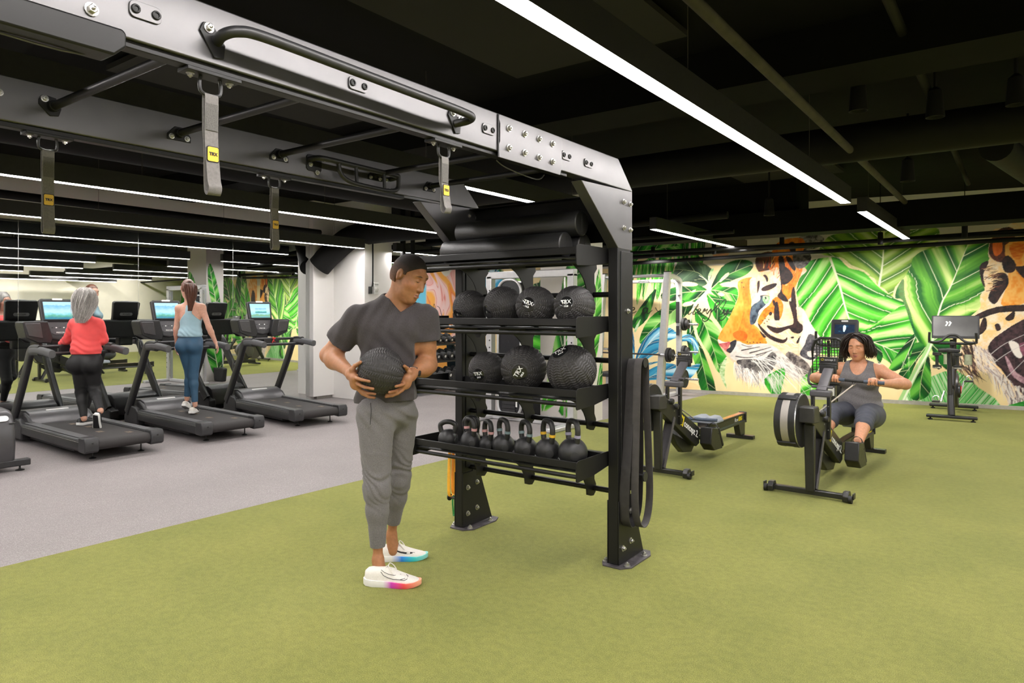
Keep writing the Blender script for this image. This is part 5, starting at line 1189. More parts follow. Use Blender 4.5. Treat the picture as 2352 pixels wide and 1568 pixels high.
# ---- shoes
def shoe(parent, o, fdir, side, upper, sole_m, L=.29, tilt=None, laces=True, emblem=None, name='shoe', outsole=None):
    """o heel on the ground, fdir forward; lofted upper and sole in the person's axes"""
    f = V(fdir).normalized(); z = V((0, 0, 1)) if tilt is None else V(tilt); z = (z - f * z.dot(f)).normalized(); l = f.cross(z); o = V(o); k = L / .29
    ST = [(-.004, .020, .075), (.01, .032, .088), (.04, .0365, .094), (.08, .0365, .092), (.11, .037, .094), (.14, .041, .083), (.18, .0465, .066), (.22, .046, .052), (.255, .037, .043), (.28, .020, .034), (.288, .006, .028)]
    sole_t = lambda x: (.034 - .03 * max(0, x - .05)) * (1 if x < .22 else .9)
    lift = lambda x: max(0, x - .2) ** 2 * 1.6 + max(0, .03 - x) ** 2 * 6
    def at(x, y, h): return o + (f * x + l * y + z * h) * k
    na = 13; u_ = MB(); vs = []
    for x, w, h in ST:
        z0 = sole_t(x) - .004 + lift(x)
        for j in range(na):
            a = PI * j / (na - 1); cs, sn = math.cos(a), math.sin(a)
            vs.append(at(x, w * math.copysign(abs(cs) ** .7, cs), z0 + (h - z0) * sn ** .8 if sn > 0 else z0))
    fs = []
    for i in range(len(ST) - 1):
        for j in range(na - 1): fs.append((i * na + j, (i + 1) * na + j, (i + 1) * na + j + 1, i * na + j + 1))
    fs.append(tuple(range(na))); fs.append(tuple(range((len(ST) - 1) * na + na - 1, (len(ST) - 1) * na - 1, -1)))
    u_.add(vs, fs); s = obj(name, u_, upper, parent, smooth=70)
    so = MB(); vs = []; sts = [(x + (.004 if x > .2 else -.006 if x < .02 else 0), w * 1.1 + .002) for x, w, h in ST]
    for x, w in sts:
        b, t = lift(x), sole_t(x) + lift(x)
        for y, h in ((w, t), (w * 1.03, (b + t) / 2), (w * .92, b), (-w * .92, b), (-w * 1.03, (b + t) / 2), (-w, t)): vs.append(at(x, y, h))
    fs = []
    for i in range(len(sts) - 1):
        for j in range(6): fs.append((i * 6 + j, (i + 1) * 6 + j, (i + 1) * 6 + (j + 1) % 6, i * 6 + (j + 1) % 6))
    fs += [tuple(range(6)), tuple(range(len(sts) * 6 - 1, len(sts) * 6 - 7, -1))]
    so.add(vs, fs); obj('sole', so, sole_m, s, smooth=40)
    if outsole is not None:
        ou = MB(); vs = []; m_ = sts[1:-1]
        for q in (1, -1):
            for x, w in (m_ if q > 0 else m_[::-1]): vs.append(at(x, q * w * .78, lift(x) - .003))
        n_ = len(m_); vs2 = [v + z * .006 * k for v in vs]; nn = len(vs)
        ou.add(vs + vs2, [(i, i + 1, nn - 2 - i, nn - 1 - i) for i in range(n_ - 1)] + [(i, (i + 1) % nn, nn + (i + 1) % nn, nn + i) for i in range(nn)])
        obj('outsole', ou, outsole, s, smooth=0)
    def surf(x, h, sd, off=.0012):
        for i in range(len(ST) - 1):
            if ST[i][0] <= x <= ST[i + 1][0]:
                t = (x - ST[i][0]) / (ST[i + 1][0] - ST[i][0]); w = ST[i][1] + t * (ST[i + 1][1] - ST[i][1]); hh = ST[i][2] + t * (ST[i + 1][2] - ST[i][2]); break
        z0 = sole_t(x) - .004 + lift(x); q = min(1, max(0, (h - z0) / (hh - z0))) ** 1.25
        return at(x, sd * (w * math.sqrt(max(0, 1 - q * q)) ** .7 + off), h)
    if emblem:
        sd, m_, outline = emblem
        lo_ = [(.085, .078), (.10, .062), (.125, .052), (.155, .046), (.19, .046), (.215, .05)]
        hi_ = [(.085, .078), (.105, .068), (.13, .06), (.158, .056), (.188, .055), (.215, .05)]
        if outline:
            obj('emblem_line', MB().tube([surf(x, h, sd) for x, h in lo_], .0016, 5), m_, s); obj('emblem_line', MB().tube([surf(x, h + .008, sd) for x, h in hi_[:-1]], .0014, 5), m_, s)
            obj('emblem_line', MB().tube([surf(.19, .046, sd), surf(.212, .043, sd), surf(.224, .046, sd), surf(.222, .052, sd), surf(.213, .058, sd)], .0016, 5), m_, s)
        else:
            e = MB(); vs = [surf(x, h, sd) for x, h in lo_] + [surf(x, h, sd) for x, h in hi_[::-1]]; n = len(lo_)
            e.add(vs, [(i, i + 1, 2 * n - 2 - i, 2 * n - 1 - i) for i in range(n - 1)]); obj('emblem', e, m_, s, smooth=0)
    if laces:
        for i in range(5):
            x = .105 + i * .02; hh = .095 - i * .0095
            obj('lace', MB().tube(smooth_path([at(x, .022, hh - .012), at(x + .004, 0, hh + .003), at(x + .008, -.022, hh - .014)], 4), .003 * k, 6), upper, s)
        for q in (-1, 1): obj('lace_loop', MB().tube(smooth_path([at(.115, 0, .094), at(.12, q * .018, .108), at(.135, q * .034, .092), at(.15, q * .036, .07), at(.14, q * .026, .078), at(.118, 0, .094)], 4), .0028 * k, 6), upper, s)
    return s
def sole_grad(name, cols, pos):
    m, nt, b = new_mat(name); tc = nt.nodes.new('ShaderNodeTexCoord'); sp = nt.nodes.new('ShaderNodeSeparateXYZ'); nt.links.new(tc.outputs['Generated'], sp.inputs[0])
    r = ramp(nt, sp.outputs[0], cols, pos); nt.links.new(r.outputs[0], b.inputs['Base Color']); b.inputs['Roughness'].default_value = .5; return m
M_SHOE = pbr('off white knit shoe', (.74, .71, .66), .75, 0, .05, 120, .3, 500)
M_SOLEW = pbr('white sole', (.8, .79, .77), .5, 0, .03, 40)
M_SHOEB = pbr('black sports shoe', (.015, .015, .017), .55, 0, .2, 60)
def strands(name, m, parent, guides, n, r, spread, seed=1, seg=7, taper=.25, wave=.004, lmin=.8):
    """many thin tapered locks along guide curves; spread(t) is the radius of the bundle"""
    rnd = random.Random(seed); mb = MB()
    for i in range(n):
        g = rnd.choice(guides); ph = rnd.random() * 6.28; a = rnd.random() * 6.28; q = math.sqrt(rnd.random()); ln = lmin + (1.07 - lmin) * rnd.random() ** .7
        P = smooth_path(g, 4); pts = []
        m_ = max(3, int(len(P) * min(1, ln)))
        for j in range(seg):
            t = j / (seg - 1); x = t * (m_ - 1); k0 = int(x); k1 = min(k0 + 1, len(P) - 1); p = P[k0].lerp(P[k1], x - k0)
            s_ = spread(t) * q
            pts.append(p + V((math.cos(a) * s_ + wave * math.sin(ph + 5 * t), math.sin(a) * s_ + wave * math.cos(ph + 4 * t), wave * .5 * math.sin(ph * 2 + 6 * t))))
        mb.tube(pts, [r * (1 - (1 - taper) * (j / (seg - 1)) ** 2) for j in range(seg)], 4)
    o = obj(name, mb, m, parent, smooth=80); o['kind'] = 'stuff'; return o
# ---------------------------------------------------------------- the man with the ball
man = thing('person', 'man in a dark grey v-neck t-shirt and grey joggers holding a black ball, looking down', 'person', (-2.924, 2.813, 0), R(36.46))
BC = V((-0.036, -0.21, 1.179)); BR = .129
hd = Head((0.093, -0.04, 1.696), (.80, -.42, -.43), (.40, -.10, .9), 1.06)
J = dict(rs=(-0.209, -0.02, 1.458), re=(-0.39, 0.05, 1.248), rw=(-0.219, -0.17, 1.171), ls=(0.177, 0.03, 1.462), le=(0.192, 0.05, 1.19), lw=(0.125, -0.12, 1.159),
         nb=(0, 0, 1.545), ch=(-0.018, 0, 1.352), be=(-0.04, 0, 1.126), pe=(-0.045, 0, 0.95),
         rh=(-0.09, -0.09, 0.926), rk=(-0.071, -0.14, 0.509), ra=(-0.066, -0.14, 0.121), lh=(0.016, 0.1, 0.898), lk=(0.003, 0.12, 0.494), la=(-0.048, 0.19, 0.153))
J = {k: V(v) for k, v in J.items()}
def man_torso(B, g=0.0):
    B.ell(J['ch'] + V((0, 0, -.01)), (.178 + g, .112 + g, .19 + g), .05)
    for s in (-1, 1): B.ell(J['ch'] + V((s * .075, -.06, .045)), (.085 + g, .05 + g, .06 + g), .04)      # pectorals
    B.cone(J['rs'] + V((.03, 0, -.01)), J['ls'] + V((-.03, 0, -.01)), .06 + g, .06 + g, .06)
    B.cone(J['nb'] + V((-.0, .02, .0)), J['rs'] + V((.03, 0, .03)), .07 + g, .03 + g, .05)         # trapezius
    B.cone(J['nb'] + V((.0, .02, .0)), J['ls'] + V((-.03, 0, .03)), .07 + g, .03 + g, .05)
    B.ell(J['be'], (.152 + g, .105 + g, .17 + g), .07)
    B.ell(J['pe'] + V((0, .01, .02)), (.155 + g, .115 + g, .12 + g), .06)
def man_leg(B, h, k, a, g=0.0, end=1.0, cap=None, r=(.096, .062, .053, .036)):
    B.cone(h, k, r[0] + g, r[1] + g, .05)
    mid = k.lerp(a, .3)
    B.cone(k, mid, r[1] + g, r[2] + g, .04)
    B.cone(mid, k.lerp(a, end), r[2] + g, r[3] + g, .03, cap=cap)
B = SDF((-.50, -.42, .0), (.36, .34, 1.86), .0075, [(2, 1.54, 1.86, .0036), (2, .92, 1.22, .004), (0, -.02, .20, .0036), (0, -.32, -.02, .0045), (1, -.36, .06, .0042)])
man_torso(B, -.012)
B.cone(J['nb'] + V((.0, .01, -.03)), hd.p(-.025, 0, -.06), .062, .056, .04)
hd.build(B)
for s, e, w in (('rs', 're', 'rw'), ('ls', 'le', 'lw')):
    a, b, c = J[s], J[e], J[w]
    B.ell(a + V((0, 0, .0)), (.062, .062, .062), .04)
    B.cone(a, b, .058, .047, .03); m_ = a.lerp(b, .5); B.ell(m_ + V((.012 if s == 'rs' else -.008, -.012, -.012)), (.047, .048, .07), .04)
    q = b.lerp(c, .3); B.cone(b, q, .046, .053, .03); B.cone(q, c, .053, .029, .03)
# right hand (left in the photo)
rw, lw = J['rw'], J['lw']
pr = V((-0.167, -0.259, 1.143)); B.chain([rw, rw.lerp(pr, .5), pr], [.028, .031, .024], .02)
B.ell(V((-0.163, -0.245, 1.113)), (.036, .022, .038), .02)
for pts in (((-0.177, -0.245, 1.147), (-0.14, -0.306, 1.145), (-0.115, -0.319, 1.139), (-0.075, -0.333, 1.133)), ((-0.172, -0.247, 1.123), (-0.142, -0.279, 1.11), (-0.105, -0.3, 1.098), (-0.058, -0.313, 1.091)), ((-0.165, -0.248, 1.1), (-0.144, -0.245, 1.078), (-0.108, -0.239, 1.061), (-0.057, -0.27, 1.059)), ((-0.154, -0.247, 1.083), (-0.13, -0.245, 1.057), (-0.098, -0.24, 1.04), (-0.067, -0.234, 1.034))):
    finger(B, [V(p) for p in pts], .0098, .004)
B.chain([V(p) for p in ((-0.204, -0.19, 1.16), (-0.187, -0.244, 1.186), (-0.172, -0.239, 1.207), (-0.129, -0.295, 1.232))], [.017, .0145, .0115, .0095], .008)
# left hand (right in the photo)
pl = V((0.107, -0.193, 1.134)); B.chain([lw, lw.lerp(pl, .5), pl], [.028, .031, .024], .02)
B.ell(V((0.093, -0.197, 1.109)), (.036, .022, .036), .02)
for pts in (((0.116, -0.193, 1.127), (0.098, -0.197, 1.109), (0.08, -0.232, 1.103), (0.056, -0.275, 1.1)), ((0.107, -0.196, 1.106), (0.082, -0.202, 1.085), (0.052, -0.208, 1.071), (0.019, -0.266, 1.067)), ((0.094, -0.2, 1.087), (0.068, -0.206, 1.069), (0.038, -0.212, 1.055), (-0.003, -0.22, 1.048)), ((0.08, -0.204, 1.071), (0.055, -0.21, 1.055), (0.029, -0.215, 1.044), (-0.007, -0.222, 1.038))):
    finger(B, [V(p) for p in pts], .0098, .004)
B.chain([V(p) for p in ((0.117, -0.15, 1.147), (0.118, -0.188, 1.167), (0.104, -0.188, 1.187), (0.096, -0.237, 1.206))], [.016, .014, .0115, .0095], .008)
for h, k, a in (('rh', 'rk', 'ra'), ('lh', 'lk', 'la')):
    man_leg(B, J[h], J[k], J[a], -.012)
    B.cone(J[a], (J[a].x + .01, J[a].y, .06), .034, .036, .02)
SK = (.40, .18, .088)
B.mesh('body', M_SKIN, man, lambda P: hd.paint(P, SK, lipc=(.36, .15, .11), brow=(.03, .016, .01), scalp=(.08, -.05, (.16, .08, .048), .8)))
# close cropped hair, faded at the sides
H_ = SDF(tuple(hd.c - V((.16, .16, .16))), tuple(hd.c + V((.16, .16, .17))), .0042)
hd.e(H_, (-.0125, 0, .0225), (.1035, .0815, .1045), .01); hd.e(H_, (-.03, 0, -.01), (.082, .072, .075), .03)
X, Y, Z = [H_.ax[a].reshape([-1 if i == a else 1 for i in range(3)]) for a in range(3)]
def hc(v): return ((X - hd.c.x) * v.x + (Y - hd.c.y) * v.y + (Z - hd.c.z) * v.z) / hd.k
f_, r_, u_ = hc(hd.f), np.abs(hc(hd.r)), hc(hd.u)
H_.F = H_.F + (np.clip((.055 - u_) / .1, 0, 1) * .004).astype(np.float32)
front = (.079 - np.maximum(0, r_ - .042) * .5) - u_
side = np.maximum(np.maximum(f_ - .022 - np.maximum(0, u_ - .03) * .9, -.05 - u_), np.where(f_ > -.03, (.012 - u_) * 3, -1))
H_.F = np.maximum(H_.F, np.minimum(front, side).astype(np.float32) * .9)
def hair_tint(P):
    q = (P - np.array(hd.c)) / hd.k; f = q @ np.array(hd.f); u = q @ np.array(hd.u)
    t = np.clip((u + .045 + np.maximum(0, f) * .2) / .115, 0, 1)[:, None] ** .8
    n = vn3(P * 420)[:, None]
    return (np.array((.17, .085, .05)) * (1 - t) + np.array((.017, .012, .011)) * t) * (.75 + .5 * n)
def vn3(p): return np.modf(np.abs(np.sin(np.floor(p) @ np.array((12.9, 78.2, 37.7))) * 43758.5))[0]
M_CROP = skin_mat('cropped hair'); M_CROP.node_tree.nodes['Principled BSDF'].inputs['Roughness'].default_value = .85; M_CROP.node_tree.nodes['Principled BSDF'].inputs['Subsurface Weight'].default_value = 0
H_.mesh('hair', M_CROP, man, hair_tint)
# shirt
C = SDF((-.40, -.26, .93), (.34, .24, 1.68), .0058)
man_torso(C, .010)
for s, e, t in (('rs', 're', .56), ('ls', 'le', .50)):
    a, b = J[s], J[e]; C.ell(a, (.073, .073, .07), .04); C.cone(a, a.lerp(b, t + .12), .073, .09, .035)
C.ell(J['pe'] + V((0, .0, .05)), (.176, .142, .12), .05)
def folds(X, Y, Z):
    a = .0042 * np.sin((X * .75 + Z * 1.0 + Y * .3) * 58 + 2 * np.sin(X * 14)) * np.clip((1.42 - Z) / .1, 0, 1)
    return a + .0022 * np.sin((X * 1.0 - Z * .7) * 90 + 3 * np.sin(Z * 9)) * np.clip((Z - 1.15) / .15, 0, 1) + .004 * np.sin(Z * 70 + 5 * X) * np.clip((1.08 - Z) / .06, 0, 1)
C.ripple(folds)
C.cut_limb(J['rs'], J['re'], .62, .13, .25, (J['rs'].x + .06, -1)); C.cut_limb(J['ls'], J['le'], .47, .13, .25, (J['ls'].x - .052, 1))
C.cut((0, 0, 0.988), (.06, -.05, -1))
nb = J['nb']; vb = V((0.047, -0.12, 1.498))
C.cone(nb + V((0, .01, -.02)), nb + V((.02, 0, .2)), .062, .085, .01, sub=True)
C.carve([(vb, (-.77, 0, -.64)), (vb, (.55, 0, -.83)), (nb + V((0, .045, 0)), (0, 1, 0)), (vb + V((0, 0, -.01)), (0, 0, -1))])
shirt = C.mesh('t_shirt', heather('dark grey heather jersey', (.050, .044, .047), (.085, .076, .08)), man)
# joggers
T = SDF((-.26, -.32, .12), (.26, .34, 1.08), .0065)
T.ell(J['pe'] + V((0, .01, -.01)), (.160, .124, .12), .05)
man_leg(T, J['rh'], J['rk'], J['ra'], .012, .80, 0, (.096, .056, .047, .031)); man_leg(T, J['lh'], J['lk'], J['la'], .012, .76, 0, (.096, .056, .047, .031))
T.cut((0, 0, 1.03), (0, 0, 1))
def jf(X, Y, Z):
    kn = np.exp(-((Z - .56) / .12) ** 2); th = np.exp(-((Z - .9) / .1) ** 2)
    return (.0042 * kn + .0006) * np.sin((Z * 1.0 + X * .8 - Y * .3) * 105 + 3.5 * np.sin(X * 31 + Z * 17) + 2 * np.sin(Z * 43)) + .0035 * th * np.sin((X * 1.1 + Z * .7) * 75 + 2 * np.sin(Z * 20))
T.ripple(jf)
M_JOG = heather('grey heather joggers', (.115, .108, .110), (.215, .205, .205))
jog = T.mesh('joggers', M_JOG, man)
for h, k, a, e in (('rh', 'rk', 'ra', .80), ('lh', 'lk', 'la', .76)):
    p = J[k].lerp(J[a], e); d = (J[a] - J[k]).normalized()
    obj('cuff', MB().lathe(p - d * .055, d, [(.0475, 0), (.0455, .006), (.0435, .05), (.042, .058), (.03, .058)], 28), M_JOG, jog)
obj('side_pocket', MB().tube(smooth_path([V((-0.097, -0.19, 1)), V((-0.092, -0.2, 0.954)), V((-0.096, -0.205, 0.883))], 4), .002, 5), pbr('dark seam', (.02, .02, .02), .8), jog)
# shoes: heel to toe from the prints on the turf
s1 = sole_grad('white to magenta to orange sole', [(.8, .79, .78), (.8, .79, .78), (.62, .05, .5), (.85, .08, .08), (.85, .4, .25)], [0, .36, .5, .72, 1])
s2 = sole_grad('white to blue to teal sole', [(.8, .79, .78), (.8, .79, .78), (.03, .25, .8), (.05, .6, .62), (.3, .7, .65)], [0, .3, .5, .75, 1])
M_EMB = pbr('black shoe print', (.01, .01, .012), .5)
shoe(man, (-0.122, -0.175, 0), (1, -.10, 0), 1, M_SHOE, s1, .305, emblem=(1, M_EMB, True))
shoe(man, (-0.121, 0.19, 0), (1, .12, 0), 1, M_SHOE, s2, .29, emblem=(1, M_EMB, False))
# steel watch
wd = (pl - lw).normalized(); wc = lw - wd * .012
watch = obj('watch', MB().lathe(wc - wd * .008, wd, [(.0325, 0), (.034, .002), (.034, .014), (.0325, .016)], 24), M_CHROME, man)
wn = V((.25, -.8, -.35)); wn = (wn - wd * wn.dot(wd)).normalized()
obj('watch_face', MB().lathe(wc + wn * .031, wn, [(.017, 0), (.017, .008), (.014, .01), (0, .01)], 18), pbr('dark watch dial', (.03, .03, .03), .2), watch)
hb = slam_ball((0, 0, 0), BR, -.93, .28, R(60), 'black treaded ball held by the standing man at his waist', '10LB', name='medicine_ball') if False else None
mw = rootmat(man); bcw = mw @ BC
slam_ball(tuple(bcw), BR - .001, -.93, .25, R(75), 'black treaded ball held by the standing man at his waist', '10LB', name='medicine_ball')
# ---------------------------------------------------------------- the women
def leg(B, h, k, a, r, k_=.04, cap=None, end=1.0):
    B.cone(h, k, r[0], r[1], k_); m_ = V(k).lerp(V(a), .3); B.cone(k, m_, r[1], r[2], .03); B.cone(m_, V(k).lerp(V(a), end), r[2], r[3], .03, cap=cap)
def arm(B, s, e, w, r, k_=.03, g=0):
    B.cone(s, e, r[0] + g, r[1] + g, k_); q = V(e).lerp(V(w), .3); B.cone(e, q, r[1] + g, r[2] + g, .02); B.cone(q, w, r[2] + g, r[3] + g, .02)
# -- coral top, grey hair
red = thing('person', 'woman with long grey hair in coral top and black leggings, seen from behind', 'person', (-8.587, 3.477, 0), R(36.46))
G = {k: V(v) for k, v in dict(hd=(-0.007, -0.02, 1.639), nb=(-0.015, 0, 1.416), ch=(-0.01, 0, 1.257), wa=(-0.015, 0, 1.108), pe=(-0.004, -0.01, 0.955),
     ls=(-0.149, 0, 1.361), le=(-0.252, 0.06, 1.19), lw=(-0.483, 0.27, 1.11), rs=(0.122, 0.02, 1.361), re=(0.148, 0.06, 1.18), rw=(-0.05, 0.3, 1.124),
     lh=(-0.079, 0, 0.875), lk=(-0.102, 0.06, 0.571), la=(-0.029, -0.01, 0.282), rh=(0.065, 0, 0.875), rk=(0.043, 0.06, 0.621), ra=(0.249, -0.16, 0.392)).items()}
hr = Head(G['hd'], (-.33, .94, -.12), (0, .1, 1), .98)
def red_torso(B, g=0):
    B.ell(G['ch'], (.15 + g, .108 + g, .17 + g), .05); B.cone(G['ls'] + V((.02, 0, 0)), G['rs'] - V((.02, 0, 0)), .06 + g, .06 + g, .05)
    B.cone(G['nb'], G['ls'] + V((.05, 0, .03)), .05 + g, .03 + g, .05); B.cone(G['nb'], G['rs'] + V((-.05, 0, .03)), .05 + g, .03 + g, .05)
    B.ell(G['wa'], (.142 + g, .11 + g, .14 + g), .06)
    for q in (-1, 1): B.ell(G['ch'] + V((q * .07, .08, -.02)), (.07, .06, .07), .04)
def red_hips(B, g=0):
    B.ell(G['pe'], (.165 + g, .125 + g, .13 + g), .05)
    for q in (-1, 1): B.ell(G['pe'] + V((q * .078, -.06, -.05)), (.1 + g, .09 + g, .095 + g), .03)
B = SDF((-.5, -.32, .18), (.34, .5, 1.78), .009, [(2, 1.5, 1.78, .0055)])
red_torso(B, -.01); red_hips(B, -.012); B.cone(G['nb'], hr.p(-.02, 0, -.06), .052, .048, .03); hr.build(B)
for q in 'lr': arm(B, G[q + 's'], G[q + 'e'], G[q + 'w'], (.045, .037, .036, .025)); leg(B, G[q + 'h'], G[q + 'k'], G[q + 'a'], (.085, .054, .048, .031))
hand(B, G['lw'], (-.35, .9, -.12), (.1, -.1, -1), 1, (.2, .5, .5), .9); hand(B, G['rw'], (-.3, .9, -.1), (-.1, -.1, -1), -1, (.2, .5, .5), .9)
SKR = (.58, .31, .22)
B.mesh('body', M_SKIN, red, lambda P: hr.paint(P, SKR, lipc=(.5, .16, .15), brow=(.3, .27, .25)))
C = SDF((-.45, -.3, 1.0), (.34, .42, 1.6), .0085)
red_torso(C, .004); C.ell(G['pe'] + V((0, 0, .1)), (.162, .128, .13), .05)
for q in 'lr': arm(C, G[q + 's'], G[q + 'e'], G[q + 'w'], (.058, .051, .046, .035), g=.002)
C.ripple(lambda X, Y, Z: .0042 * np.sin(Z * 95 + 4 * np.sin(X * 16)) * np.clip((1.26 - Z) / .14, 0, 1) + .0028 * np.sin((X + Z) * 70) * np.clip((np.abs(X) - .12) / .05, 0, 1))
C.cut((0, 0, 1.02), (0.02, 0, -1)); C.cone(G['nb'] + V((0, 0, .02)), G['nb'] + V((0, .02, .2)), .058, .07, .01, sub=True)
for q in 'lr': C.cut_limb(G[q + 'e'], G[q + 'w'], .97, .09, .4)
C.mesh('long_sleeved_top', pbr('coral jersey', (.86, .085, .085), .75, 0, .06, 12, .1, 300, sheen=.1), red)
T = SDF((-.26, -.32, .2), (.28, .28, 1.22), .0085); red_hips(T, .004)
for q, e in (('l', .93), ('r', .95)): leg(T, G[q + 'h'], G[q + 'k'], G[q + 'a'], (.092, .06, .053, .036), .04, 0, e)
T.ripple(lambda X, Y, Z: .0012 * np.sin(Z * 120 + 4 * np.sin(X * 30)) * np.exp(-((Z - .62) / .12) ** 2))
T.mesh('leggings', pbr('black leggings', (.006, .006, .007), .6, 0, .2, 30), red)
M_LENS = M_SOLEW
shoe(red, (-0.082, -0.03, 0.209), (.15, .98, 0), 1, M_SHOEB, M_SOLEW, .25, laces=False)
shoe(red, G['ra'] + V((.0, -.10, -.03)), (-.18, .42, -.88), 1, M_SHOEB, M_SOLEW, .25, tilt=(.05, .9, .42), laces=False, outsole=M_SHOEB)
H_ = SDF(tuple(hr.c - V((.16, .2, .18))), tuple(hr.c + V((.16, .16, .18))), .008)
hr.e(H_, (-.022, 0, .026), (.107, .095, .108), .02); hr.e(H_, (-.055, 0, -.06), (.06, .085, .09), .05)
H_.carve([(hr.p(.05, 0, 0), -hr.f), (hr.p(.05, 0, .06), hr.u + hr.f * -.6)])
M_GHAIR = pbr('silver grey hair', (.42, .395, .375), .5, 0, .4, 22, .4, 120, stretch=(6, 6, .8))
hair = H_.mesh('hair', M_GHAIR, red)
top_ = [hr.p(-.02 - .1 * math.cos(a) * .9, .088 * math.sin(a), .09 - .02 * abs(math.sin(a))) for a in np.linspace(-1.9, 1.9, 15)]
gd = []
for a in np.linspace(-1.8, 1.8, 17):
    f0, r0 = -math.cos(a), math.sin(a)
    gd.append([hr.p(-.02 + .03 * f0, .03 * r0, .128), hr.p(-.025 + .085 * f0, .08 * r0, .085), hr.p(-.03 + .112 * f0, .1 * r0, .0), hr.p(-.045 + .105 * f0, .096 * r0, -.09), hr.p(-.075 + .075 * f0, .078 * r0, -.17), hr.p(-.09 + .022 * f0, .022 * r0 - .01, -.28)])
strands('hair_strands', M_GHAIR, red, gd, 620, .0036, lambda t: .008 + .026 * t * (1 - .6 * t), 3, 10, .3, .012, .55)
strands('hair_strands', pbr('pale silver hair', (.62, .59, .57), .5, 0, .2, 30, stretch=(5, 5, .8)), red, gd, 260, .0032, lambda t: .012 + .03 * t * (1 - .6 * t), 8, 10, .3, .014, .55)
obj('hair_tie', MB().tube(smooth_path([hr.p(-.075, -.025, .102), hr.p(-.085, 0, .106), hr.p(-.075, .025, .102)], 4), .009, 8), pbr('navy hair tie', (.03, .05, .1), .6), red)
# -- pale blue tank top, ponytail
blu = thing('person', 'woman with brown ponytail, pale blue tank top and blue leggings walking on treadmill', 'person', (-8.451, 4.635, 0), R(36.46))
G = {k: V(v) for k, v in dict(hd=(-0.049, 0, 1.791), nb=(-0.022, 0, 1.604), ch=(-0.011, 0, 1.44), wa=(-0.011, 0, 1.275), pe=(-0.017, -0, 1.11),
     ls=(-0.159, 0, 1.544), le=(-0.192, 0, 1.28), lw=(-0.211, 0.05, 1.08), rs=(0.132, 0, 1.555), re=(0.22, 0, 1.302), rw=(0.277, 0.06, 1.113),
     lh=(-0.088, 0, 1.039), lk=(-0.059, 0.08, 0.713), la=(-0.098, 0.08, 0.391), rh=(0.049, 0, 1.039), rk=(0.013, 0.02, 0.696), ra=(0.044, -0, 0.325)).items()}
hb_ = Head(G['hd'], (-.52, .84, -.18), (0, .12, 1), .97)
def blu_torso(B, g=0):
    B.ell(G['ch'] + V((0, 0, .01)), (.138 + g, .098 + g, .16 + g), .05); B.cone(G['ls'] + V((.03, 0, 0)), G['rs'] - V((.03, 0, 0)), .045 + g, .045 + g, .05)
    B.cone(G['nb'], G['ls'] + V((.06, 0, .03)), .042 + g, .026 + g, .05); B.cone(G['nb'], G['rs'] + V((-.06, 0, .03)), .042 + g, .026 + g, .05)
    B.ell(G['wa'], (.122 + g, .092 + g, .14 + g), .06)
    for q in (-1, 1): B.ell(G['ch'] + V((q * .06, .075, -.0)), (.06, .055, .06), .04)
def blu_hips(B, g=0):
    B.ell(G['pe'] + V((0, 0, .02)), (.152 + g, .11 + g, .12 + g), .05)
    for q in (-1, 1): B.ell(G['pe'] + V((q * .07, -.05, -.04)), (.088 + g, .085 + g, .09 + g), .03)
B = SDF((-.34, -.25, .18), (.42, .3, 1.86), .0085, [(2, 1.6, 1.86, .0055), (2, 1.0, 1.16, .0055)])
blu_torso(B, -.004); blu_hips(B, -.012); B.cone(G['nb'] - V((0, 0, .02)), hb_.p(-.02, 0, -.06), .048, .044, .03); hb_.build(B)
for q in 'lr': B.ell(G[q + 's'], (.046, .046, .048), .03); arm(B, G[q + 's'], G[q + 'e'], G[q + 'w'], (.041, .034, .034, .022)); leg(B, G[q + 'h'], G[q + 'k'], G[q + 'a'], (.078, .05, .046, .030))
hand(B, G['lw'], (.12, .15, -1), (.9, -.3, .1), 1, (.2, .45, .4), .92); hand(B, G['rw'], (.3, .1, -1), (-.75, -.5, -.2), -1, (.2, .45, .4), .92)
SKB = (.62, .34, .245)
B.mesh('body', M_SKIN, blu, lambda P: hb_.paint(P, SKB, lipc=(.5, .16, .15), brow=(.08, .045, .03)))
C = SDF((-.22, -.2, 1.1), (.22, .22, 1.66), .007); blu_torso(C, .006); C.ell(G['pe'] + V((0, -.01, .1)), (.146, .112, .11), .05)
C.ripple(lambda X, Y, Z: .0036 * np.sin((Z + X * .45) * 105 + 4 * np.sin(X * 18)) * np.clip((1.33 - Z) / .1, 0, 1))
C.cut((0, 0, 1.185), (0, .0, -1)); C.cone(G['nb'] + V((0, 0, .0)), G['nb'] + V((0, .04, .2)), .07, .09, .01, sub=True)
zt = 1.467
for q, sd in (('l', -1), ('r', 1)):                       # racer back: deep arm holes behind, straps in front
    a = G[q + 's']
    C.carve([((a.x - sd * .015, 0, 0), (-sd, 0, -.0)), ((0, 0, zt - .06), (0, 0, -1))])
    C.carve([((sd * .055, 0, zt), (-sd * .75, 0, -.66)), ((0, .0, 0), (0, 1, 0)), ((sd * .04, 0, 0), (-sd, 0, 0))])
C.mesh('tank_top', pbr('pale blue jersey', (.33, .50, .58), .75, 0, .05, 14, .1, 300, sheen=.1), blu, relax=2)
T = SDF((-.2, -.2, .2), (.2, .24, 1.25), .0075); blu_hips(T, .004)
for q, e in (('l', .90), ('r', .90)): leg(T, G[q + 'h'], G[q + 'k'], G[q + 'a'], (.085, .055, .05, .037), .04, 0, e)
T.cut((0, 0, 1.218), (0, 0, 1))
T.mesh('leggings', pbr('petrol blue leggings', (.028, .085, .155), .6, 0, .08, 20), blu)
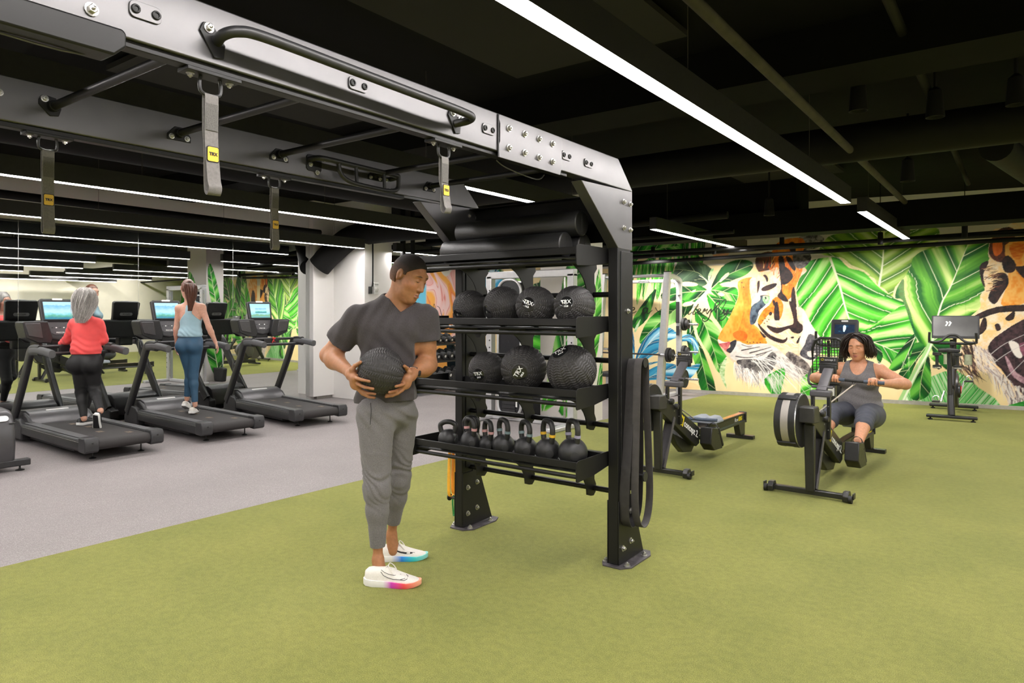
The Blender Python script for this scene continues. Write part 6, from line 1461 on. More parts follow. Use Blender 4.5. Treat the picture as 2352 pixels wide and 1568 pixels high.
shoe(blu, G['ra'] + V((-.02, -.075, -.10)), (-.12, .98, 0), 1, M_SHOE, M_SOLEW, .24, laces=False); shoe(blu, G['la'] + V((-.005, -.075, -.085)), (-.12, .93, -.3), 1, M_SHOE, M_SOLEW, .24, tilt=(0, .3, .95), laces=False)
for q, dz in (('ra', -.05), ('la', -.035)):
    c = G[q] + V((-.01, .0, dz)); obj('shoe_strap', MB().tube(smooth_path([c + V((-.045, .03, -.015)), c + V((-.03, .01, .015)), c + V((.02, .015, .012)), c + V((.045, .03, -.02))], 4), .008, 6), M_SHOEB, blu)
M_BHAIR = pbr('chestnut brown hair', (.12, .048, .028), .42, 0, .45, 22, .3, 120, stretch=(6, 6, .8))
H_ = SDF(tuple(hb_.c - V((.15, .16, .15))), tuple(hb_.c + V((.15, .15, .17))), .006)
hb_.e(H_, (-.014, 0, .024), (.103, .082, .104), .01)
X, Y, Z = [H_.ax[a].reshape([-1 if i == a else 1 for i in range(3)]) for a in range(3)]
fq = sum((c - hb_.c[i]) * hb_.f[i] for i, c in enumerate((X, Y, Z))); uq = sum((c - hb_.c[i]) * hb_.u[i] for i, c in enumerate((X, Y, Z)))
H_.F = np.maximum(H_.F, np.minimum(.08 - uq - np.maximum(0, .06 - fq) * .9, np.maximum(fq + .005, -.065 - uq)).astype(np.float32))
H_.mesh('hair', M_BHAIR, blu)
kn = hb_.p(-.115, 0, .035)
pony = [[kn + V((0, .03, .0)), kn + V((.02, -.02, .0)), kn + V((.045, -.05, -.07)), kn + V((.06, -.07, -.17)), kn + V((.06, -.085, -.25)), kn + V((.05, -.08, -.33))]]
strands('ponytail', M_BHAIR, blu, pony, 340, .0065, lambda t: .016 + .058 * math.sin(min(1, t * 1.1) * PI) ** .8 * (1 - .3 * t) * (1 - .8 * max(0, t - .55) / .45), 5, 10, .3, .009)
obj('hair_tie', MB().tube([kn + V((.016 * math.cos(a), -.005, .016 * math.sin(a))) for a in np.linspace(0, 6.0, 12)], .007, 6, True), M_SHOEB, blu)
# -- grey tank top on the rowing machine
row = thing('person', 'woman with short dark hair in grey tank top pulling the rower handle', 'person', (-1.42, 5.98, 0), R(-2))
G = {k: V(v) for k, v in dict(hd=(-.035, 1.90, 1.14), nb=(-.025, 1.95, .965), ch=(-.02, 1.95, .80), wa=(-.015, 1.93, .60), pe=(-.01, 1.90, .46),
     ls=(-.205, 1.94, .905), le=(-.43, 1.83, .80), lw=(-.185, 1.50, .835), rs=(.165, 1.94, .905), re=(.41, 1.86, .785), rw=(.235, 1.50, .815),
     lh=(-.115, 1.86, .45), lk=(-.165, 1.42, .50), la=(-.15, 1.09, .30), rh=(.105, 1.86, .45), rk=(.145, 1.42, .50), ra=(.15, 1.09, .30)).items()}
hw = Head(G['hd'], (-.06, -.96, -.24), (-.05, -.22, 1), 1.04)
def row_torso(B, g=0):
    B.ell(G['ch'] + V((0, 0, .02)), (.195 + g, .13 + g, .17 + g), .05); B.cone(G['ls'] + V((.04, 0, 0)), G['rs'] - V((.04, 0, 0)), .062 + g, .062 + g, .05)
    B.cone(G['nb'] - V((0, 0, .02)), G['ls'] + V((.06, 0, .02)), .055 + g, .035 + g, .05); B.cone(G['nb'] - V((0, 0, .02)), G['rs'] + V((-.06, 0, .02)), .055 + g, .035 + g, .05)
    B.ell(G['wa'], (.195 + g, .155 + g, .15 + g), .06); B.ell(G['wa'] + V((0, -.06, -.02)), (.15 + g, .11 + g, .11 + g), .06)
    for q in (-1, 1): B.ell(G['ch'] + V((q * .088, -.095, -.005)), (.095 + g, .085 + g, .085 + g), .03)
def row_hips(B, g=0):
    B.ell(G['pe'] + V((0, .02, -.01)), (.215 + g, .17 + g, .125 + g), .05)
    for q in 'lr': B.cone(G[q + 'h'], V(G[q + 'h']).lerp(G[q + 'k'], .5), .115 + g, .098 + g, .04)
B = SDF((-.52, .92, .16), (.52, 2.16, 1.30), .0085, [(2, .98, 1.28, .005), (0, -.16, .1, .005), (0, .1, .26, .006), (1, 1.38, 1.5, .006)])
row_torso(B, -.006); row_hips(B, -.012); B.cone(G['nb'] - V((0, 0, .02)), hw.p(-.02, 0, -.06), .062, .058, .03); hw.build(B, lip=1.2, jaw=1.12)
for q in 'lr': B.ell(G[q + 's'], (.062, .062, .062), .03); arm(B, G[q + 's'], G[q + 'e'], G[q + 'w'], (.06, .051, .050, .03)); leg(B, G[q + 'h'], G[q + 'k'], G[q + 'a'], (.11, .075, .069, .04))
for q in 'lr': B.cone(G[q + 'a'], G[q + 'a'] + V((0, -.07, -.06)), .038, .036, .02)
hc = V((.04, 1.42, .83))
for q, x in (('l', -.14), ('r', .205)):
    p = V((x, 1.435, .83 - (x - .04) * .03)); B.cone(G[q + 'w'], p + V((0, .03, .018)), .03, .024, .02); B.ell(p + V((0, .012, .016)), (.044, .03, .024), .02)
    for i in range(4):
        x_ = x + (-.033 + .022 * i); c = V((x_, 1.427, .83 - (x_ - .04) * .03))
        finger(B, [c + V((0, .02, .026)), c + V((0, -.008, .029)), c + V((0, -.028, .008)), c + V((0, -.022, -.018)), c + V((0, .002, -.026))], .0105, .003)
    t_ = 1 if q == 'l' else -1
    B.chain([p + V((t_ * .03, .02, .0)), p + V((t_ * .045, .0, -.018)), p + V((t_ * .04, -.022, -.024))], [.015, .012, .0095], .006)
SKW = (.60, .29, .165)
B.mesh('body', M_SKIN, row, lambda P: hw.paint(P, SKW, lipc=(.42, .10, .09), brow=(.03, .015, .01)))
C = SDF((-.27, 1.68, .46), (.26, 2.16, 1.06), .0068); row_torso(C, .007); C.ell(G['pe'] + V((0, .0, .06)), (.212, .172, .11), .05)
C.ripple(lambda X, Y, Z: .0055 * np.sin(Z * 62 + 2.2 * np.sin(X * 11)) * np.clip((.72 - Z) / .06, 0, 1))
C.cut((0, 0, .485), (0, 0, -1))
for sd in (-1, 1): C.carve([((sd * .15 - .02, 0, .9), (-sd, 0, -.25)), ((0, 0, .80), (0, 0, -1))])
X, Y, Z = [C.ax[a].reshape([-1 if i == a else 1 for i in range(3)]) for a in range(3)]
neck = np.sqrt(((X + .022) / .082) ** 2 + (np.maximum(0, .985 - Z) / .13) ** 2) - 1
C.F = np.maximum(C.F, np.where(Y < 1.93, -(neck * .09), C.F).astype(np.float32)); C.cut((0, 0, .985), (0, -.5, 1))
C.mesh('tank_top', heather('grey heather jersey', (.10, .095, .098), (.24, .23, .235), 160), row)
T = SDF((-.3, 1.2, .25), (.3, 2.14, .66), .0075); row_hips(T, .006)
for q in 'lr': leg(T, G[q + 'h'], G[q + 'k'], G[q + 'a'], (.122, .088, .079, .05), .04, 0, .14)
T.ripple(lambda X, Y, Z: .003 * np.sin((Y + Z * .4) * 140 + 3 * np.sin(X * 20)) * np.clip((1.52 - Y) / .06, 0, 1))
T.cut((0, 0, .57), (0, -.15, 1))
T.mesh('capri_leggings', pbr('slate blue leggings', (.06, .066, .088), .6, 0, .08, 20, .15, 200), row)
for q in 'lr': shoe(row, G[q + 'a'] + V((0, .03, -.09)), (0, -.70, .18), 1, M_SHOEB, M_SOLEW, .24, tilt=(0, .25, .97), laces=False)
M_DHAIR = pbr('dark brown wavy hair', (.022, .012, .009), .4, 0, .4, 25, .3, 120, stretch=(5, 5, .8))
H_ = SDF(tuple(hw.c - V((.17, .17, .17))), tuple(hw.c + V((.17, .17, .18))), .0062)
hw.e(H_, (-.018, 0, .028), (.104, .088, .106), .01)
X, Y, Z = [H_.ax[a].reshape([-1 if i == a else 1 for i in range(3)]) for a in range(3)]
fq = sum((c - hw.c[i]) * hw.f[i] for i, c in enumerate((X, Y, Z))); uq = sum((c - hw.c[i]) * hw.u[i] for i, c in enumerate((X, Y, Z))); rq = sum((c - hw.c[i]) * hw.r[i] for i, c in enumerate((X, Y, Z)))
H_.F = np.maximum(H_.F, np.minimum(.108 - uq - np.maximum(0, .06 - fq) * .5 - np.maximum(0, np.abs(rq - .02) - .025) * .9, np.maximum(fq - .012, -.05 - uq)).astype(np.float32))
H_.mesh('hair', M_DHAIR, row)
gd = []
for a in np.linspace(-2.0, 2.0, 19):
    f0, r0 = -math.cos(a), math.sin(a); k = 1.0 if abs(a) < 1.4 else 1.08
    gd.append([hw.p(.0 + .02 * f0, .02 + .02 * r0, .13), hw.p(-.01 + .085 * f0, .085 * r0 * k, .09), hw.p(-.015 + .105 * f0, .108 * r0 * k, .01), hw.p(-.02 + .1 * f0, .122 * r0 * k, -.06), hw.p(-.02 + .09 * f0, .112 * r0, -.115)])
strands('hair_strands', M_DHAIR, row, gd, 900, .0038, lambda t: .012 + .022 * t, 4, 11, .35, .017)
for sd in (-1,1): obj('earring', MB().ball(hw.p(-.008, sd * .084, -.03), .005, 8, 6), M_CHROME, row)
obj('ring', MB().tube([V((.194, 1.397 + .0 , .835)) + V((.003 * math.cos(a) * 0, .013 * math.cos(a), .013 * math.sin(a))) for a in np.linspace(0, 5.8, 10)], .002, 5, True), M_CHROME, row)
# ---------------------------------------------------------------- the painted walls: brushwork laid on fine wall meshes as paint colour
def srgb(r, g, b): return np.array([((c / 255 + .055) / 1.055) ** 2.4 if c > 10 else c / 255 / 12.92 for c in (r, g, b)], np.float32)
def vnoise(x, y, seed=0):
    xi, yi = np.floor(x), np.floor(y); fx, fy = x - xi, y - yi; fx = fx * fx * (3 - 2 * fx); fy = fy * fy * (3 - 2 * fy)
    def h(i, j):
        v = np.sin(i * 127.1 + j * 311.7 + seed * 74.7) * 43758.5453; return v - np.floor(v)
    return (h(xi, yi) * (1 - fx) + h(xi + 1, yi) * fx) * (1 - fy) + (h(xi, yi + 1) * (1 - fx) + h(xi + 1, yi + 1) * fx) * fy
class Canvas:
    def __init__(s, u0, u1, z0, z1, res, base):
        s.u = np.arange(u0, u1 + .5 / res, 1 / res); s.z = np.arange(z0, z1 + .5 / res, 1 / res)
        s.C = np.tile(np.array(base, np.float32), (len(s.z), len(s.u), 1)); s.res = res
    def win(s, P, m=0.0):
        P = np.array(P); a = np.searchsorted(s.u, P[:, 0].min() - m); b = np.searchsorted(s.u, P[:, 0].max() + m); c = np.searchsorted(s.z, P[:, 1].min() - m); d = np.searchsorted(s.z, P[:, 1].max() + m)
        return slice(c, d), slice(a, b)
    def mask(s, P, sm=3):
        if sm: P = [(p.x, p.y) for p in smooth_path([(a, b, 0) for a, b in P], sm, True)]
        w = s.win(P, .02); U, Z = np.meshgrid(s.u[w[1]], s.z[w[0]])
        M = np.zeros(U.shape, np.float32)
        for o in (-.3, .3):                                  # two taps soften the edge
            ins = np.zeros(U.shape, bool)
            for i in range(len(P)):
                (x0, y0), (x1, y1) = P[i - 1], P[i]
                if y0 == y1: continue
                ins ^= ((y0 > Z + o / s.res) != (y1 > Z + o / s.res)) & (U + o / s.res < (x1 - x0) * (Z + o / s.res - y0) / (y1 - y0) + x0)
            M += ins * .5
        return w, U, Z, M
    def put(s, w, M, col):
        s.C[w] = s.C[w] * (1 - M[..., None]) + np.asarray(col, np.float32) * M[..., None]
    def fill(s, P, a, b=None, ang=(3, 9), seed=0, sm=3, alpha=1.0):
        """brushed area between two colours"""
        w, U, Z, M = s.mask(P, sm)
        if not M.size: return
        n = vnoise(U * ang[0] * 4, Z * ang[1] * 4, seed) * .6 + vnoise(U * ang[0] * 11, Z * ang[1] * 11, seed + 3) * .4
        b = a if b is None else b; n = np.clip((n - .25) * 2, 0, 1)[..., None]
        s.put(w, M * alpha, a * (1 - n) + b * n)
    def stroke(s, P, w0, w1, col, alpha=1.0, sm=4):
        Q = [(p.x, p.y) for p in smooth_path([(a, b, 0) for a, b in P], sm)] if len(P) > 2 else P
        n = len(Q) - 1
        for i in range(n):
            (x0, y0), (x1, y1) = Q[i], Q[i + 1]; r0 = w0 + (w1 - w0) * i / n; r1 = w0 + (w1 - w0) * (i + 1) / n
            w = s.win([Q[i], Q[i + 1]], max(r0, r1) + .01); U, Z = np.meshgrid(s.u[w[1]], s.z[w[0]])
            if not U.size: continue
            dx, dy = x1 - x0, y1 - y0; L = dx * dx + dy * dy + 1e-12
            t = np.clip(((U - x0) * dx + (Z - y0) * dy) / L, 0, 1)
            d = np.hypot(U - x0 - dx * t, Z - y0 - dy * t) - (r0 + (r1 - r0) * t)
            s.put(w, np.clip(.5 - d * s.res, 0, 1) * alpha, col)
    def fur(s, P, n, L, ang, spread, cols, w=.006, seed=1, alpha=.9):
        rnd = random.Random(seed); P = np.array(P); lo, hi = P.min(0), P.max(0); k = 0
        def inside(x, y):
            c = False
            for i in range(len(P)):
                (x0, y0), (x1, y1) = P[i - 1], P[i]
                if (y0 > y) != (y1 > y) and x < (x1 - x0) * (y - y0) / (y1 - y0) + x0: c = not c
            return c
        while k < n:
            x, y = rnd.uniform(lo[0], hi[0]), rnd.uniform(lo[1], hi[1])
            if not inside(x, y): n -= .2; continue
            a = R(ang + rnd.uniform(-spread, spread)); l = L * rnd.uniform(.6, 1.3); b = a + rnd.uniform(-.3, .3)
            s.stroke([(x, y), (x + l * .5 * math.cos(a), y + l * .5 * math.sin(a)), (x + l * .5 * math.cos(a) + l * .5 * math.cos(b), y + l * .5 * math.sin(a) + l * .5 * math.sin(b))], w, .001, rnd.choice(cols), alpha, 2); k += 1
    def leaf(s, P, mid, nv, cols, ang=48, seed=0, vein=None, vw=.006, mw=.016, sm=3, bend=.0):
        w, U, Z, M = s.mask(P, sm)
        if not M.size: return
        Q = [(p.x, p.y) for p in smooth_path([(a, b, 0) for a, b in mid], 5)]
        best = np.full(U.shape, 9.); S = np.zeros(U.shape); D = np.zeros(U.shape); acc = 0
        for i in range(len(Q) - 1):
            (x0, y0), (x1, y1) = Q[i], Q[i + 1]; dx, dy = x1 - x0, y1 - y0; l = math.hypot(dx, dy)
            t = ((U - x0) * dx + (Z - y0) * dy) / (l * l); tc = np.clip(t, -9 if i == 0 else 0, 9 if i == len(Q) - 2 else 1)
            d = np.hypot(U - x0 - dx * np.clip(t, 0, 1), Z - y0 - dy * np.clip(t, 0, 1)); sd = (U - x0) * dy - (Z - y0) * dx
            c = d < best; best = np.where(c, d, best); S = np.where(c, acc + tc * l, S); D = np.where(c, np.sign(sd) * np.abs(sd) / l, D); acc += l
        ad = np.abs(D); s0 = S - ad / math.tan(R(ang)) + bend * ad * ad; nv = nv * .4; vw = vw * .62; mw = mw * .72; band = s0 / acc * nv + (D > 0) * .47 + seed * .31
        b = band - np.floor(band); bi = np.floor(band) * 2 + (D > 0)
        hsh = np.sin(bi * 12.9898 + seed * 78.2) * 43758.5453; hsh = hsh - np.floor(hsh)
        n = vnoise(s0 * 9, ad * 3, seed) * .6 + vnoise(s0 * 34, ad * 5, seed + 5) * .4
        lit = np.clip(np.sin(np.clip((b - .08) / .9, 0, 1) * PI) ** 1.3 * (.34 + .7 * hsh) + (n - .5) * .62, 0, 1)
        dk, md, lt = [np.asarray(c, np.float32) for c in cols]
        x = lit[..., None]; col = np.where(x < .5, dk + (md - dk) * x * 2, md + (lt - md) * (x - .5) * 2)
        s.put(w, M, col)
        if vein is not None:
            dv = np.minimum(b, 1 - b) * acc / nv * math.sin(R(ang)); fade = np.clip(1 - ad / (ad.max() * M.max() + 1e-6) * .6, .3, 1)
            s.put(w, np.clip((vw * fade - dv) * s.res + .5, 0, 1) * M, vein)
            s.put(w, np.clip((mw * np.clip(1 - S / acc * .75, .2, 1) - ad) * s.res + .5, 0, 1) * M, vein)
    def build(s, name, place, m, parent):
        """wall mesh coloured vertex by vertex; place(u, z) gives the point on the wall"""
        nu, nz = len(s.u), len(s.z); U, Z = np.meshgrid(s.u, s.z)
        o = np.array(place(0, 0)); ex = np.array(place(1, 0)) - o; ez = np.array(place(0, 1)) - o
        P = (o + U[..., None] * ex + Z[..., None] * ez).reshape(-1, 3)
        i, j = np.meshgrid(np.arange(nz - 1), np.arange(nu - 1), indexing='ij'); a = (i * nu + j).ravel()
        Q = np.stack([a, a + 1, a + nu + 1, a + nu], 1); n = len(Q)
        me = bpy.data.meshes.new(name); me.vertices.add(len(P)); me.vertices.foreach_set('co', P.astype(np.float32).ravel())
        me.loops.add(n * 4); me.loops.foreach_set('vertex_index', Q.astype(np.int32).ravel()); me.polygons.add(n); me.polygons.foreach_set('loop_start', np.arange(0, n * 4, 4, dtype=np.int32)); me.update(calc_edges=True)
        c = np.ones((len(P), 4), np.float32); c[:, :3] = np.clip(s.C.reshape(-1, 3), 0, .95) * .86
        at = me.color_attributes.new('paint', 'FLOAT_COLOR', 'POINT'); at.data.foreach_set('color', c.ravel())
        return link_mesh(name, me, m, parent)
M_PAINT, nt, b = new_mat('hand painted mural')
at = nnode(nt, 'ShaderNodeAttribute', attribute_name='paint'); nt.links.new(at.outputs[0], b.inputs['Base Color']); b.inputs['Roughness'].default_value = .55; b.inputs['Specular IOR Level'].default_value = .3
CREAM, CREAM2 = srgb(252, 232, 178), srgb(248, 222, 165)
DKG, MDG, LTG = srgb(8, 82, 22), srgb(52, 168, 38), srgb(196, 240, 148)
DK2, LT2 = srgb(6, 58, 24), srgb(150, 222, 90)
PALE, PALE2 = srgb(238, 246, 205), srgb(216, 232, 170)
BG_ = (DKG, MDG, LTG); DG_ = (srgb(5, 50, 20), srgb(18, 110, 30), srgb(110, 196, 70)); YG_ = (srgb(70, 120, 40), srgb(150, 190, 70), srgb(226, 238, 170)); BR_ = (srgb(14, 110, 20), srgb(90, 205, 50), srgb(214, 250, 160))
BL_ = (srgb(10, 96, 140), srgb(60, 165, 205), srgb(196, 232, 242))
WHT, INK, BRN = srgb(232, 225, 218), srgb(26, 22, 26), srgb(62, 42, 40)
cv = Canvas(-6.9, .34, .06, 3.05, 128, srgb(214, 207, 198))
rnd = random.Random(5)
cv.fill([(-7, 0), (1, 0), (1, 2.35), (-7, 2.35)], CREAM, CREAM2, (1, .6), sm=0)
# left: hanging blades, blue plantain leaves, split monstera
for k, (x0, x1, y1, wd, c) in enumerate(((20, -60, 330, 34, BR_), (60, 20, 250, 40, BG_), (100, 60, 360, 36, BR_), (140, 95, 330, 40, BG_), (175, 150, 300, 34, BR_), (215, 175, 330, 40, BG_), (255, 240, 270, 44, BR_), (300, 318, 290, 34, BG_), (335, 330, 220, 30, DG_), (385, 378, 250, 34, BR_), (425, 400, 190, 34, DG_))):
    tip = (x1, y1); q = ((-6.276, 2.816), (-5.938, 2.801), (-6.276, 2.486))
    o_, ex, ey = V(q[0]), V(q[1]) - V(q[0]), V(q[2]) - V(q[0]); f3 = lambda x, y: tuple(o_ + ex * (x / 100) + ey * (y / 100))
    cv.leaf([f3(x0 - wd * .5, -60), f3(x0 + wd * .5, -60), f3((x0 + x1) / 2 + wd * .55, y1 * .5), f3(*tip), f3((x0 + x1) / 2 - wd * .55, y1 * .5)], [f3(x0, -60), f3((x0 + x1) / 2, y1 * .5), f3(*tip)], 2.2, c, 8, k, PALE2, .003, .004)
cv.leaf(((-6.208, 2.714), (-5.972, 2.835), (-5.609, 2.882), (-5.223, 2.705), (-5.447, 2.523), (-5.872, 2.505), (-6.208, 2.583)), ((-6.208, 2.648), (-5.223, 2.737)), 7, BG_, 50, 2, PALE2, .004, .008)
for p in (((-6.089, 2.48), (-5.972, 2.548), (-5.855, 2.518), (-5.972, 2.47)), ((-5.7, 2.557), (-5.648, 2.562), (-5.661, 2.433), (-5.7, 2.467)), ((-4.909, 2.629), (-4.847, 2.611), (-4.832, 2.485), (-4.894, 2.534)), ((-5.408, 2.521), (-5.363, 2.532), (-5.363, 2.443), (-5.402, 2.438))): cv.fill(p, CREAM)
cv.fill(((-4.633, 2.556), (-4.362, 2.576), (-4.422, 2.501), (-4.603, 2.499)), srgb(222, 150, 120), srgb(240, 190, 140))
cv.leaf(((-5.723, 1.935), (-6.14, 1.4), (-6.123, 1.171), (-5.872, 1.368), (-5.74, 1.725)), ((-5.723, 1.935), (-6.072, 1.335)), 4, DG_, 40, 3, None)
cv.fill(((-6.123, 1.171), (-6.005, 1.368), (-6.039, 1.237), (-6.106, 1.105)), srgb(160, 205, 140), srgb(205, 228, 190))
cv.leaf(((-5.003, 2.459), (-5.287, 2.421), (-5.383, 2.137), (-5.287, 1.944), (-4.94, 1.932), (-4.724, 2.044), (-4.673, 2.292)), ((-4.694, 1.95), (-4.909, 2.221), (-5.287, 2.294)), 4, (srgb(30,52,36), srgb(62,92,62), srgb(120,150,110)), 45, 2, PALE2, .003, .006)
L_ = [(((-4.688, 1.91), (-4.497, 2.303), (-4.243, 2.434), (-4.009, 2.416), (-3.936, 2.317), (-4.067, 2.162), (-4.302, 2.067), (-4.527, 1.938)), ((-4.688, 1.91), (-4.392, 2.161), (-3.951, 2.348)), 4, DG_), (((-4.688, 1.903), (-4.482, 1.956), (-4.243, 1.943), (-4.199, 1.804), (-4.243, 1.667), (-4.362, 1.677), (-4.542, 1.753)), ((-4.688, 1.903), (-4.482, 1.869), (-4.199, 1.789)), 4, BG_),
      (((-4.755, 1.842), (-4.482, 1.73), (-4.237, 1.652), (-4.326, 1.375), (-4.476, 1.189), (-4.663, 1.483)), ((-4.755, 1.842), (-4.542, 1.591), (-4.332, 1.345)), 5, BG_), (((-4.978, 1.561), (-4.832, 1.467), (-4.587, 1.256), (-4.386, 0.82), (-4.527, 0.383), (-4.724, 0.75), (-4.909, 1.043)), ((-4.978, 1.546), (-4.755, 1.186), (-4.518, 0.399)), 6, BG_),
      (((-5.05, 1.404), (-4.965, 1.121), (-4.801, 0.747), (-4.587, 0.045), (-4.847, 0.032), (-4.978, 0.554), (-5.128, 0.992)), ((-5.04, 1.388), (-4.909, 0.87), (-4.718, 0.039)), 5, DG_), (((-4.832, 1.812), (-5.034, 1.789), (-5.415, 1.665), (-5.839, 1.368), (-6.025, 0.976), (-5.945, 0.896), (-5.609, 1.16), (-5.191, 1.387), (-4.956, 1.64)), ((-4.847, 1.796), (-5.447, 1.466), (-6.005, 0.927)), 6, BG_),
      (((-4.74, 1.898), (-4.972, 2.008), (-5.287, 1.982), (-5.593, 1.852), (-5.55, 1.717), (-5.191, 1.714), (-4.878, 1.774)), ((-4.755, 1.889), (-5.16, 1.863), (-5.576, 1.788)), 5, DG_)]
for k, (p, mdl, n, c) in enumerate(L_): cv.leaf(p, mdl, n, c, 42, k, PALE2, .004, .009)
for p in (((-4.527, 2.071), (-4.437, 2.178), (-4.362, 2.213), (-4.368, 2.161), (-4.452, 2.085), (-4.512, 2.04)), ((-5.018, 1.892), (-4.956, 1.914), (-4.972, 1.87), (-5.034, 1.864)), ((-5.229, 2.045), (-5.097, 2.061), (-4.934, 2.026), (-4.94, 1.983), (-5.097, 1.973), (-5.217, 1.994)), ((-4.554, 1.846), (-4.497, 1.854), (-4.434, 1.813), (-4.482, 1.783), (-4.542, 1.808)), ((-4.841, 1.743), (-4.786, 1.78), (-4.743, 1.754), (-4.77, 1.705), (-4.829, 1.699)), ((-5.191, 1.657), (-5.065, 1.694), (-4.965, 1.671), (-5.034, 1.625), (-5.176, 1.6)), ((-4.993, 1.303), (-4.947, 1.316), (-4.916, 1.247), (-4.934, 1.2), (-4.978, 1.231)), ((-4.527, 2), (-4.362, 2.046), (-4.199, 2.025), (-4.214, 1.964), (-4.362, 1.948)), ((-4.755, 1.451), (-4.603, 1.374), (-4.482, 1.189), (-4.557, 1.219), (-4.694, 1.374)), ((-4.987, 1.12), (-4.909, 1.059), (-4.755, 0.749), (-4.603, 0.442), (-4.694, 0.595), (-4.878, 0.902))): cv.fill(p, CREAM)
for p, a, c in ((((-4.694, 1.928), (-4.832, 1.786), (-4.972, 1.64), (-5.047, 1.397), (-5.059, 1.119)), .026, .006), (((-4.694, 1.928), (-4.755, 2.076), (-4.894, 2.173)), .010, .004)): cv.stroke(p, a, c, srgb(232, 238, 220))
cv.fill(((-4.673, 2.283), (-4.731, 2.154), (-4.718, 1.997), (-4.694, 2.122), (-4.627, 2.276)), srgb(150, 205, 130), PALE)
cv.fill(((-4.392, 0.697), (-4.482, 0.571), (-4.527, 0.383), (-4.398, 0.105), (-4.437, 0.325), (-4.422, 0.511)), srgb(150, 195, 120), srgb(225, 238, 195))
for k, (p, mdl, c) in enumerate(((((-6.113, 0.548), (-5.979, 0.911), (-5.74, 1.175), (-5.505, 1.216), (-5.367, 1.163), (-5.287, 1.037), (-5.479, 0.938), (-5.674, 0.724), (-5.955, 0.554)), ((-6.089, 0.566), (-5.773, 0.948), (-5.287, 1.148)), BL_), (((-6.089, 0.189), (-5.839, 0.395), (-5.495, 0.536), (-5.16, 0.478), (-4.872, 0.542), (-5.059, 0.267), (-5.335, 0.217), (-5.773, 0.203), (-6.066, 0.076)), ((-6.072, 0.141), (-5.511, 0.392), (-4.878, 0.538)), BL_), (((-6.242, 1.367), (-6.14, 1.039), (-6.12, 0.712), (-6.147, 0.515), (-6.259, 0.511)), ((-6.208, 1.334), (-6.201, 0.513)), BL_), (((-5.271, 1.053), (-5.065, 1.081), (-4.934, 0.97), (-4.903, 0.808), (-4.972, 0.696), (-5.009, 0.868), (-5.122, 0.954), (-5.255, 0.932)), ((-5.271, 0.989), (-5.034, 0.994), (-4.956, 0.712)), BL_), (((-6.14, 0.449), (-5.872, 0.524), (-5.609, 0.565), (-5.872, 0.459), (-6.14, 0.318)), ((-6.14, 0.384), (-5.609, 0.558)), BL_))):
    cv.leaf(p, mdl, 4, c, 16, k + 3, PALE, .003, .006)
cv.stroke(((-5.128, 0.96), (-5.018, 0.899), (-4.987, 0.711)), .008, .004, srgb(8, 70, 100))
cv.fill(((-6.072, -0.039), (-5.806, 0.202), (-5.609, 0.114), (-5.287, 0.225), (-4.909, 0.148), (-5.034, 0.022)), CREAM2, srgb(250, 214, 150))
# upper pale leaf, big centre leaf, its fan, right leaf
cv.leaf(((-2.861, 2.502), (-2.756, 2.748), (-2.563, 2.827), (-2.092, 2.854), (-1.519, 2.824), (-1.165, 2.855), (-1.107, 2.702), (-1.222, 2.406), (-1.402, 2.271), (-1.519, 2.139), (-1.727, 1.904), (-1.763, 1.734), (-1.877, 1.872), (-1.981, 1.943), (-2.03, 2.055), (-2.216, 2.146), (-2.404, 2.274), (-2.563, 2.42)), ((-1.963, 1.915), (-1.908, 2.293), (-1.884, 2.74), (-1.865, 2.911)), 9, YG_, 52, 1, PALE, .008, .024)
cv.fill(((-2.563, 2.42), (-2.404, 2.274), (-2.216, 2.146), (-2.092, 2.108), (-2.184, 2.198), (-2.372, 2.29), (-2.483, 2.4)), srgb(222, 214, 150), srgb(238, 228, 180))
cv.leaf(((-3.239, 1.936), (-3.219, 2.154), (-3.102, 2.313), (-2.953, 2.398), (-2.691, 2.432), (-2.556, 2.402), (-2.404, 2.239), (-2.184, 2.163), (-1.969, 1.915), (-1.751, 1.74), (-1.519, 1.603), (-1.396, 1.332), (-1.416, 1.122), (-1.46, 0.959), (-1.757, 0.85), (-1.938, 0.845), (-2.092, 0.973), (-2.309, 1.011), (-2.595, 1.111), (-2.789, 1.001), (-2.953, 1.178), (-3.085, 1.429), (-3.186, 1.609)), ((-2.691, 2.407), (-2.547, 1.943), (-2.451, 1.536), (-2.303, 1.116), (-2.092, 0.945)), 12, BR_, 48, 4, PALE, .009, .026)
cv.leaf(((-2.076, 1.022), (-1.877, 1.136), (-1.425, 1.109), (-1.513, 0.687), (-1.608, 0.582), (-1.733, 0.594), (-1.817, 0.677), (-1.938, 0.776)), ((-2.076, 1.015), (-1.787, 0.884), (-1.489, 0.721)), 6, BG_, 36, 6, PALE, .006, .010)
cv.leaf(((-3.186, 1.609), (-3.085, 1.429), (-2.953, 1.178), (-2.789, 1.001), (-2.595, 0.97), (-2.341, 1.01), (-2.499, 0.76), (-2.953, 0.819), (-3.253, 1.101)), ((-2.092, 0.98), (-2.659, 1.11), (-3.219, 1.537)), 8, BR_, 34, 2, PALE, .006, .010)
cv.leaf(((-2.953, 0.747), (-3.119, 0.526), (-3.135, -0.053), (-2.789, -0.069), (-2.563, 0.263), (-2.659, 0.614)), ((-2.789, 0.68), (-2.953, 0.316), (-3.019, -0.082)), 6, BR_, 55, 3, PALE, .005, .010)
for k, p in enumerate((((-2.092, 0.98), (-2.024, 0.843), (-1.963, 0.637), (-1.902, 0.777), (-1.969, 0.948)), ((-1.402, 1.197), (-1.46, 0.959), (-1.637, 0.58), (-1.817, 0.574), (-1.578, 0.991)))): cv.leaf(p, [p[0], p[2]], 3, DG_, 30, k, PALE, .004, .008)
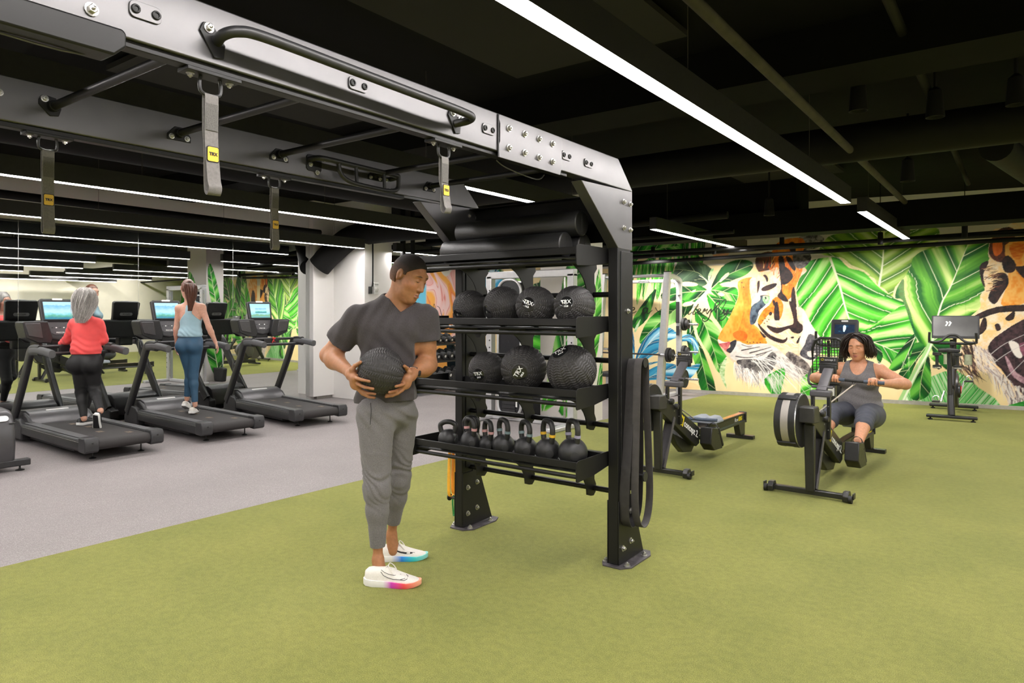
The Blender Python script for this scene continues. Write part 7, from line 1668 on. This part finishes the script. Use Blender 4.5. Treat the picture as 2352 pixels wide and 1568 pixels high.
cv.leaf(((-1.469, 2.375), (-1.323, 2.488), (-1.036, 2.553), (-0.456, 2.631), (-0.439, 2.338), (-0.548, 2.114), (-0.504, 1.853), (-0.559, 1.586), (-0.674, 1.445), (-0.84, 1.296), (-1.059, 0.862), (-1.15, 0.692), (-1.294, 0.849), (-1.416, 1.038), (-1.528, 1.392), (-1.617, 1.692), (-1.724, 1.727), (-1.691, 1.904), (-1.587, 2.073), (-1.504, 2.241)), ((-1.259, 0.856), (-1.193, 1.126), (-1.079, 1.628), (-0.952, 1.909), (-0.751, 2.481)), 9, (srgb(20,98,28), srgb(100,178,48), srgb(222,240,150)), 40, 7, PALE, .008, .022)
cv.fill(((-1.724, 1.727), (-1.691, 1.904), (-1.602, 2.039), (-1.587, 1.767), (-1.498, 1.46), (-1.425, 1.055), (-1.528, 1.392), (-1.623, 1.692)), srgb(6, 66, 32), srgb(20, 110, 60), alpha=.8)
cv.leaf(((-1.44, 1.004), (-1.288, 0.923), (-1.41, 0.717), (-1.557, 0.373), (-1.676, 0.487), (-1.528, 0.713)), ((-1.294, 0.939), (-1.617, 0.438)), 4, DG_, 40, 1, PALE2, .004, .006)
cv.leaf(((-1.222, 0.991), (-1.145, 0.726), (-0.952, 0.559), (-0.779, 0.731), (-0.826, 1), (-1.122, 1.034)), ((-1.222, 0.991), (-1.008, 0.796), (-0.812, 0.868)), 4, DG_, 40, 5, PALE2, .004, .006)
cv.leaf(((-1.676, 0.032), (-1.236, 0.454), (-0.868, 0.569), (-0.586, 0.319), (-0.282, 0.025), (-0.952, -0.13), (-1.706, -0.181)), ((-1.008, -0.134), (-0.952, 0.268), (-0.924, 0.534)), 9, (srgb(40,160,60), srgb(130,210,120), srgb(232,246,215)), 28, 2, PALE, .006, .006, sm=2)
cv.leaf(((-1.265, 0.863), (-1.381, 0.711), (-1.498, 0.409), (-1.504, 0.097), (-1.352, 0.085), (-1.231, 0.22), (-1.222, 0.522)), ((-1.265, 0.856), (-1.352, 0.449), (-1.381, 0.094)), 4, DG_, 40, 3, PALE2, .004, .006)
cv.stroke(((-1.173, 1.193), (-1.265, 0.89), (-1.44, 0.513), (-1.661, -0.008)), .034, .046, srgb(170, 215, 140)); cv.stroke(((-1.162, 1.193), (-1.248, 0.89), (-1.422, 0.514), (-1.635, -0.006)), .010, .014, srgb(236, 244, 214))
for k in range(14):
    x = rnd.uniform(-1.9, -.1); y = rnd.uniform(.3, .8); cv.stroke([(x, y), (x + .004, y - rnd.uniform(.1, .3))], .004, .003, PALE, .5)
# tiger on the left, in profile
TG = ((-3.999, 2.12), (-3.877, 2.133), (-3.825, 2.259), (-3.898, 2.357), (-3.856, 2.509), (-3.651, 2.556), (-3.473, 2.675), (-3.123, 2.706), (-3.123, 2.333), (-3.06, 2.207), (-3.175, 2.085), (-3.233, 1.837), (-3.233, 1.618), (-3.117, 1.549), (-3.003, 1.308), (-2.889, 1.124), (-2.805, 0.987), (-2.839, 0.811), (-2.946, 0.66), (-3.06, 0.433), (-3.238, 0.354), (-3.414, 0.472), (-3.621, 0.337), (-3.892, 0.245), (-4.101, 0.252), (-4.232, 0.392), (-4.288, 0.584), (-4.404, 0.704), (-4.531, 0.897), (-4.554, 1.001), (-4.516, 1.1), (-4.404, 1.298), (-4.294, 1.526), (-4.2, 1.784), (-4.213, 2.037), (-4.138, 2.081))
cv.fill(TG, srgb(244, 200, 150), srgb(238, 214, 192), (2, 3), 4)
OR1, OR2, OR3 = srgb(226, 104, 14), srgb(244, 152, 48), srgb(190, 70, 12)
cv.fill(((-4.2, 2.043), (-3.999, 2.12), (-3.947, 2.07), (-3.966, 1.782), (-3.978, 1.429), (-3.947, 1.301), (-3.825, 1.174), (-3.705, 0.947), (-3.892, 0.93), (-4.138, 0.912), (-4.247, 0.991), (-4.357, 0.956), (-4.531, 0.93), (-4.554, 1.001), (-4.516, 1.117), (-4.404, 1.298), (-4.294, 1.526), (-4.194, 1.784)), srgb(240, 140, 36), srgb(246, 172, 74), (3, 2), 5)
cv.fill(((-4.163, 2.026), (-3.999, 2.104), (-3.959, 1.974), (-3.984, 1.429), (-3.917, 1.237), (-3.771, 1.016), (-4.015, 1.011), (-4.2, 1.105), (-4.138, 1.364), (-4.107, 1.687)), OR1, OR2, (4, 3), 9, alpha=.75)
cv.fill(((-4.294, 1.104), (-4.169, 1.17), (-4.045, 1.107), (-4.076, 0.978), (-4.232, 1.007)), OR3, OR1, (4, 4), 2, alpha=.75)
cv.fill(((-3.825, 2.227), (-3.645, 2.444), (-3.621, 2.57), (-3.204, 2.554), (-3.117, 2.302), (-3.192, 2.054), (-3.262, 1.9), (-3.32, 1.744), (-3.414, 1.713), (-3.473, 1.871), (-3.455, 2.06), (-3.532, 2.283), (-3.735, 2.225)), OR1, OR2, (6, 3), 11)
cv.fill(((-3.621, 1.715), (-3.532, 1.762), (-3.437, 1.619), (-3.496, 1.367), (-3.621, 1.487), (-3.711, 1.423), (-3.825, 1.264), (-3.862, 1.365), (-3.735, 1.582)), OR1, OR2, (4, 4), 3)
cv.fill(((-3.999, 2.071), (-3.877, 2.117), (-3.825, 2.195), (-3.532, 2.251), (-3.487, 1.903), (-3.591, 1.778), (-3.771, 1.748), (-3.892, 1.653), (-3.978, 1.75)), srgb(242, 200, 150), srgb(232, 214, 200), (4, 3), 8)
cv.fill(((-3.908, 2.374), (-3.856, 2.516), (-3.621, 2.554), (-3.585, 2.284), (-3.801, 2.22), (-3.862, 2.228)), BRN, srgb(100, 58, 40), (4, 4))
cv.fur(((-3.801, 2.259), (-3.473, 2.501), (-3.238, 2.493), (-3.152, 2.271), (-3.238, 2.055), (-3.414, 1.902), (-3.591, 2.126)), 110, .16, 75, 25, [OR1, OR2, OR3, srgb(250, 200, 130)], .007, 3)
cv.fur(((-3.862, 1.238), (-3.473, 1.336), (-3.181, 1.057), (-3.355, 0.741), (-3.651, 0.859)), 90, .13, -35, 25, [srgb(250, 236, 226), srgb(244, 214, 190), srgb(250, 224, 180)], .007, 6)
for p in (((-3.777, 2.146), (-3.726, 2.155), (-3.687, 2.081), (-3.711, 2.024), (-3.741, 2.098)), ((-3.801, 1.914), (-3.711, 1.97), (-3.558, 2.008), (-3.564, 1.949), (-3.681, 1.881), (-3.786, 1.869)), ((-3.874, 2.018), (-3.832, 2.052), (-3.835, 1.94), (-3.874, 1.826)), ((-3.449, 2.28), (-3.355, 2.252), (-3.279, 2.119), (-3.355, 2.008), (-3.464, 1.991)), ((-3.517, 2.465), (-3.443, 2.463), (-3.408, 2.279), (-3.437, 2.123), (-3.461, 1.871), (-3.399, 1.776), (-3.355, 1.682), (-3.443, 1.689), (-3.538, 1.778), (-3.478, 1.903), (-3.508, 2.25)),
          ((-3.399, 2.467), (-3.311, 2.433), (-3.238, 2.274), (-3.267, 2.212), (-3.355, 2.34)), ((-3.267, 2.556), (-3.166, 2.521), (-3.123, 2.364), (-3.181, 2.303), (-3.238, 2.43)), ((-3.711, 1.265), (-3.532, 1.222), (-3.37, 1.258), (-3.273, 1.306), (-3.302, 1.493), (-3.349, 1.682), (-3.267, 1.65), (-3.221, 1.525), (-3.204, 1.353), (-3.109, 1.239), (-3.175, 1.126), (-3.297, 1.149), (-3.355, 1.205), (-3.532, 1.121), (-3.666, 1.182)), ((-3.585, 1.604), (-3.532, 1.677), (-3.496, 1.383), (-3.538, 1.351), (-3.591, 1.373)), ((-3.675, 1.477), (-3.645, 1.506), (-3.621, 1.481), (-3.639, 1.436), (-3.672, 1.443)),
          ((-3.311, 1.822), (-3.262, 1.937), (-3.227, 1.65), (-3.233, 1.572), (-3.302, 1.581)), ((-3.868, 1.302), (-3.771, 1.207), (-3.645, 1.088), (-3.443, 1.015), (-3.378, 1.06), (-3.384, 0.997), (-3.467, 0.949), (-3.657, 1.018), (-3.807, 1.168)), ((-3.838, 1.168), (-3.723, 1.064), (-3.771, 1.047)), ((-3.227, 0.979), (-3.166, 1.079), (-3.152, 1.042), (-3.204, 0.954)), ((-3.32, 1.061), (-3.273, 1.071), (-3.267, 1.043), (-3.311, 1.039)), ((-3.621, 1.69), (-3.591, 1.709), (-3.561, 1.651), (-3.597, 1.604))):
    cv.fill(p, INK, BRN, (5, 5), 2)
for x, y in ((-3.741, 1.382), (-3.711, 1.334), (-3.756, 1.302), (-3.786, 1.35), (-3.681, 1.366), (-4.138, 2.026), (-4.107, 1.945), (-4.045, 0.962), (-3.999, 0.947), (-3.938, 0.961), (-3.877, 0.95), (-3.825, 0.957)): cv.stroke([(x, y), (x + .012, y - .008)], .010, .005, BRN)
cv.fill(((-3.123, 1.549), (-3.003, 1.308), (-2.889, 1.124), (-2.805, 0.987), (-2.839, 0.811), (-2.946, 0.66), (-3.06, 0.433), (-3.238, 0.354), (-3.326, 0.491), (-3.238, 0.682), (-3.123, 0.81), (-3.181, 0.995), (-3.123, 1.183)), srgb(226, 206, 200), srgb(245, 235, 228), (4, 4), 6, alpha=.85)
cv.fill(((-3.003, 1.122), (-2.805, 0.987), (-2.833, 0.811), (-2.952, 0.684), (-3.06, 0.687), (-3.175, 0.771), (-3.094, 0.935), (-3.066, 1.028)), srgb(58, 56, 66), srgb(112, 108, 112), (5, 5), 4); cv.fill(((-3.051, 0.812), (-2.952, 0.83), (-2.909, 0.769), (-2.98, 0.721), (-3.043, 0.744)), srgb(214, 196, 190), WHT)
cv.fill(((-3.355, 0.81), (-3.123, 0.685), (-3.003, 0.534), (-3.088, 0.419), (-3.267, 0.487), (-3.414, 0.645)), srgb(66, 60, 62), srgb(150, 138, 132), (6, 5), 8)
cv.fill(((-4.232, 0.975), (-4.045, 0.914), (-3.705, 0.937), (-3.473, 0.8), (-3.238, 0.526), (-3.414, 0.488), (-3.832, 0.663), (-4.138, 0.615), (-4.294, 0.642), (-4.344, 0.745)), srgb(206, 198, 192), srgb(236, 228, 220), (3, 5), 7)
cv.fill(((-4.232, 0.619), (-4.045, 0.657), (-3.771, 0.665), (-3.621, 0.797), (-3.532, 0.673), (-3.621, 0.473), (-3.741, 0.396), (-3.984, 0.427), (-4.138, 0.492)), srgb(52, 48, 52), srgb(128, 122, 120), (6, 6), 4)
cv.fill(((-3.978, 1.583), (-3.832, 1.701), (-3.816, 1.787), (-3.735, 1.748), (-3.705, 1.636), (-3.825, 1.5), (-3.911, 1.301), (-3.996, 1.294)), srgb(34, 44, 58), srgb(88, 104, 118), (4, 3), 3)
cv.fill(((-3.675, 1.779), (-3.615, 1.747), (-3.675, 1.62), (-3.795, 1.525), (-3.85, 1.455), (-3.838, 1.525), (-3.735, 1.621)), WHT, srgb(250, 246, 240))
cv.fill(((-3.783, 1.761), (-3.723, 1.78), (-3.657, 1.76), (-3.675, 1.677), (-3.723, 1.636), (-3.771, 1.684)), srgb(120, 180, 120), srgb(186, 222, 170), (9, 9)); cv.stroke(((-3.735, 1.754), (-3.729, 1.735)), .014, .012, INK); cv.stroke(((-3.819, 1.781), (-3.741, 1.792), (-3.651, 1.766)), .008, .004, INK)
cv.fill(((-4.541, 0.917), (-4.452, 0.945), (-4.332, 0.957), (-4.37, 0.858), (-4.389, 0.77), (-4.468, 0.84)), srgb(190, 80, 84), srgb(222, 130, 125), (5, 5)); cv.fill(((-4.338, 0.947), (-4.232, 0.998), (-4.25, 0.877), (-4.338, 0.755), (-4.408, 0.808), (-4.338, 0.869)), srgb(30, 32, 40), srgb(62, 60, 68))
cv.fill(((-4.554, 1.001), (-4.452, 0.954), (-4.373, 0.956), (-4.484, 0.931), (-4.541, 0.936)), WHT)
for p, a in ((((-4.238, 0.699), (-4.045, 0.682), (-3.825, 0.721), (-3.705, 0.794)), .010), (((-4.138, 0.809), (-3.984, 0.845), (-3.832, 0.88)), .012), (((-3.999, 0.767), (-3.832, 0.817), (-3.645, 0.878)), .012), (((-3.892, 0.732), (-3.741, 0.781), (-3.621, 0.828)), .010), (((-4.138, 0.912), (-4.015, 0.876), (-3.953, 0.897)), .006)): cv.stroke(p, a, a * .4, srgb(70, 62, 64))
cv.fur(((-4.278, 0.601), (-4.045, 0.496), (-3.741, 0.437), (-3.591, 0.481), (-3.621, 0.353), (-3.892, 0.341), (-4.138, 0.396), (-4.257, 0.488)), 230, .22, -78, 22, [WHT, srgb(214, 208, 206), srgb(150, 145, 148), srgb(250, 248, 244)], .008, 9)
cv.fur(((-3.711, 0.667), (-3.473, 0.737), (-3.123, 0.53), (-3.238, 0.369), (-3.473, 0.422)), 130, .24, -50, 18, [WHT, srgb(200, 190, 188), srgb(120, 114, 116), srgb(236, 226, 222)], .007, 12)
cv.fill(((-3.756, 0.309), (-3.473, 0.511), (-3.408, 0.425), (-3.467, 0.164), (-3.484, 0.038), (-3.561, 0.021), (-3.645, 0.06)), srgb(10, 130, 24), srgb(70, 190, 50), (5, 3)); cv.fur(((-3.741, 0.38), (-3.414, 0.488), (-3.473, 0.296), (-3.681, 0.255)), 50, .2, -75, 14, [WHT, srgb(180, 205, 170)], .006, 4)
for k in range(22):
    x0, y0 = 400 + rnd.uniform(-60, 60), 610 + rnd.uniform(-20, 20); p0 = f1 = None
    q = ((-5.101, 2.763), (-4.773, 2.748), (-5.101, 2.429))
    o1, e1, e2 = V(q[0]), V(q[1]) - V(q[0]), V(q[2]) - V(q[0]); f1 = lambda x, y: tuple(o1 + e1 * (x / 100) + e2 * (y / 100))
    a = R(rnd.uniform(10, 62)); l = rnd.uniform(140, 270)
    cv.stroke([f1(x0, y0), f1(x0 + l * .5 * math.cos(a), y0 + l * .5 * math.sin(a) - 14), f1(x0 + l * math.cos(a), y0 + l * math.sin(a))], .0042, .0015, srgb(250, 248, 244), .9)
for a in (150, 165, 178, 200): cv.stroke([f1(225, 640), f1(225 + 50 * math.cos(R(a)), 640 - 28 * math.sin(R(a)) + 20)], .003, .001, PALE, .8)
cv.fill(((-3.179, 2.804), (-2.986, 2.845), (-2.821, 2.794), (-2.789, 2.714), (-2.88, 2.603), (-3.019, 2.573), (-3.179, 2.587)), srgb(70, 68, 74), srgb(170, 165, 168), (6, 6), 3); cv.fill(((-3.253, 2.59), (-3.085, 2.583), (-2.986, 2.435), (-3.085, 2.276), (-3.219, 2.262), (-3.287, 2.41)), srgb(40, 38, 42), srgb(120, 112, 110), (5, 6), 5)
cv.fill(((-3.473, 2.753), (-3.123, 2.768), (-3.123, 2.55), (-3.355, 2.497), (-3.621, 2.554)), OR1, OR2, (5, 3), 6); cv.fill(((-3.355, 2.685), (-3.267, 2.712), (-3.238, 2.555), (-3.311, 2.527)), INK, BRN)
# tiger on the right, roaring
cv.fill(((-0.461, 2.404), (-0.402, 2.758), (-0.242, 2.782), (0.098, 2.795), (0.098, -0.059), (-0.162, -0.077), (-0.242, 0.239), (-0.402, 0.49), (-0.586, 0.58), (-0.668, 0.472), (-0.779, 0.573), (-0.873, 0.602), (-0.812, 0.934), (-0.619, 1.069), (-0.641, 1.429), (-0.559, 1.56), (-0.564, 1.756), (-0.483, 1.885), (-0.564, 2.075), (-0.537, 2.212), (-0.429, 2.306)), srgb(250, 206, 140), srgb(244, 226, 200), (4, 4), 6)
cv.fill(((-0.456, 2.469), (-0.348, 2.755), (-0.136, 2.776), (-0.136, 2.424), (-0.242, 2.267), (-0.388, 2.304)), BRN, srgb(120, 60, 40), (5, 4), 3); cv.fill(((-0.402, 2.564), (-0.295, 2.624), (-0.282, 2.43), (-0.375, 2.368)), OR1, srgb(240, 120, 50), (6, 3))
cv.fill(((-0.242, 2.525), (-0.006, 2.578), (0.098, 2.319), (0.098, 1.748), (-0.131, 1.584), (-0.295, 1.617), (-0.236, 1.849), (-0.202, 2.105)), OR2, srgb(250, 190, 100), (4, 3), 5); cv.fill(((-0.189, 2.522), (-0.006, 2.546), (-0.032, 2.324), (-0.136, 2.328)), OR1, OR2)
for p in (((-0.282, 2.284), (-0.202, 2.369), (-0.105, 2.231), (-0.136, 2.113), (-0.247, 2.116)), ((-0.38, 2.077), (-0.236, 2.096), (-0.197, 1.944), (-0.279, 1.778), (-0.375, 1.618), (-0.461, 1.715), (-0.402, 1.9)), ((0.098, 2.224), (-0.032, 2.196), (-0.12, 2.183), (-0.032, 2.037), (0.098, 1.939)), ((-0.652, 1.429), (-0.348, 1.579), (0.098, 1.606), (0.098, 1.52), (-0.321, 1.488), (-0.564, 1.39)), ((-0.242, 1.398), (-0.189, 1.463), (-0.12, 1.514), (-0.131, 1.399), (-0.202, 1.36)), ((-0.57, 2.213), (-0.483, 2.291), (-0.456, 2.258), (-0.523, 2.081), (-0.496, 1.885), (-0.551, 1.984)), ((-0.375, 1.3), (-0.321, 1.317), (-0.295, 1.237), (-0.348, 1.204)), ((-0.537, 1.38), (-0.483, 1.397), (-0.483, 1.234), (-0.591, 1.135))):
    cv.fill(p, INK, BRN, (6, 6), 4)
cv.fill(((-0.461, 0.959), (-0.295, 1.172), (0.098, 1.352), (0.098, 0.258), (-0.131, 0.367), (-0.295, 0.617), (-0.407, 0.743)), srgb(34, 24, 30), srgb(78, 54, 60), (5, 5), 7)
cv.fill(((-0.242, 0.825), (-0.189, 0.756), (-0.097, 0.567), (0.098, 0.442), (0.098, 0.353), (-0.131, 0.495), (-0.215, 0.691)), srgb(150, 110, 125), srgb(196, 160, 168), (6, 6)); cv.fill(((-0.194, 1.051), (-0.079, 1.015), (-0.026, 0.819), (-0.097, 0.807), (-0.162, 0.917)), srgb(236, 226, 218), WHT); cv.fill(((-0.058, 1.016), (0.098, 1.019), (0.098, 0.765), (-0.032, 0.857)), srgb(150, 90, 110), srgb(110, 60, 80))
cv.fur(((-0.812, 0.967), (-0.641, 1.069), (-0.564, 0.875), (-0.663, 0.495), (-0.854, 0.603)), 120, .2, -65, 20, [BRN, srgb(90, 62, 58), srgb(130, 98, 92), INK], .009, 3)
cv.fur(((-0.674, 1.003), (-0.456, 0.91), (-0.402, 0.717), (-0.242, 0.368), (-0.084, 0.056), (-0.242, 0.239), (-0.483, 0.584), (-0.619, 0.742)), 260, .22, -62, 24, [WHT, srgb(214, 200, 194), srgb(168, 150, 150), srgb(240, 220, 190)], .009, 8)
cv.fur(((-0.295, 0.559), (0.098, 0.258), (0.098, -0.059), (-0.162, -0.013)), 120, .22, -75, 24, [WHT, srgb(180, 165, 165), srgb(110, 96, 100)], .009, 5)
cv.fur(((-0.551, 2.179), (-0.402, 2.24), (-0.402, 1.851), (-0.51, 1.755), (-0.483, 1.885)), 50, .13, 15, 25, [BRN, srgb(130, 80, 60), srgb(250, 220, 170)], .007, 6)
for p in (((-0.429, 0.839), (-0.242, 1.012), (0.098, 1.209)), ((-0.402, 0.701), (-0.189, 0.885), (0.098, 1.067)), ((-0.282, 0.431), (-0.136, 0.598), (0.098, 0.892))): cv.stroke(p, .005, .002, srgb(206, 200, 200))
cv.fill(((-0.255, 0.029), (-0.006, 0.141), (0.098, 0.163), (0.098, -0.091), (-0.268, -0.116)), srgb(10, 110, 30), srgb(60, 170, 60))
for k in range(3): cv.stroke([(-5.6 + k * 2.44 - .035, .06), (-5.6 + k * 2.44 - .035, 3.0)], .0018, .0018, srgb(60, 80, 50), .55)
# cursive line across the monstera
def q4(*p): return p
SC = ((-6.102, 1.97), (-5.949, 1.967), (-6.102, 1.82))
oq, eq1, eq2 = V(SC[0]), V(SC[1]) - V(SC[0]), V(SC[2]) - V(SC[0])
def sc(*p): return [tuple(oq + eq1 * (p[i] / 100) + eq2 * (p[i + 1] / 100)) for i in range(0, len(p), 2)]
INK2 = srgb(30, 34, 26)
for p, a, c in (((-160,265,-120,180,-95,130,-110,120,-130,180,-150,320), .010, .006), ((-150,290,-125,260,-110,270,-130,290,-105,325,-90,310), .009, .006), ((-60,300,-20,285,-15,262,-40,258,-60,290,-50,325,-20,325,10,305), .010, .006), ((150,265,110,262,90,300,100,328,130,320,158,265,150,320,165,330,212,290), .012, .006),
                ((255,255,275,290,310,310,350,290,400,200,450,140,500,120,560,150,608,165,600,195), .007, .005), ((350,300,330,340,300,330,420,330,460,300), .007, .006), ((556,262,562,300,556,325,575,325,608,262,600,310,612,330,650,290), .012, .006), ((715,208,680,270,660,320,672,330,710,300), .012, .006), ((780,205,740,270,715,318,728,330,760,305), .012, .006), ((640,248,700,240,790,236), .007, .005),
                ((760,305,800,285,806,265,785,262,770,290,775,322,800,325,835,300), .011, .006), ((835,300,850,262,862,262,855,290,890,262,875,300,885,320), .011, .006), ((885,320,930,262,920,330,890,395,850,412,828,392,840,370,862,390), .012, .007), ((930,300,985,240,1030,190,1020,165,985,190,970,250,985,300,1000,260,1080,150,1105,150,1095,190,1040,290,1030,325,1060,315), .011, .006),
                ((1060,315,1085,262,1080,300,1090,325,1130,262,1110,330,1060,392,1025,385,1030,360,1090,330,1150,290,1195,235), .012, .006)):
    cv.stroke(sc(*p), a, c, INK2, .92, 5)
cv.build('mural_painting', lambda u, z: tuple(wall_pt(u, z, .004)), M_PAINT, wall_back)['kind'] = 'stuff'
# the mural runs on to the left, behind rack and machines, and to the right, seen in the mirror
c2 = Canvas(-10.2, -6.9, .06, 3.0, 60, srgb(222, 216, 208)); c2.fill([(-10.3, 0), (-6.8, 0), (-6.8, 2.5), (-10.3, 2.5)], CREAM, CREAM2, (1, 1), sm=0)
for k in range(16):
    x, y = rnd.uniform(-10.1, -6.9), rnd.uniform(.1, 2.0); a = rnd.uniform(.5, 2.6); l = rnd.uniform(.7, 1.2); w_ = l * .26; d = V((math.cos(a), math.sin(a), 0)); n_ = V((-d.y, d.x, 0)); p = V((x, y, 0))
    pts = [p, p + d * l * .3 + n_ * w_, p + d * l * .7 + n_ * w_ * .8, p + d * l, p + d * l * .7 - n_ * w_ * .8, p + d * l * .3 - n_ * w_]
    c2.leaf([(q.x, q.y) for q in pts], [(p.x, p.y), ((p + d * l).x, (p + d * l).y)], 6, (BL_, BG_, BR_, DG_)[k % 4], 45, k, PALE, .006, .012)
c2.build('mural_painting', lambda u, z: tuple(wall_pt(u, z, .004)), M_PAINT, wall_back)['kind'] = 'stuff'
c3 = Canvas(.34, 7.28, .06, 3.0, 48, srgb(222, 216, 208)); c3.fill([(.3, 0), (8.3, 0), (8.3, 2.6), (.3, 2.6)], CREAM, CREAM2, (1, 1), sm=0)
for k in range(40):
    x, y = .4 + (k * 1.37) % 7.8, (k * .53) % 2.0; a = rnd.uniform(.7, 2.4); l = rnd.uniform(.9, 1.6); w_ = l * .3; d = V((math.cos(a), math.sin(a), 0)); n_ = V((-d.y, d.x, 0)); p = V((x, y, 0))
    pts = [p, p + d * l * .3 + n_ * w_, p + d * l * .7 + n_ * w_ * .8, p + d * l, p + d * l * .7 - n_ * w_ * .8, p + d * l * .3 - n_ * w_]
    c3.leaf([(q.x, q.y) for q in pts], [(p.x, p.y), ((p + d * l).x, (p + d * l).y)], 8, (BG_, BR_, DG_, BR_)[k % 4], 45, k, PALE, .012, .026)
c3.fill([(.3, .1), (.9, .3), (1.0, 1.0), (.7, 1.6), (1.0, 2.4), (.3, 2.6)], OR2, srgb(250, 206, 150), (4, 4)); c3.fill([(.5, 1.7), (.8, 1.8), (.7, 2.2), (.5, 2.1)], INK, BRN); c3.fill([(.4, .8), (.7, .9), (.6, 1.3), (.4, 1.2)], INK, BRN)
c3.build('mural_painting', lambda u, z: tuple(wall_pt(u, z, .004)), M_PAINT, wall_back)['kind'] = 'stuff'
# watercolour flames on the left wall behind the dumbbells
c4 = Canvas(9.74, 11.6, .06, 2.9, 170, srgb(240, 232, 224)); U, Z = np.meshgrid(c4.u, c4.z)
wv = np.sin(U * 6.3 + 1.2 * np.sin(Z * 3.1) + 2.2 * vnoise(U * 3, Z * 2, 3)) * .5 + .5; n2 = vnoise(U * 4 + 2 * wv, Z * 2.2, 8)
cols = [srgb(250, 214, 200), srgb(248, 190, 186), srgb(250, 214, 214), srgb(250, 180, 90), srgb(246, 150, 80), srgb(250, 200, 190)]
t_ = np.clip((wv * .6 + n2 * .6) * 4.6, 0, 4.999); ti = t_.astype(int); fr = np.clip((t_ - ti - .55) / .45, 0, 1)[..., None]; cc = np.array(cols); col = cc[ti] * (1 - fr) + cc[ti + 1] * fr
edge_ = np.clip(1 - np.abs(t_ - ti - .55) / .09, 0, 1)[..., None] * .7; col = col * (1 - edge_) + srgb(226, 104, 90) * edge_
bl = np.clip((10.42 - U) / .05, 0, 1)[..., None] * np.clip((2.2 - Z) / .2, 0, 1)[..., None]; col = col * (1 - bl) + srgb(110, 196, 226) * bl
tp = np.clip((Z - 2.36 - .12 * np.sin(U * 9)) / .03, 0, 1)[..., None]; c4.C = (col * (1 - tp) + srgb(236, 230, 222) * tp).astype(np.float32)
LWS = [(10.58, 1.42), (10.62, 1.52), (10.66, 1.48), (10.64, 1.36), (10.58, 1.34), (10.57, 1.42), (10.64, 1.44), (10.68, 1.52), (10.64, 1.66), (10.61, 1.6), (10.66, 1.44), (10.72, 1.4)]
c4.stroke(LWS, .006, .005, INK); c4.stroke([(10.72, 1.62), (10.8, 1.58), (10.86, 1.44), (10.92, 1.34)], .004, .012, INK)
c4.build('mural_painting', lambda u, z: (-9.868, u, z), M_PAINT, wl)['kind'] = 'stuff'
# monstera painted over the freestanding column
def col_face(name, place, w_, seed, leaves):
    c = Canvas(0, w_, .0, 2.9, 90, srgb(232, 226, 220))
    for k, (p, m_, n_, cl) in enumerate(leaves): c.leaf(p, m_, n_, cl, 45, seed + k, PALE, .006, .012)
    c.build(name, place, M_PAINT, lc)['kind'] = 'stuff'
col_face('column_painting', lambda u, z: (-5.5 + u, 8.1185, z), .77, 1, [([(.3, .12), (.5, .5), (.62, 1.0), (.76, 1.2), (.7, .6), (.55, .1)], [(.4, .1), (.7, 1.1)], 6, BR_), ([(.2, .9), (.4, 1.5), (.72, 1.75), (.76, 1.2), (.5, .9)], [(.3, .9), (.74, 1.6)], 6, BG_), ([(.35, 1.6), (.42, 2.1), (.7, 2.4), (.76, 1.9), (.6, 1.6)], [(.4, 1.6), (.7, 2.3)], 7, BG_), ([(.02, .1), (.1, .5), (.25, .8), (.3, .3)], [(.05, .1), (.26, .7)], 5, BR_)])
col_face('column_painting', lambda u, z: (-4.7285, 8.12 + u, z), .4, 4, [([(0, .9), (.1, 1.5), (.3, 2.1), (.38, 1.6), (.28, 1.0), (.1, .7)], [(.05, .8), (.3, 2.0)], 7, BR_), ([(.2, .3), (.38, .9), (.4, .5)], [(.22, .3), (.39, .8)], 4, BG_), ([(0, 1.9), (.15, 2.4), (.2, 2.1)], [(0, 1.9), (.16, 2.35)], 4, BG_)])
col_face('column_painting', lambda u, z: (-5.5015, 8.52 - u, z), .4, 2, [([(.02, .08), (.05, .7), (.2, 1.15), (.38, 1.2), (.39, .6), (.2, .1)], [(.1, .08), (.3, 1.15)], 7, BG_), ([(.05, 1.35), (.12, 2.0), (.3, 2.55), (.37, 2.3), (.28, 1.7)], [(.1, 1.35), (.33, 2.5)], 9, BG_)])
bpy.context.view_layer.update()
